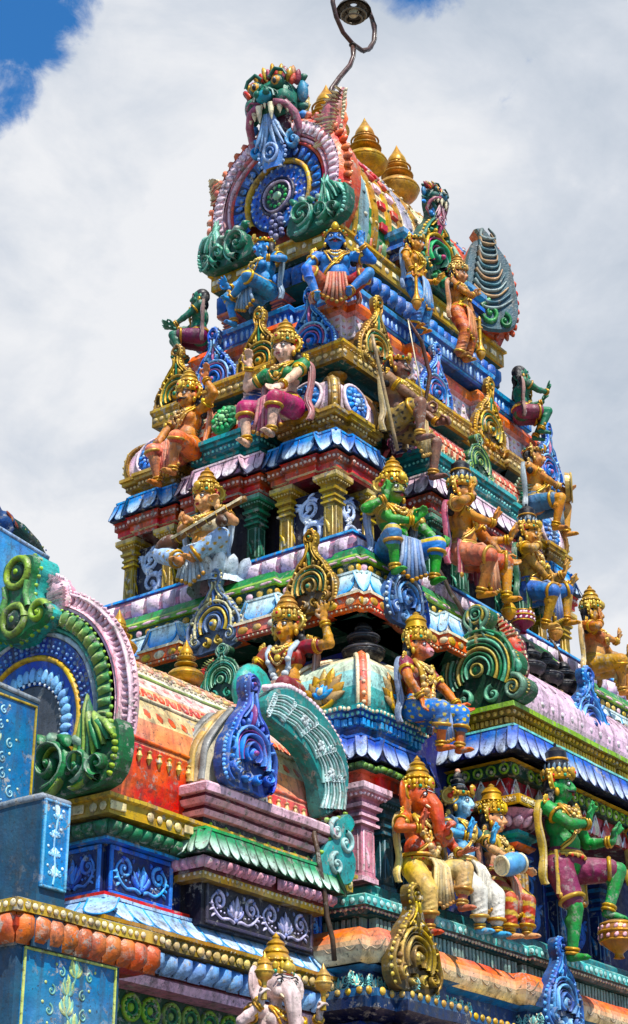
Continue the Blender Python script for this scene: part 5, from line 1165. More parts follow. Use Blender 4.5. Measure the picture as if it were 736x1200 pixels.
def pole(a, b, r, label):
    mb = MB(); a, b = Vector(a), Vector(b); n = 6
    r *= .72; tube(mb, [a.lerp(b, i/n)+V(.006*math.sin(i*2), .006*math.cos(i*3), 0) for i in range(n+1)], r, WOOD, 7)
    o = mb.build('wooden_pole', None, PAINT, a); tag(o, label, 'pole')
pole((10.95, 8.02, 4.40), (10.80, 8.10, 5.35), .028, 'dark wooden pole leaning against the shrine porch')
pole((13.30, 8.25, 7.95), (12.98, 8.45, 8.60), .03, 'brown wooden pole leaning beside the green skinned statue')
pole((15.95, 8.45, 7.75), (15.55, 8.62, 8.55), .028, 'dark wooden pole leaning by the gold pillar above the pink vault')
# lamp on a bent pipe over the roof
LO = ony(384, 112, 10.25)
LT = thing('roof_lamp', 'round metal lamp on a looped pipe above the golden finials', 'lamp', LO)
PIPE = hx('4a2f28')
LP_ = lambda px, py, dy=0: ony(px, py, 10.25+dy)
mb = MB()
tube(mb, [LP_(*q) for q in ((386, 118), (388, 104), (398, 90), (410, 76), (414, 66), (413, 54))], .028, PIPE, 8)
tube(mb, [LP_(*q) for q in ((390, -14), (390, 3), (394, 20), (402, 38), (413, 51), (424, 59), (432, 58), (438, 49), (439, 36), (436, 22), (431, 10))], .030, PIPE, 8)
mb.build('bent_pipe', LT, POTS)
mb = MB(); tube(mb, [LP_(*q, -.03) for q in ((389, 119), (391, 106), (400, 92), (412, 78), (416, 66), (417, 55), (426, 62), (436, 57), (441, 46), (441, 30), (436, 18), (424, 13))], .009, BLACK, 6); mb.build('cable', LT, POTS)
mb = MB(); ring(mb, LP_(413.5, 53), LP_(414, 45)-LP_(413, 60), .036, .014, hx('2f2622'), 12, 5); mb.build('clamp', LT, POTS)
LC = LP_(414.5, 14)
mb = MB(); lathe(mb, LC, [(.04, .12), (.06, .08), (.16, .07), (.17, .02), (.165, .02), (.12, .05)], 20, col=hx('4d4438')); lathe(mb, LC, [(.22, .01), (.20, .055), (.12, .10)], 20, col=hx('3d352c')); mb.build('shade', LT, POTS)
mb = MB(); ball(mb, LC+V(0, 0, -.02), (.06, .06, .07), hx('e0d2a8'), 12, 8); mb.build('bulb', LT, POTS)
mb = MB()
for i in range(6): a = i*PI/3; tube(mb, [LC+V(.15*math.cos(a), .15*math.sin(a), .02), LC+V(.15*math.cos(a), .15*math.sin(a), -.06), LC+V(.10*math.cos(a), .10*math.sin(a), -.11)], .008, hx('4d4438'), 5)
ring(mb, LC+V(0, 0, -.06), UP, .15, .014, hx('6b5f48'), 18, 5); ring(mb, LC+V(0, 0, -.11), UP, .10, .012, hx('6b5f48'), 16, 5); mb.build('cage', LT, POTS)
# =============================================================== PAINTED STATUES
def capsule(mb, a, b, r0, r1, col, seg=9):
    tube(mb, [a, b], [r0, r1], col, seg); ball(mb, a, r0, col, 9, 6); ball(mb, b, r1, col, 9, 6)
def remesh(mb, voxel, name, mat, parent, colfn=None, it=3):
    me = mb.mesh('tmp', root_loc(parent)); o = bpy.data.objects.new('tmp', me); COL.objects.link(o)
    m = o.modifiers.new('r', 'REMESH'); m.mode = 'VOXEL'; m.voxel_size = voxel; m.use_smooth_shade = True
    s = o.modifiers.new('s', 'SMOOTH'); s.factor = .5; s.iterations = it
    dg = bpy.context.evaluated_depsgraph_get(); me2 = bpy.data.meshes.new_from_object(o.evaluated_get(dg))
    bpy.data.objects.remove(o); bpy.data.meshes.remove(me)
    me2.name = name; me2.materials.clear(); me2.materials.append(mat)
    n = len(me2.vertices); co = np.empty(n*3, dtype=np.float32); me2.vertices.foreach_get('co', co); co = co.reshape(n, 3)
    for a in list(me2.color_attributes): me2.color_attributes.remove(a)
    at = me2.color_attributes.new('Col', 'FLOAT_COLOR', 'POINT')
    c = np.array(colfn(co), dtype=np.float32)
    if c.ndim == 1: c = np.tile(c, (n, 1))
    at.data.foreach_set('color', c.ravel())
    ob = bpy.data.objects.new(name, me2); COL.objects.link(ob); ob.parent = parent
    return ob
def ik(a, b, l1, l2, pole):
    d = b-a; L = min(d.length, .995*(l1+l2)); L = max(L, abs(l1-l2)*1.05+1e-4); al = d.normalized()
    x = (l1*l1-l2*l2+L*L)/(2*L); h = math.sqrt(max(0, l1*l1-x*x))
    pp = pole-al*pole.dot(al); pp = pp.normalized() if pp.length > 1e-5 else al.orthogonal().normalized()
    return a+al*x+pp*h, a+al*L
GLD = hx('c08f2c', .35); GLD2 = hx('d8b04a', .3)
def hand(mb, w, d, pn, kind, H, col):
    d = d.normalized(); pn = (pn-d*pn.dot(d)).normalized(); lat = d.cross(pn)
    F = Fr(w, lat*H, d*H, pn*H)
    ball(mb, F.p(0, .032, 0), (.026, .036, .014), col, 9, 6, F)
    cur = {'open': .12, 'fist': 1.5, 'mudra': .45, 'rest': .5}[kind]
    for i, (x, L) in enumerate(((-.020, .040), (-.007, .047), (.007, .045), (.020, .035))):
        c = cur*(1 if kind != 'mudra' else (1.6, .2, .3, 1.1)[i]); sp = x*(.9 if kind == 'open' else .2)
        p0 = F.p(x, .058, 0); p1 = F.p(x+sp*.6, .058+L*.6*math.cos(c*.5), L*.6*math.sin(c*.5)); p2 = p1+F.d(sp*.4, L*.6*math.cos(c*1.3), L*.6*math.sin(c*1.3))
        tube(mb, [p0, p1, p2], [.0098*H, .0092*H, .0075*H], col, 6); ball(mb, p2, .0076*H, col, 6, 4); ball(mb, p1, .0094*H, col, 6, 4)
    t0 = F.p(-.022, .02, .004); t1 = F.p(-.043, .042, .012+.01*cur); t2 = F.p(-.040+.02*min(cur, 1), .066, .016+.02*cur)
    tube(mb, [t0, t1, t2], [.0115*H, .0105*H, .008*H], col, 6); ball(mb, t2, .008*H, col, 6, 4)
def figure(label, group, fr, H, skin, arms, legs, garment=None, glen=.5, crown='tall', female=False, moustache=False, lean=0., side=0., twist=0., hy=0., hp=0., hs=1.12, fat=1., blouse=None,
           elephant=False, muzzle=None, halo=True, gpat=None, sash=None, hair=True, hem=None, garland=None, face=None, trim=GLD, name='statue', extra_arms=(), footdir=(0, 0, 1), cat='statue'):
    t = thing(name, label, cat, fr.o.copy(), group)
    B = Fr(fr.o, fr.u*H, fr.v*H, fr.n*H); T = B.rot(side).tilt(lean).yaw(twist)
    Hd = Fr(T.p(0, .338, .008), T.u*hs, T.v*hs, T.n*hs).yaw(hy).tilt(hp)
    mb = MB(); S = skin
    # torso
    ball(mb, B.p(0, .0, 0), (.108, .085, .088), S, 14, 9, B)
    ball(mb, T.p(0, .11, .012*fat), (.092*fat, .10, .08*fat), S, 14, 9, T)
    ball(mb, T.p(0, .22, 0), (.118, .105, .082), S, 14, 9, T)
    if female:
        for s in (-1, 1): ball(mb, T.p(s*.052, .215, .072), .046*H, S, 10, 7)
    else:
        for s in (-1, 1): ball(mb, T.p(s*.055, .235, .048), (.056, .048, .036), S, 10, 7, T)
    capsule(mb, T.p(-.118, .288, 0), T.p(.118, .288, 0), .040*H, .040*H, S); capsule(mb, T.p(0, .28, 0), T.p(0, .37, .006), .044*H, .036*H, S)
    # head
    if elephant:
        ball(mb, Hd.p(0, .09, 0), (.078, .082, .078), S, 14, 10, Hd); ball(mb, Hd.p(-.03, .13, .01), (.045, .045, .05), S, 9, 7, Hd); ball(mb, Hd.p(.03, .13, .01), (.045, .045, .05), S, 9, 7, Hd)
        tr = [(0, .07, .06), (.0, .02, .10), (.0, -.05, .115), (.015, -.12, .11), (.05, -.16, .11), (.085, -.14, .12)]
        tube(mb, [Hd.p(*q) for q in tr], [H*hs*r for r in (.046, .042, .034, .028, .023, .02)], S, 10)
        for s in (-1, 1): ball(mb, Hd.p(s*.115, .08, -.02), (.062, .08, .016), S, 12, 8, Hd.yaw(-s*.4)); ball(mb, Hd.p(s*.10, .02, -.01), (.04, .05, .016), S, 9, 6, Hd)
        for s in (-1, 1): ball(mb, Hd.p(s*.042, .04, .055), .028*H*hs, S, 8, 6)
    else:
        ball(mb, Hd.p(0, .095, -.006), (.062, .072, .072), S, 14, 10, Hd); ball(mb, Hd.p(0, .062, .014), (.050, .062, .054), S, 12, 9, Hd)
        ball(mb, Hd.p(0, .020, .042), (.022, .016, .018), S, 8, 6, Hd)
        for s in (-1, 1):
            ball(mb, Hd.p(s*.03, .058, .042), (.022, .024, .020), S, 8, 6, Hd); ball(mb, Hd.p(s*.064, .078, -.005), (.010, .026, .016), S, 8, 6, Hd)
            ball(mb, Hd.p(s*.024, .105, .050), (.022, .009, .014), S, 8, 6, Hd); ball(mb, Hd.p(s*.010, .058, .072), (.009, .008, .010), S, 6, 5, Hd)
        tube(mb, [Hd.p(0, .102, .062), Hd.p(0, .080, .074), Hd.p(0, .062, .082)], [H*hs*.007, H*hs*.009, H*hs*.011], S, 7); ball(mb, Hd.p(0, .061, .079), H*hs*.0115, S, 7, 5)
        ball(mb, Hd.p(0, .040, .064), (.022, .006, .010), S, 8, 5, Hd); ball(mb, Hd.p(0, .032, .062), (.018, .006, .010), S, 8, 5, Hd)
        if muzzle: ball(mb, Hd.p(0, .045, .065), (.038, .034, .034), S, 10, 7, Hd)
    # arms
    armj = []; hemj = []
    for (s, hp_, pole, kind, *more) in list(arms)+list(extra_arms):
        sh = T.p(s*.142, .288, 0); tgt = B.p(*hp_)
        el, wr = ik(sh, tgt, .165*H, .150*H, B.d(*pole))
        capsule(mb, sh, el, .043*H, .032*H, S); capsule(mb, el, wr, .033*H, .022*H, S); ball(mb, sh, .046*H, S, 9, 6)
        mid = sh.lerp(el, .45); ball(mb, mid, .041*H, S, 9, 6); ball(mb, el.lerp(wr, .3), .034*H, S, 9, 6)
        d = B.d(*more[0]) if len(more) > 0 and more[0] else (wr-el); pn = B.d(*more[1]) if len(more) > 1 else B.n
        hand(mb, wr, d, pn, kind, H*1.08, S); armj.append((sh, el, wr))
    # legs
    legj = []
    for (s, ft, pole, *more) in legs:
        hip = B.p(s*.068, -.018, .0); kn, an = ik(hip, B.p(*ft), .250*H, .240*H, B.d(*pole))
        capsule(mb, hip, kn, .070*H, .046*H, S); capsule(mb, kn, an, .045*H, .027*H, S); ball(mb, kn.lerp(an, .28)-(B.n*.012), .045*H, S, 9, 6); ball(mb, hip.lerp(kn, .35), .067*H, S, 9, 6)
        fd = B.d(*(more[0] if more else footdir)).normalized(); ft2 = an+fd*.085*H-B.v*.022
        capsule(mb, an-B.v*.012, ft2, .027*H, .018*H, S, 8); lt = fd.cross(B.v).normalized()
        for k in range(5): ball(mb, ft2+lt*(H*.011*(k-2))+fd*H*(.016-.003*abs(k-1.5)), H*.0085, S, 6, 4)
        ball(mb, an-B.v*.014-fd*H*.015, .022*H, S, 7, 5); legj.append((hip, kn, an))
    off_ = np.array(t.location)
    sk = np.array(skin, dtype=np.float32); hc = np.array(Hd.p(0, .07, .06))-off_; hr = .045*H*hs
    def skincol(co):
        c = np.tile(sk, (len(co), 1))
        if face:
            d = np.linalg.norm(co-hc, axis=1); w = np.clip((hr*1.5-d)/(hr*.6), 0, 1)[:, None]; c = c*(1-w)+np.array(face, dtype=np.float32)*w
        return c
    body = remesh(mb, .0068*H, 'body', SKIN, t, skincol)
    # garment
    if garment:
        g = MB(); G = garment
        ball(g, B.p(0, .035, .0), (.118, .085, .100), G, 14, 9, B)
        for (hip, kn, an) in legj:
            L1 = min(1., glen/.5); e = hip.lerp(kn, L1)
            tube(g, [hip, e], [.082*H, (.082-.022*L1)*H], G, 12); ball(g, hip, .082*H, G, 10, 7); ball(g, e, (.081-.022*L1)*H, G, 10, 7)
            ax = (kn-hip).normalized()
            for k in range(9):
                q = .08+.105*k
                if q < L1: ring(g, hip.lerp(kn, q), (ax+B.d(.35*math.sin(k*2.3), .45, .25*math.cos(k*1.7))*(1/H)).normalized(), (.080-.022*q)*H, .0062*H, G, 16, 5)
            if glen > .5:
                L2 = (glen-.5)/.5; e2 = kn.lerp(an, L2*.95)
                tube(g, [kn, e2], [.060*H, .052*H], G, 12); ball(g, kn, .060*H, G, 10, 7); ball(g, e2, .050*H, G, 9, 6)
                for k in range(int(5*L2)+1): ring(g, kn.lerp(e2, (k+.5)/(int(5*L2)+1)), ((an-kn).normalized()+B.d(.35, .2*(-1)**k, .4)*(1/H)).normalized(), .056*H, .006*H, G, 16, 5)
        if len(legj) == 2 and glen >= .45:       # cloth hanging between the knees
            k0, k1 = legj[0][1], legj[1][1]; m = (legj[0][0]+legj[1][0])*.5
            for k in range(5):
                q = (k+.5)/5; tp = m.lerp(k0.lerp(k1, q), .55)+B.v*.02; tube(g, [tp, tp-B.v*(.05+.02*math.sin(k*3))+B.n*.02], [.045*H, .035*H], G, 8)
        gc = np.array(garment, dtype=np.float32)
        def gcol(co):
            c = np.tile(gc, (len(co), 1))
            if gpat:
                kind, c2 = gpat; c2 = np.array(c2, dtype=np.float32)
                if kind == 'spots':
                    m = (np.sin(co[:, 0]*92/H)*np.sin(co[:, 1]*87/H+1)*np.sin(co[:, 2]*95/H+.5) > .36)
                elif kind == 'stripes':
                    m = np.sin((co[:, 2]+.3*co[:, 0])*70/H) > .35
                else: m = np.sin(co[:, 2]*40/H) > .8
                c[m] = c2
            return c
        remesh(g, .0078*H, 'garment', SKIN, t, gcol, 2)
        for (hip, kn, an) in legj:
            L1 = min(1., glen/.5)
            if glen <= .5: e = hip.lerp(kn, L1); hemj.append(MB()); ring(hemj[-1], e, kn-hip, (.083-.022*L1)*H, .013*H, hem or trim, 18, 6)
            else: e = kn.lerp(an, (glen-.5)/.5*.95); hemj.append(MB()); ring(hemj[-1], e, an-kn, .054*H, .013*H, hem or trim, 18, 6)
    if blouse:
        g = MB(); ball(g, T.p(0, .225, 0), (.125, .090, .092), blouse, 14, 9, T)
        if female:
            for s in (-1, 1): ball(g, T.p(s*.052, .215, .074), .050*H, blouse, 10, 7)
        capsule(g, T.p(-.12, .287, 0), T.p(.12, .287, 0), .046*H, .046*H, blouse)
        for sh, el, wr in armj: capsule(g, sh, sh.lerp(el, .5), .051*H, .043*H, blouse)
        bc = np.array(blouse, dtype=np.float32); remesh(g, .0078*H, 'blouse', SKIN, t, lambda co: bc, 2)
        for sh, el, wr in armj: hemj.append(MB()); ring(hemj[-1], sh.lerp(el, .5), el-sh, .044*H, .008*H, trim, 14, 5)
    for hm in hemj: hm.build('hem_trim', t, POTS)
    # jewellery
    def piece(n, fn): m_ = MB(); fn(m_); m_.build(n, t, POTS)
    for sh, el, wr in armj:
      jew = MB(); bj = MB()
      if 1:
        ring(jew, sh.lerp(el, .42), el-sh, .045*H, .010*H, trim, 14, 5); bead(jew, Fr(sh.lerp(el, .42)+B.n*.045, B.u/H, B.v/H, B.n/H), .018*H, GLD2, .012*H)
        for q in (.80, .92): ring(bj, el.lerp(wr, q), wr-el, .028*H, .009*H, trim, 12, 5)
      jew.build('armlet', t, POTS); bj.build('bracelet', t, POTS)
    for hip, kn, an in legj:
        jew = MB()
        for q in (.88, .97): ring(jew, kn.lerp(an, q), an-kn, .033*H, .010*H, trim, 12, 5)
        jew.build('anklet', t, POTS)
    jew = MB(); ring(jew, T.p(0, .055, .003), T.v, .100*H*fat, .013*H, trim, 24, 6, T.u, .090*H*fat); ring(jew, B.p(0, .035, .003), B.v, .122*H, .010*H, GLD2, 24, 5, B.u, .105*H)
    for k in range(9): a = (k-4)*.3; bead(jew, Fr(B.p(.122*math.sin(a), .03, .108*math.cos(a)), B.u/H, B.v/H, B.n/H), .014*H, GLD2 if k % 2 else RED, .010*H)
    jew.build('belt', t, POTS); jew = MB()
    def chest(a, b): return max(.094*math.sqrt(max(0, 1-(a/.130)**2-((b-.22)/.115)**2)), .09*fat*math.sqrt(max(0, 1-(a/(.10*fat))**2-((b-.11)/.105)**2)), .03)+(.03 if female and .16 < b < .27 and abs(a) < .09 else .008)
    for D, R, r, c in ((.035, .05, .008, trim), (.075, .07, .010, GLD2), (.15, .085, .008, trim))+(((.26, .095, .018, garland),) if garland else ()):
        pts = []
        for i in range(15):
            q = -1+2*i/14; a = q*R; b = .315-D*(1-q*q); pts.append(T.p(a, b, chest(a, b)))
        tube(jew, pts, r*H, c, 6)
        for i in range(2, 13, 1 if garland else 2): bead(jew, Fr(pts[i], T.u/H, T.v/H, T.n/H), r*H*1.3, mix(c, CREAM, .25), r*H*1.6)
    if not elephant:
        for s in (-1, 1): em = MB(); ball(em, Hd.p(s*.070, .045, .004), (.014, .022, .014), trim, 8, 6, Hd); em.build('earring', body, POTS)
    bead(jew, Fr(T.p(0, .20, chest(0, .2)), T.u/H, T.v/H, T.n/H), .022*H, GLD2, .014*H)
    jew.build('necklace', t, POTS)
    sc = mix(garment or trim, CREAM, .25) if not sash else sash
    m = MB(); pts = [T.p(.11-.21*q, .30-.24*q, chest(.11-.21*q, .30-.24*q)+.004) for q in [i/12 for i in range(13)]]      # cord across the chest
    if not female: tube(m, pts, .008*H, GLD2, 6); tube(m, [p+T.v*.018 for p in pts], .005*H, trim, 5); m.build('chest_cord', t, POTS)
    for s in (-1, 1):                                                                # scarf falling behind each shoulder
        m = MB(); P = catmull([(.07, .325), (.145, .325), (.185, .25), (.175, .13), (.155, .03), (.185, -.06), (.165, -.12)], 4, False)
        fs = Fr(T.p(0, 0, -.045), T.u/H, T.v/H, T.n/H)
        for q in (-1, 0, 1): rib(m, fs.at(0, 0, .006*(1-abs(q))*H), [((s*x+q*.013)*H, y*H) for x, y in P], .011*H, .03*H, sc if q else mix(sc, WHITE, .2), mix(sc, BLACK, .45))
        m.build('scarf', t, SKIN)
    if garment and len(legj) == 2 and H < 1.6:                                       # pleated cloth falling from the belt
        m = MB(); kk = (legj[0][1]+legj[1][1])*.5; o0 = B.p(0, .03, .105); o1 = o0.lerp(kk, .42)+B.n*.03; dn = -B.v*(.20*H)
        for q in range(-3, 4):
            tube(m, [o0+B.u*(.012*q), o0.lerp(o1, .6)+B.u*(.016*q)+B.v*.02, o1+B.u*(.020*q), o1+dn*.5+B.u*(.026*q)+B.n*(.006*(q % 2)), o1+dn*(1-.07*abs(q))+B.u*(.034*q)], [.012*H, .013*H, .014*H, .014*H, .015*H], mix(garment, CREAM, .12+.16*(q % 2)), 6)
            ball(m, o1+dn*(1-.07*abs(q))+B.u*(.034*q), .017*H, trim, 7, 5)
        m.build('pleated_cloth', t, SKIN)
    for s in (-1, 1):                                                                # shoulder ornaments
        m = MB(); f = Fr(T.p(s*.155, .318, .012), (T.u/H-T.v/H*s*.5).normalized(), (T.v/H+T.u/H*s*.5).normalized(), (T.n/H*.7+T.v/H*.5).normalized())
        for q in range(5): leaf(m, f.rot(-s*.5+(q-2)*.5), 0, 0, PI/2, .05*H, .012*H, .012*H, trim if q % 2 else GLD2, 0)
        bead(m, f.at(0, 0, .004), .014*H, RED if s < 0 else hx('2f8f6a'), .012*H); m.build('shoulder_ornament', t, POTS)
    # face paint
    e = MB(); ey = .088 if not elephant else .085; ez = .058 if not elephant else .072; ex = .0265 if not elephant else .045
    for s in (-1, 1):
        if elephant: e = MB()
        ball(e, Hd.p(s*ex, ey, ez), (.0165, .0088, .009), WHITE, 10, 6, Hd); ball(e, Hd.p(s*ex, ey, ez+.0062), (.0075, .0078, .0050), BLACK, 8, 6, Hd)
        tube(e, [Hd.p(s*(ex+q), ey+.010+b, ez+.006-abs(q)*.25) for q, b in ((-.018, -.006), (-.008, .001), (.006, .002), (.020, -.004))], .0028*H*hs, BLACK, 5)
        tube(e, [Hd.p(s*(ex+q), ey+.024+b, ez+.004-abs(q)*.35) for q, b in ((-.02, -.004), (-.006, .003), (.008, .004), (.024, -.005))], .0038*H*hs, BLACK, 5)
        if elephant: e.build('painted_eye', body, SKIN); e = MB()
    if not elephant:
        ball(e, Hd.p(0, .0405, .069), (.019, .0042, .0075), hx('8a1420'), 8, 5, Hd); ball(e, Hd.p(0, .0335, .067), (.015, .0045, .0075), hx('a82028'), 8, 5, Hd)
        ball(e, Hd.p(0, .122, .064), (.005, .010, .005), RED, 6, 5, Hd)
        if muzzle: ball(e, Hd.p(0, .045, .072), (.036, .030, .032), muzzle, 10, 7, Hd); tube(e, [Hd.p(-.028, .04, .096), Hd.p(0, .036, .105), Hd.p(.028, .04, .096)], .003*H, MAROON, 5)
    else:
        for s in (-1, 1): tk = MB(); lathe(tk, Hd.p(s*.04, .03, .07), [(.012*H, 0), (.009*H, .03*H), (.002, .055*H)], 7, Hd.tilt(1.5).rot(0) if 0 else Fr(Hd.o, Hd.u/H/hs, (Hd.n*.8-Hd.v*.5+Hd.u*.25*s).normalized(), Hd.v/H/hs), col=CREAM); tk.build('tusk', body, SKIN)
        for k in range(3): tube(e, [Hd.p(-.03, .13-.010*k, .074), Hd.p(0, .128-.010*k, .080), Hd.p(.03, .13-.010*k, .074)], .003*H, (WHITE, RED, WHITE)[k], 5)
    e.build('forehead_mark' if elephant else 'painted_face', body, SKIN)
    if moustache:
        m = MB()
        for s in (-1, 1): tube(m, [Hd.p(s*.003, .050, .076), Hd.p(s*.018, .049, .072), Hd.p(s*.036, .047, .060), Hd.p(s*.048, .056, .048)], [H*.008, H*.0085, H*.006, H*.002], BLACK, 7)
        m.build('moustache', body, SKIN)
    if hair and not elephant:
        m = MB(); ball(m, Hd.p(0, .108, -.018), (.068, .068, .068), BLACK, 14, 9, Hd)
        for s in (-1, 1):
            ball(m, Hd.p(s*.058, .06, -.04), (.026, .06, .035), BLACK, 8, 6, Hd)
            for k in range(4): ball(m, Hd.p(s*(.075+.018*k), .02-.015*k-.006*k*k, -.035), (.028, .028, .025), BLACK, 8, 6, Hd)
        if crown == 'bun':
            for k, (y, r) in enumerate(((.165, .055), (.205, .042), (.24, .026))): ball(m, Hd.p(0, y, -.01), (r, .028, r), BLACK, 12, 7, Hd); ring(m, Hd.p(0, y-.018, -.01), Hd.v, r*H*hs*.9, .006*H, mix(BLACK, PALE, .25), 14, 4)
            ball(m, Hd.p(0, .272, -.01), .02*H, mix(ORANGE, CREAM, .4), 8, 6)
        m.build('hair', body, SKIN)
    if crown:
        m = MB(); N_ = Fr(Hd.o, Hd.u/(H*hs), Hd.v/(H*hs), Hd.n/(H*hs)); k = H*hs
        base = Hd.p(0, .118, -.006)
        if crown == 'tall': pr = [(.070, -.006), (.078, .004), (.080, .022), (.072, .032), (.066, .060), (.074, .068), (.072, .08), (.055, .10), (.060, .108), (.056, .118), (.038, .138), (.044, .146), (.036, .156), (.016, .17), (.018, .178), (.001, .20)]
        elif crown == 'cone': pr = [(.070, -.006), (.080, .004), (.080, .02), (.070, .03), (.064, .075), (.072, .083), (.066, .095), (.060, .125), (.066, .132), (.06, .142), (.04, .165), (.02, .175), (.022, .185), (.001, .20)]
        elif crown == 'dark': pr = [(.070, -.006), (.082, .004), (.082, .028), (.068, .036)]
        else: pr = [(.070, -.006), (.077, .002), (.077, .02), (.068, .026)]
        lathe(m, base, [(r*k, h*k) for r, h in pr], 18, N_, col=trim)
        if crown == 'dark':
            lathe(m, base, [(r*k, h*k) for r, h in ((.064, .03), (.066, .07), (.060, .10))], 16, N_, col=BLACK); lathe(m, base, [(r*k, h*k) for r, h in ((.062, .10), (.066, .106), (.060, .114))], 16, N_, col=trim); lathe(m, base, [(r*k, h*k) for r, h in ((.058, .112), (.056, .15), (.03, .175), (.008, .18), (.008, .2), (.001, .205))], 16, N_, col=BLACK)
            for q in range(14): a = q*2*PI/14; f = Fr(base+Hd.d(.066*math.cos(a), .0, .066*math.sin(a)), Hd.d(-math.sin(a), 0, math.cos(a)).normalized(), N_.v, Hd.d(math.cos(a), 0, math.sin(a)).normalized()); leaf(m, f.at(0, .035*k), 0, 0, PI/2, .06*k, .008*k, .006*k, mix(BLACK, PALE, .3), .3)
        for q in range(16):
            a = q*2*PI/16; dx, dz = math.cos(a), math.sin(a)
            f = Fr(base+Hd.d(.080*dx, .013, .080*dz), Hd.d(-dz, 0, dx).normalized(), N_.v, Hd.d(dx, 0, dz).normalized()); bead(m, f, .010*k, (RED, GLD2, hx('2f8f6a'), GLD2)[q % 4], .008*k)
            if crown in ('tall', 'cone', 'dark') : leaf(m, f.at(0, .010*k, 0), 0, 0, PI/2, .04*k, .011*k, .010*k, GLD2, 0)
            if crown in ('tall', 'cone'): bead(m, f.at(0, .056*k, -.006*k), .008*k, GLD2, .008*k)
        f = Fr(base+Hd.d(0, .02, .080), N_.u, N_.v, N_.n); leaf(m, f, 0, -.015*k, PI/2, .075*k, .022*k, .02*k, GLD2, 0); bead(m, f.at(0, .012*k, .012*k), .011*k, RED, .01*k)
        if halo:
            for s in (-1, 1):
                f = Fr(Hd.p(s*.066, .115, -.03), (N_.u*.45-N_.n*s*.9).normalized(), N_.v, (N_.n*.45+N_.u*s*.9).normalized()) if halo == 'side' else Fr(Hd.p(s*.062, .11, -.025), N_.u, N_.v, N_.n)
                disc(m, f, .055*k, .014*k, trim, 18); flatring(m, f.at(0, 0, .012*k), .043*k, .008*k, .010*k, GLD2); bead(m, f.at(0, 0, .012*k), .018*k, RED, .012*k)
                for q in range(12): a = q*PI/6; bead(m, f.at(.054*k*math.cos(a), .054*k*math.sin(a), .004*k), .010*k, GLD2, .010*k)
        m.build('crown', t, POTS)
    if sash:
        for s in (-1, 1):
            m = MB()
            f = Fr(B.p(s*.12, .03, .03), B.u/H, B.v/H, B.n/H)
            for q in range(3): rib(m, f.at((q-1)*.018*H, 0, .004*q), [(0, .02*H), (.004*s, -.07*H), (-.004*s, -.15*H), (.006*s, -.22*H)], taper(4, .012*H, .018*H), .012*H, sash if q != 1 else mix(sash, CREAM, .3))
            bead(m, f.at(0, -.22*H, .006), .022*H, trim, .02*H); m.build('sash', t, SKIN)
    t['_'] = 0; del t['_']
    return t, B, T, Hd, armj, legj
hang = lambda s, a=.10, b=-.27, c=.22: (s, (s*a, b, c), (s*.25, .6, 1))
fold = lambda s: (s, (-s*.06, -.08, .22), (s*1., .35, .35))
up = lambda s, a=.12, b=-.14, c=.20: (s, (s*a, b, c), (s*.3, 1, .5))
def mace(o, f, L, label, col=GLD, head=.05):
    """club held head down: o is the grip at its top"""
    mb = MB(); n = Fr(o, f.u, f.v, f.n)
    lathe(mb, o, [(.016, .06), (.022, .03), (.018, 0), (.018, -L*.55), (.026, -L*.75), (.02, -L*.78)], 10, n, col=col); m = mb.build('shaft', None) if 0 else None
    t = thing('mace', label, 'mace', o)
    mb.build('shaft', t, POTS)
    h = MB(); lathe(h, o+f.v*(-L*.80), smooth_prof([(.02, .03), (head*.7, .0), (head, -.05), (head*.95, -.10), (head*.5, -.14), (.01, -.16)], 3), 14, n, col=mix(col, ORANGE, .2))
    ring(h, o+f.v*(-L*.80-.055), f.v, head, .01, GLD2, 16, 5); h.build('head', t, POTS)
def pot(o, r, label, c1, c2):
    t = thing('pot', label, 'pot', o); mb = MB()
    lathe(mb, o, smooth_prof([(r*.3, 0), (r*.22, r*.2), (r*.35, r*.35), (r*.9, r*.8), (r, r*1.3), (r*.85, r*1.75), (r*.6, r*1.9)], 3), 18, cols=None, col=c1); mb.build('body', t, POTS)
    m = MB()
    for q, z, rr in ((0, .85, .93), (1, 1.3, 1.), (2, 1.7, .88)): ring(m, o+UP*(r*z), UP, r*rr, r*.07, GLD, 20, 5)
    for i in range(14):
        a = i*2*PI/14; d = V(math.cos(a), math.sin(a), 0)
        for z, rr in ((1.06, .97), (1.5, .95)): f = Fr(o+d*(r*rr)+UP*(r*z), UP.cross(d), UP, d); leaf(m, f, -r*.12, -r*.1, .6, r*.32, r*.09, r*.08, c2, .5)
    m.build('relief', t, POTS)
MUS = hx('c8842e'); MUS2 = hx('c47a34'); FAIR = hx('d9a27c'); BLU = hx('1f78c8'); BLU2 = hx('2a86c8'); GRN = hx('178a3a'); GRN2 = hx('12805a'); BRZ = hx('7a5040'); ORG = hx('c4521e')
g1 = 'statues of the crowning tier'; g2 = 'statues of the upper tier'; g3 = 'statues of the lower tier'
TOP = (0, 1, 0)

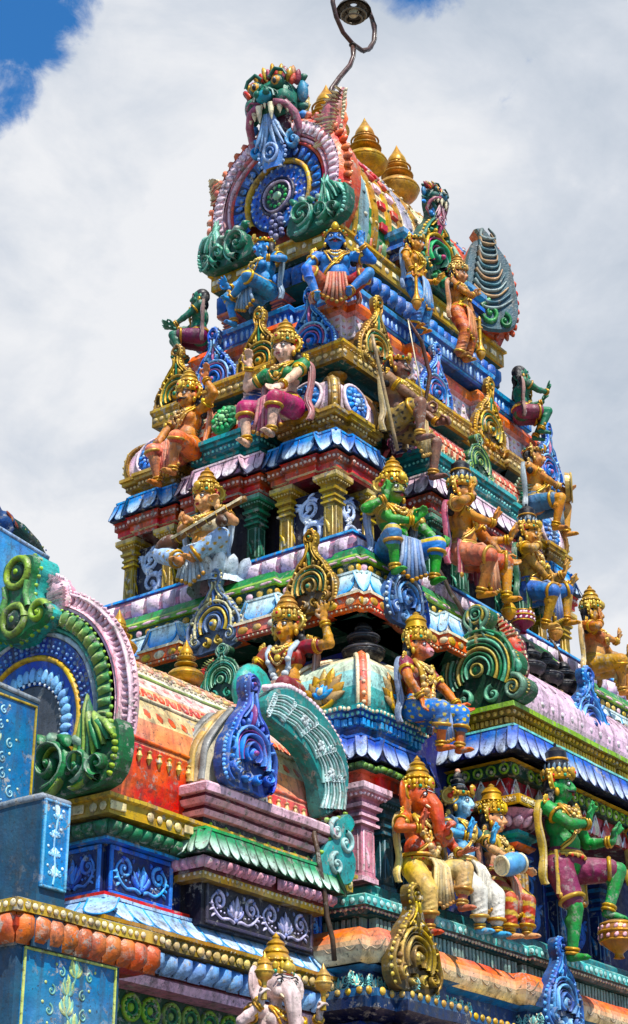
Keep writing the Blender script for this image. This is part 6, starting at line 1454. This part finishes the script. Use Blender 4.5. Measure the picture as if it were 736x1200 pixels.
# ---- crowning tier
f = FD(ony(393, 338, 9.02), -.80, -.60)
figure('blue skinned man with black moustache, seated at the corner under the lion mask gable', g1, f, 1.28, BLU, [(-1, (-.20, .02, .12), (-1, -.2, .1), 'rest', (0, -.5, .6)), (1, (.20, .33, .10), (1, -.6, 0), 'mudra', (0, 1, .1))],
       [(-1, (-.14, -.17, .16), (-.8, .3, 1)), (1, (.10, -.14, .18), (1, .6, .5))], hx('a8321c'), .4, crown='low', moustache=True, fat=1.2, halo=False)
pot(ony(393, 362, 9.0), .10, 'small striped pot between the legs of the blue moustached man', hx('b8441c'), hx('2f8f6a'))
f = FL(onx(309, 343, 12.62)).yaw(-.15)
figure('blue skinned goddess seated sideways, one leg hanging, left of the blue moustached man', g1, f, 1.25, BLU2, [(-1, (-.27, .10, .14), (-1, -.4, 0), 'open', (-.3, .6, .4)), (1, (.17, .20, .14), (1, -.7, .2), 'mudra', (0, 1, .2))],
       [(-1, (-.16, -.30, .18), (-.6, .5, 1)), (1, (-.14, -.10, .24), (.6, .4, 1))], hx('2f7fb0'), .5, crown='low', female=True, halo=False, hy=-.35, gpat=('dots', GLD2))
f = FD(onx(234, 396, 12.66), -.62, .78)
figure('green skinned attendant facing left with outstretched hands, at left end of the blue ledge', g1, f, 1.12, hx('0d6a50'), [(-1, (-.06, .13, .24), (-.6, -.8, 0), 'open', (0, .2, 1), (0, 1, 0)), (1, (.05, .11, .24), (.6, -.8, 0), 'open', (0, .2, 1), (0, 1, 0))],
       [(-1, (-.08, -.20, .12), (0, .3, 1)), (1, (.08, -.24, .16), (0, .4, 1))], hx('6a1f4a'), .35, crown=None, halo=False)
f = FR(ony(486, 333, 8.93)).yaw(.1)
st4 = figure('standing gold skinned deity in a blue wrap holding a mace', g1, f, 1.12, MUS, [(-1, (-.19, .02, .08), (-1, -.2, 0), 'fist', (0, -1, .1)), (1, (.24, .12, .12), (.6, -1, .1), 'mudra', (.3, .7, .3))],
       [(-1, (-.06, -.48, .02), (0, 0, 1)), (1, (.07, -.48, .02), (0, 0, 1))], hx('3a86c8'), 1., crown='low', hy=.25, gpat=('stripes', hx('245a9c')))
mace(st4[4][0][2]+V(0, -.04, 0), f, .42, 'gold mace held by the deity in the blue wrap')
f = FR(ony(538, 368, 8.93)).yaw(.15)
st5 = figure('standing gold skinned deity in an orange wrap beside the one in blue', g1, f, 1.12, hx('b87a34'), [(-1, (.06, .20, .13), (-1, -.7, .2), 'mudra', (.5, .6, .3)), (1, (.22, -.08, .10), (1, .1, 0), 'fist', (.2, -1, .1))],
       [(-1, (-.07, -.48, .02), (0, 0, 1)), (1, (.06, -.48, .03), (0, 0, 1))], hx('c8641a'), 1., crown='tall', hy=.2, gpat=('stripes', hx('a8461a')))
mace(st5[4][1][2]+V(.02, -.04, 0), f, .40, 'gold mace held by the deity in the orange wrap')
f = FD(ony(612, 484, 8.95), .72, -.70)
figure('green skinned attendant facing right with raised hand, at right end of the blue ledge', g1, f, 1.12, hx('0b6a48'), [(-1, (-.02, .25, .27), (-.4, -1, .2), 'open', (0, 1, .1)), (1, (.10, .20, .25), (.4, -1, .2), 'fist', (0, 1, .1))],
       [(-1, (-.08, -.22, .16), (0, .6, 1)), (1, (.08, -.22, .14), (0, .6, 1))], hx('7a2346'), .3, crown=None, halo=False)

# ---- upper tier roofs
f = FL(onx(219, 528, 12.08)).yaw(-.05)
figure('crowned gold skinned man in orange trousers, one arm raised, by far left domed pavilion', g2, f, 1.36, MUS2, [(-1, (-.16, .02, .16), (-1, -.1, -.2), 'rest', (.6, -.2, .4)), (1, (.22, .49, .06), (1, -.4, 0), 'rest', (.2, 1, 0))],
       [(-1, (-.09, -.30, .19), (-.2, .5, 1)), (1, (.06, -.26, .2), (.4, .6, 1))], ORANGE, .52, moustache=True, hy=-.1, gpat=('stripes', hx('c04a14')))
f = FL(onx(334, 478, 11.98)).yaw(.12)
figure('seated woman in green blouse and magenta skirt, tall gold crown, one hand raised', g2, f, 1.42, hx('e0b49a'), [(-1, (-.25, .36, .06), (-1, -.5, 0), 'rest', (.1, 1, .1)), (1, (.09, .05, .20), (1, -.3, .1), 'rest', (-.5, -.3, .5))],
       [(-1, (-.17, -.30, .20), (-.5, .5, 1)), (1, (.04, -.30, .24), (.1, .6, 1))], hx('a81c5c'), .62, female=True, blouse=hx('0f7a3c'), hy=-.1)
f = FR(ony(466, 497, 8.72)).yaw(.15)
st9 = figure('bronze skinned moustached man in spotted skirt holding a long staff and bow', g2, f, 1.42, BRZ, [(-1, (.04, .10, .20), (-1, -.4, .1), 'fist', (.8, -.2, .4)), (1, (.22, .06, .20), (1, -.6, .1), 'fist', (.3, .2, 1))],
       [(-1, (-.12, -.20, .22), (-.3, .8, 1)), (1, (.16, -.36, .18), (.4, .4, 1))], hx('9c7a34'), .38, crown='low', moustache=True, blouse=hx('8a6a48'), gpat=('spots', hx('33241a')), hy=.2)
mb = MB(); a_, b_ = ony(436, 392, 8.55), ony(466, 528, 8.5); tube(mb, [a_.lerp(b_, i/6) for i in range(7)], .018, hx('a08a62'), 8); o = mb.build('staff', None, PAINT, a_); tag(o, 'long pale staff held by the bronze skinned man', 'staff')
mb = MB(); pts = [ony(478, 374, 8.5), ony(494, 400, 8.5), ony(504, 440, 8.5), ony(497, 478, 8.5)]; tube(mb, pts, [.010, .020, .024, .014], hx('5a3a2c'), 8); tube(mb, [pts[0], pts[3]], .006, CREAM, 5); o = mb.build('bow', None, PAINT, pts[0]); tag(o, 'dark wooden bow held upright by the bronze skinned man', 'bow')
f = FR(ony(628, 592, 8.62)).yaw(.2)
st10 = figure('gold skinned man playing a round hand drum at right end of upper tier', g2, f, 1.30, MUS, [(-1, (.10, .16, .19), (-1, -.5, .1), 'rest', (1, 0, .1)), (1, (.27, .16, .18), (1, -.6, .1), 'open', (-.2, .5, .6))],
       [(-1, (-.08, -.26, .18), (-.2, .6, 1)), (1, (.20, -.20, .18), (.5, 1, .6))], hx('3a6a8c'), .35, crown='low', hy=.3)
DR = st10[4][0][2]+st10[1].d(.09, .02, .05)
t = thing('hand_drum', 'round gold hand drum with a patterned skin held by the seated musician', 'drum', DR); mb = MB(); q = FR(DR).yaw(.5)
disc(mb, q, .17, .05, hx('b08a3c', .2), 26, -.03); mb.build('shell', t, POTS); mb = MB(); disc(mb, q.at(0, 0, .02), .145, .012, hx('7a5a2c'), 24); flatring(mb, q.at(0, 0, .025), .155, .016, .02, GLD2); [bead(mb, x, .016, CREAM, .01) for x in around(q, .11, 0, 2*PI, 16, .032)]; [leaf(mb, q.at(0, 0, .032).rot(i*PI/4), .01, 0, 0, .08, .02, .01, CREAM, .2) for i in range(8)]; mb.build('drumhead', t, POTS)

# ---- upper tier niches
f = FL(onx(240, 655, 11.80)).yaw(.1)
st11 = figure('crowned goddess in pale blue robe playing a long stringed instrument on a white seat', g2, f, 1.38, hx('d99a5c'), [(-1, (.02, .20, .20), (-1, -.7, .1), 'fist', (-.5, .2, .6)), (1, (.20, .27, .16), (1, -.8, .1), 'fist', (-.1, 1, .1))],
       [(-1, (-.02, -.10, .26), (-1, .35, .5)), (1, (.05, -.08, .22), (1, .5, .5))], hx('a9c8e8'), .95, female=True, blouse=hx('d8c8a0'), hy=-.2, gpat=('spots', hx('b8922c')), halo='side')
a_, b_ = onx(190, 643, 11.5), onx(288, 584, 11.5)
t = thing('veena', 'long brown stringed instrument held diagonally by the goddess in the pale blue robe', 'instrument', a_); mb = MB(); dv = b_-a_
tube(mb, [a_.lerp(b_, i/8)+UP*.02*math.sin(i/8*PI) for i in range(9)], [.05, .045, .035, .03, .028, .026, .024, .024, .03], hx('7a5228'), 9); NK = mb.build('neck', t)
mb = MB(); ball(mb, a_.lerp(b_, .72)+V(0, 0, -.08), .06, hx('4a2a18'), 12, 8); mb.build('gourd', t)
mb = MB(); ball(mb, a_+dv*.06, (.13, .09, .09), hx('5a2f1a'), 14, 9, Fr(a_, dv.normalized(), UP, V(-1, 0, 0))); mb.build('gourd', t)
mb = MB(); [tube(mb, [a_.lerp(b_, .02)+V(-.055, 0, .01*k), a_.lerp(b_, .98)+V(-.03, 0, .01*k)], .004, CREAM, 4) for k in range(3)]; [ring(mb, a_.lerp(b_, .2+.12*k), dv, .04, .006, GLD, 12, 4) for k in range(6)]; mb.build('string', t)
t = thing('pedestal', 'white petalled seat under the goddess in the pale blue robe', 'pedestal', onx(250, 690, 11.85)); mb = MB(); c = onx(248, 690, 11.85)
for q in around(Fr(V(c.x+.1, c.y, 8.28), (1, 0, 0), (0, 1, 0), (0, 0, 1)), .26, 0, 2*PI, 14, 0): leaf(mb, Fr(q.o, q.u, (q.v*.5+UP).normalized(), q.v), 0, -.05, PI/2, .28, .07, .03, mix(WHITE, PALE, .3), 0)
lathe(mb, V(c.x+.1, c.y, 8.20), [(.3, 0), (.27, .1), (.26, .2), (.01, .22)], 18, col=mix(WHITE, PALE, .5)); mb.build('petals', t)
f = FR(ony(462, 648, 8.36)).yaw(-.35)
figure('green skinned king with tall gold crown and blue trousers, seated by corner pillar', g2, f, 1.40, hx('2a8a24'), [(-1, (-.16, .29, .14), (-1, -.6, .1), 'mudra', (.1, 1, .1)), (1, (.24, .03, .18), (1, -.2, .1), 'fist', (.3, -.1, 1))],
       [(-1, (-.14, -.22, .20), (-.5, .6, 1)), (1, (.16, -.22, .2), (.5, .5, 1))], hx('3f78b8'), .62, moustache=True, blouse=hx('9a8420'), hy=.1, halo='side', gpat=('dots', hx('c8a83a')), extra_arms=[(-1, (.04, .17, .17), (-1, -.8, .2), 'rest', (.5, .7, .2))], face=hx('7a7a2a'))
f = FR(ony(543, 650, 8.30)).yaw(.12)
st13 = figure('gold skinned king with dark crown and orange dhoti, hand raised, one knee lifted', g2, f, 1.46, hx('c07f30'), [(-1, (-.12, .33, .12), (-1, -.6, 0), 'mudra', (.0, 1, .1)), (1, (.30, .02, .18), (1, -.2, .1), 'rest', (.4, -.3, .5))],
       [(-1, (-.06, -.32, .14), (-.2, .4, 1)), (1, (.20, -.27, .20), (.5, .8, .8))], hx('c4561c'), .48, crown='dark', moustache=True, hy=.15, sash=hx('b03a5c'), extra_arms=[(-1, (.10, .22, .18), (-1, -.8, .2), 'mudra', (.2, .9, .2)), (1, (.30, .18, .20), (.8, -1, .1), 'mudra', (.3, .8, .2))])
mace(st13[4][1][2]+V(.0, -.03, 0), FR((0, 0, 0)), .62, 'gold mace under the hand of the king in the orange dhoti', GLD, .07)
f = FR(ony(622, 693, 8.22)).yaw(.12)
st14 = figure('gold skinned king with dark crown and blue dhoti, hand on a mace', g2, f, 1.36, hx('bd8a30'), [(-1, (.02, .02, .17), (-1, -.3, .1), 'fist', (.3, -.8, .3)), (1, (.32, .12, .18), (1, -.6, .1), 'mudra', (.4, .8, .2))],
       [(-1, (-.10, -.32, .14), (-.3, .4, 1)), (1, (.20, -.20, .18), (.5, 1, .7))], hx('1d5fae'), .48, crown='dark', moustache=True, hy=.15, sash=hx('1f6a3c'), extra_arms=[(-1, (-.10, .30, .12), (-1, -.6, .1), 'mudra', (0, 1, .1)), (1, (.26, .20, .16), (1, -.8, .1), 'open', (.3, .9, .2))])
mace(st14[4][0][2]+V(.0, -.03, 0), FR((0, 0, 0)), .60, 'gold mace under the hand of the king in the blue dhoti', GLD, .07)
pot(ony(613, 742, 8.12), .12, 'magenta and white pot at the foot of the king in the blue dhoti', hx('8a1f4a'), mix(PINK, WHITE, .4))
f = FR(ony(697, 780, 8.22)).yaw(.15)
figure('gold skinned goddess with open palms, seated at right edge above the pink vault', g2, f, 1.28, hx('c4802e'), [(-1, (-.10, .31, .10), (-1, -.6, .1), 'open', (0, 1, .05)), (1, (.30, .12, .18), (.8, -.8, .1), 'open', (.1, 1, .1))],
       [(-1, (-.02, -.26, .22), (-.3, .6, 1)), (1, (.16, -.24, .22), (.5, .5, 1))], hx('b8862c'), .55, female=True, blouse=hx('b5652a'), hy=.25, extra_arms=[(-1, (.12, .20, .18), (-1, -.8, .1), 'open', (.3, .9, .1))])

# ---- lower tier
f = FL(onx(336, 815, 11.6)).yaw(.15)
figure('goddess in dark red robe, one hand raised, half hidden behind the shrine roof', g3, f, 1.40, hx('c88a2c'), [(-1, (-.22, .02, .12), (-1, 0, 0), 'rest', (0, -1, .2)), (1, (.28, .42, .04), (1, -.7, 0), 'open', (.0, 1, .1))],
       [hang(-1), hang(1)], hx('7a1c1c'), .8, female=True, blouse=hx('8a2418'), hy=-.15, garland=hx('a9b8c8'))
f = FR(ony(490, 832, 8.05)).yaw(.0)
figure('red faced statue with pink monkey muzzle, tall gold crown and spotted blue trousers', g3, f, 1.28, hx('c8641e'), [(-1, (-.14, .02, .12), (-1, 0, 0), 'rest', (0, -1, .3)), (1, (.20, .05, .18), (1, -.2, .1), 'rest', (.3, -.4, .6))],
       [(-1, (-.05, -.30, .20), (-.2, .5, 1)), (1, (.14, -.27, .22), (.4, .6, 1))], hx('2a70b8'), .72, crown='cone', muzzle=hx('d88a96'), hy=.15, blouse=hx('8a1f3a'), gpat=('spots', hx('c8b43a')), face=hx('c0392a'), garland=GLD)
f = FR(ony(492, 1016, 7.98)).yaw(-.12)
figure('orange elephant headed deity with gold crown and yellow dhoti on the teal ledge', g3, f, 1.26, ORG, [(-1, (-.14, .20, .14), (-1, -.6, .1), 'mudra', (.1, 1, .2)), (1, (.16, .08, .20), (1, -.5, .1), 'open', (0, .1, 1), (0, 1, 0))],
       [(-1, (-.10, -.44, .15), (-.3, .4, 1)), (1, (.14, -.26, .22), (.5, .5, 1))], hx('c8a24a'), .8, elephant=True, fat=1.35, hs=1.25, hy=.1, extra_arms=[(1, (.06, .20, .18), (1, -.8, .1), 'fist', (-.2, .6, .4))], garland=GLD)
f = FR(ony(541, 1018, 8.02)).yaw(.0)
figure('pale blue faced deity with dark topknot and white dhoti beside the orange elephant', g3, f, 1.26, hx('4a9cc8'), [(-1, (-.15, .16, .16), (-1, -.6, .1), 'mudra', (.1, 1, .2)), (1, (.16, .20, .15), (1, -.6, .1), 'mudra', (.1, 1, .2))],
       [(-1, (-.06, -.43, .16), (-.2, .4, 1)), (1, (.13, -.42, .17), (.3, .4, 1))], hx('d8d2c4'), .85, crown='bun', hs=1.2, hy=.1, halo='side', face=hx('a8d4ea'), blouse=hx('2a6a8c'), sash=hx('b8862c'))
f = FR(ony(580, 1030, 7.98)).yaw(.1)
st20 = figure('crowned drummer with garland and red striped wrap, sitting under the pink bowl capital', g3, f, 1.16, hx('d8a070'), [(-1, (-.12, .10, .17), (-1, -.4, .1), 'rest', (.6, -.1, .5)), (1, (.10, .06, .20), (1, -.4, .1), 'rest', (-.4, -.3, .6))],
       [(-1, (-.10, -.44, .15), (-.3, .4, 1)), (1, (.12, -.40, .18), (.4, .5, 1))], hx('b03a2c'), .9, crown='cone', hs=1.2, hy=.2, gpat=('stripes', hx('c8a03a')), garland=hx('b8962c'), blouse=hx('3a5a2c'))
c = st20[1].p(-.14, .05, .20); t = thing('barrel_drum', 'small pale blue barrel drum on the lap of the drummer', 'drum', c); mb = MB(); ax = Fr(c, (0, 0, 1), (.94, -.2, .25), (.2, .9, 0))
lathe(mb, c, smooth_prof([(.075, -.12), (.10, -.04), (.10, .04), (.075, .12)], 3), 16, ax, col=hx('6a9cc8')); mb.build('shell', t, POTS)
for s in (-1, 1): mb = MB(); ring(mb, c+ax.v*(s*.12), ax.v, .076, .014, CREAM, 16, 5); lathe(mb, c, [(.075, s*.12), (.001, s*.123)], 16, ax, col=mix(CREAM, STONE, .3)); mb.build('drumhead', t, POTS)
f = FR(ony(662, 1014, 7.66)).yaw(-.02)
st21 = figure('green skinned dancing deity with dark crown, maroon shorts and one foot raised on a pot', g3, f, 1.62, hx('128a38'), [(-1, (.00, .20, .16), (-1, -.5, .1), 'mudra', (.1, 1, .2)), (1, (.23, .15, .17), (.6, -1, .1), 'mudra', (.4, .9, .2))],
       [(-1, (-.05, -.49, .04), (0, 0, 1)), (1, (.13, -.25, .17), (.45, 1, .5), (.4, -.2, .8))], hx('7a2a4a'), .40, crown='dark', moustache=True, hy=.25, hs=1.05, sash=hx('b8922c'), hem=hx('b8902c', .2), side=.05)
q = st21[5][1][2]; pot(V(q.x+.03, q.y-.06, q.z-.40), .165, 'round pot with pink swirled relief under the raised foot of the green dancing deity', hx('a8742c', .2), mix(PINK, ORANGE, .2))
f = FR(ony(756, 1022, 7.9)).yaw(.0)
figure('blue skinned deity standing beside the green dancing deity, cut off by the right edge', g3, f, 1.45, hx('2468b8'), [(-1, (-.19, .0, .08), (-1, 0, 0), 'open', (0, -1, .1)), (1, (.2, .2, .1), (1, -.6, 0), 'mudra', (0, 1, .1))],
       [(-1, (-.07, -.48, .02), (0, 0, 1)), (1, (.07, -.48, .02), (0, 0, 1))], hx('1f5a8c'), .5, crown='tall', hy=.1, sash=hx('b8922c'))
f = FR(ony(322, 1248, 7.62)).yaw(-.15)
figure('white elephant headed deity with gold crown rising into the bottom edge of the picture', g3, f, 1.15, hx('d8c0bc'), [(-1, (-.22, .30, .12), (-1, -.6, .1), 'fist', (0, 1, .1)), (1, (.24, .28, .12), (1, -.6, .1), 'fist', (0, 1, .1))],
       [fold(-1), fold(1)], hx('b8862c'), .8, elephant=True, hs=1.3, fat=1.3)
for s, l in ((-1, 'left'), (1, 'right')):
    o = f.p(s*.27, .50, .18); t = thing('lotus_bud', 'gold lotus bud held on the %s of the white elephant head' % l, 'ornament', o); mb = MB()
    lathe(mb, o, smooth_prof([(.02, -.14), (.018, -.03), (.05, 0), (.06, .04), (.045, .08), (.05, .09), (.02, .13), (.002, .17)], 3), 12, col=GLD); mb.build('bud', t, POTS); mb = MB(); ring(mb, o+UP*.04, UP, .06, .008, GLD2, 14, 5); mb.build('band', t, POTS)
moulding('statue_bracket', plan(9.55, 10.4, 7.35, 8.3), [(-.2, 2.2), (0, 2.5), (0, f.o.z-.08)], [ROSE, COBALT, COBALT], None, SH)

# ---- peacock on the blue wall
o = ony(5, 613, 10.3); t = thing('peacock', 'painted peacock with green tail perched on the plain blue wall', 'peacock', o)
mb = MB(); f = FR(o); f = Fr(f.o, f.u*.75, f.v*.75, f.n*.75)
ball(mb, f.p(0, .02, 0), (.15, .12, .10), BLUE, 12, 8, f); tube(mb, [f.p(-.10, .06, 0), f.p(-.17, .18, 0), f.p(-.16, .30, .0), f.p(-.18, .36, .0)], [.052, .034, .03, .034], BLUE, 10); ball(mb, f.p(-.19, .37, 0), .042, BLUE, 9, 7); tube(mb, [f.p(-.23, .37, 0), f.p(-.29, .355, 0)], [.014, .003], CREAM, 6)
for s in (-1, 1): tube(mb, [f.p(.06, -.05, s*.04), f.p(.05, -.14, s*.04), f.p(.05, -.24, s*.04)], [.04, .02, .012], BLUE, 7)
remesh(mb, .011, 'body', SKIN, t, lambda co: np.array(hx('123a70'), dtype=np.float32))
mb = MB(); tp = ony(57, 656, 10.25)-o; tx, tz = tp.x, tp.z; g = FR(o)
for k in range(7): rib(mb, g.at(0, 0, .04-.015*k), [(.05, .03-.006*k), (tx*.35, tz*.28+.05-.01*k), (tx*.7, tz*.66+.04-.008*k), (tx*(1-.03*(k % 3)), tz*(1-.02*(k % 3)))], [.03, .05, .045, .012], .03, (hx('0c3a34'), hx('0f4a40'), hx('0a2f2c'))[k % 3])
for k in range(9): bead(mb, g.at(tx*(.3+.075*k), tz*(.25+.08*k)+.05, .06), .010, hx('8a8a3a') if k % 2 else hx('1a4a90'), .008)
mb.build('tail', t)
mb = MB(); [ball(mb, f.p(.03*k-.01, .06-.02*k, .09), (.07, .022, .015), (hx('8a3a1c'), hx('b0662a'), hx('1c3a5c'))[k % 3], 8, 5, f.rot(-.7)) for k in range(4)]; mb.build('wing', t)
# =============================================================== GROUND, SKY, SUN, CAMERA
mg = bpy.data.materials.new('paving'); mg.use_nodes = True
N, L = mg.node_tree.nodes, mg.node_tree.links; b = N['Principled BSDF']; b.inputs['Roughness'].default_value = .85
br = N.new('ShaderNodeTexBrick'); br.inputs['Scale'].default_value = 1.4; br.inputs['Color1'].default_value = (.22, .19, .155, 1); br.inputs['Color2'].default_value = (.18, .155, .13, 1); br.inputs['Mortar'].default_value = (.10, .09, .08, 1); br.inputs['Mortar Size'].default_value = .015
g = N.new('ShaderNodeNewGeometry'); L.new(g.outputs['Position'], br.inputs['Vector']); L.new(br.outputs['Color'], b.inputs['Base Color'])
me = bpy.data.meshes.new('ground'); me.from_pydata([(-400, -400, 0), (400, -400, 0), (400, 400, 0), (-400, 400, 0)], [], [(0, 1, 2, 3)]); me.materials.append(mg)
go = bpy.data.objects.new('ground', me); COL.objects.link(go); go['kind'] = 'structure'; go['label'] = 'stone paved temple court'

SUN_EL, SUN_DIR = math.radians(57), V(-.58, -1, 0).normalized()       # SUN_DIR: horizontal direction towards the sun
w = bpy.data.worlds.new('World'); SC.world = w; w.use_nodes = True
N, L = w.node_tree.nodes, w.node_tree.links; N.clear()
out = N.new('ShaderNodeOutputWorld'); bg = N.new('ShaderNodeBackground'); L.new(bg.outputs[0], out.inputs[0]); bg.inputs[1].default_value = .70
sky = N.new('ShaderNodeTexSky'); sky.sky_type = 'NISHITA'; sky.sun_disc = False; sky.sun_elevation = SUN_EL; sky.sun_rotation = math.atan2(SUN_DIR.x, SUN_DIR.y); sky.air_density = 1.; sky.dust_density = .4; sky.ozone_density = 2.5
tc = N.new('ShaderNodeTexCoord')
def mth(op, a, c, cl=False):
    r = N.new('ShaderNodeMath'); r.operation = op; r.use_clamp = cl
    for i, q in enumerate((a, c)):
        if isinstance(q, (int, float)): r.inputs[i].default_value = q
        else: L.new(q, r.inputs[i])
    return r.outputs[0]
def nz(sc, det, offs=(0, 0, 0), ro=.55, dist=0.):
    mp = N.new('ShaderNodeMapping'); mp.inputs['Location'].default_value = offs; mp.inputs['Scale'].default_value = (1, 1, 1.5); L.new(tc.outputs['Generated'], mp.inputs['Vector'])
    n = N.new('ShaderNodeTexNoise'); n.inputs['Scale'].default_value = sc; n.inputs['Detail'].default_value = det; n.inputs['Roughness'].default_value = ro; n.inputs['Distortion'].default_value = dist; L.new(mp.outputs[0], n.inputs['Vector']); return n.outputs[0]
def rng(v, a, c, lo=0., hi=1.):
    r = N.new('ShaderNodeMapRange'); r.interpolation_type = 'SMOOTHSTEP'; r.inputs[1].default_value = a; r.inputs[2].default_value = c; r.inputs[3].default_value = lo; r.inputs[4].default_value = hi; L.new(v, r.inputs[0]); return r.outputs[0]
def dot(dv):
    r = N.new('ShaderNodeVectorMath'); r.operation = 'DOT_PRODUCT'; L.new(tc.outputs['Generated'], r.inputs[0]); r.inputs[1].default_value = dv; return r.outputs['Value']
# gaps in the cloud: one overhead to the left, a thin one beyond the lamp
gapA = ray(5, -15).normalized(); gapB = ray(485, -75).normalized()
gapC = ray(-14, 105).normalized()
gap = mth('MAXIMUM', mth('MULTIPLY', rng(dot(gapC), .9992, .99999), .85), mth('MAXIMUM', rng(dot(gapA), .9978, .9999), mth('MULTIPLY', rng(dot(gapB), .9985, .9998), .7)))
edge = mth('ADD', gap, mth('ADD', mth('MULTIPLY', mth('SUBTRACT', nz(9, 9, (.3, .1, .2), .6, .4), .5), 2.0), mth('MULTIPLY', mth('SUBTRACT', nz(34, 8, (.7, .1, .9), .65, .6), .5), .8)))
hole = rng(edge, .40, .86)
far = rng(nz(2.1, 5, (4.2, 1.3, 2.2)), .60, .72)                         # other openings elsewhere in the sky
behind = rng(dot(FH), .35, .05)
hole = mth('MAXIMUM', hole, mth('MULTIPLY', mth('MAXIMUM', far, .7), behind))      # mostly clear sky, added unseen behind the viewer to deepen the shadows
shade = mth('ADD', mth('MULTIPLY', nz(4.6, 9, (1.4, .4, .9), .56, .5), .66), mth('MULTIPLY', nz(13, 8, (2, 3, 1), .6, .4), .34))
shade = mth('ADD', shade, mth('MULTIPLY', dot(-RT), .36))                # the cloud is thinner and brighter to the left
cr = N.new('ShaderNodeValToRGB'); e = cr.color_ramp.elements; e[0].position = .34; e[0].color = (.55, .62, .72, 1); e[1].position = .57; e[1].color = (.90, .915, .95, 1)
k = cr.color_ramp.elements.new(.46); k.color = (.70, .75, .83, 1); L.new(shade, cr.inputs[0])
sk = N.new('ShaderNodeMix'); sk.data_type = 'RGBA'; sk.blend_type = 'MULTIPLY'; sk.inputs[0].default_value = 1; L.new(sky.outputs[0], sk.inputs[6]); sk.inputs[7].default_value = (.05, .14, .205, 1)
mxn = N.new('ShaderNodeMix'); mxn.data_type = 'RGBA'; L.new(hole, mxn.inputs[0]); L.new(cr.outputs[0], mxn.inputs[6]); L.new(sk.outputs[2], mxn.inputs[7]); L.new(mxn.outputs[2], bg.inputs[0])
ld = bpy.data.lights.new('sun', 'SUN'); ld.energy = 5.0; ld.angle = math.radians(.6); ld.color = (1, .95, .87)
lo = bpy.data.objects.new('sun', ld); COL.objects.link(lo); lo.location = (0, -10, 30)
sd = SUN_DIR*math.cos(SUN_EL)+UP*math.sin(SUN_EL); lo.rotation_euler = sd.to_track_quat('Z', 'Y').to_euler()
cd = bpy.data.cameras.new('camera'); cam = bpy.data.objects.new('camera', cd); COL.objects.link(cam); cam.location = EYE
cd.sensor_fit = 'VERTICAL'; cd.sensor_height = 24; cd.lens = FPX/1200*24; cd.clip_end = 2000; cd.clip_start = .1
cam.rotation_euler = (PI/2+PIT, 0, math.atan2(.6, .8)-PI/2); SC.camera = cam
SC.view_settings.view_transform = 'Standard'; SC.view_settings.look = 'None'; SC.view_settings.exposure = .45; SC.view_settings.gamma = 1
SC.render.film_transparent = False
SC.cycles.max_bounces = 5
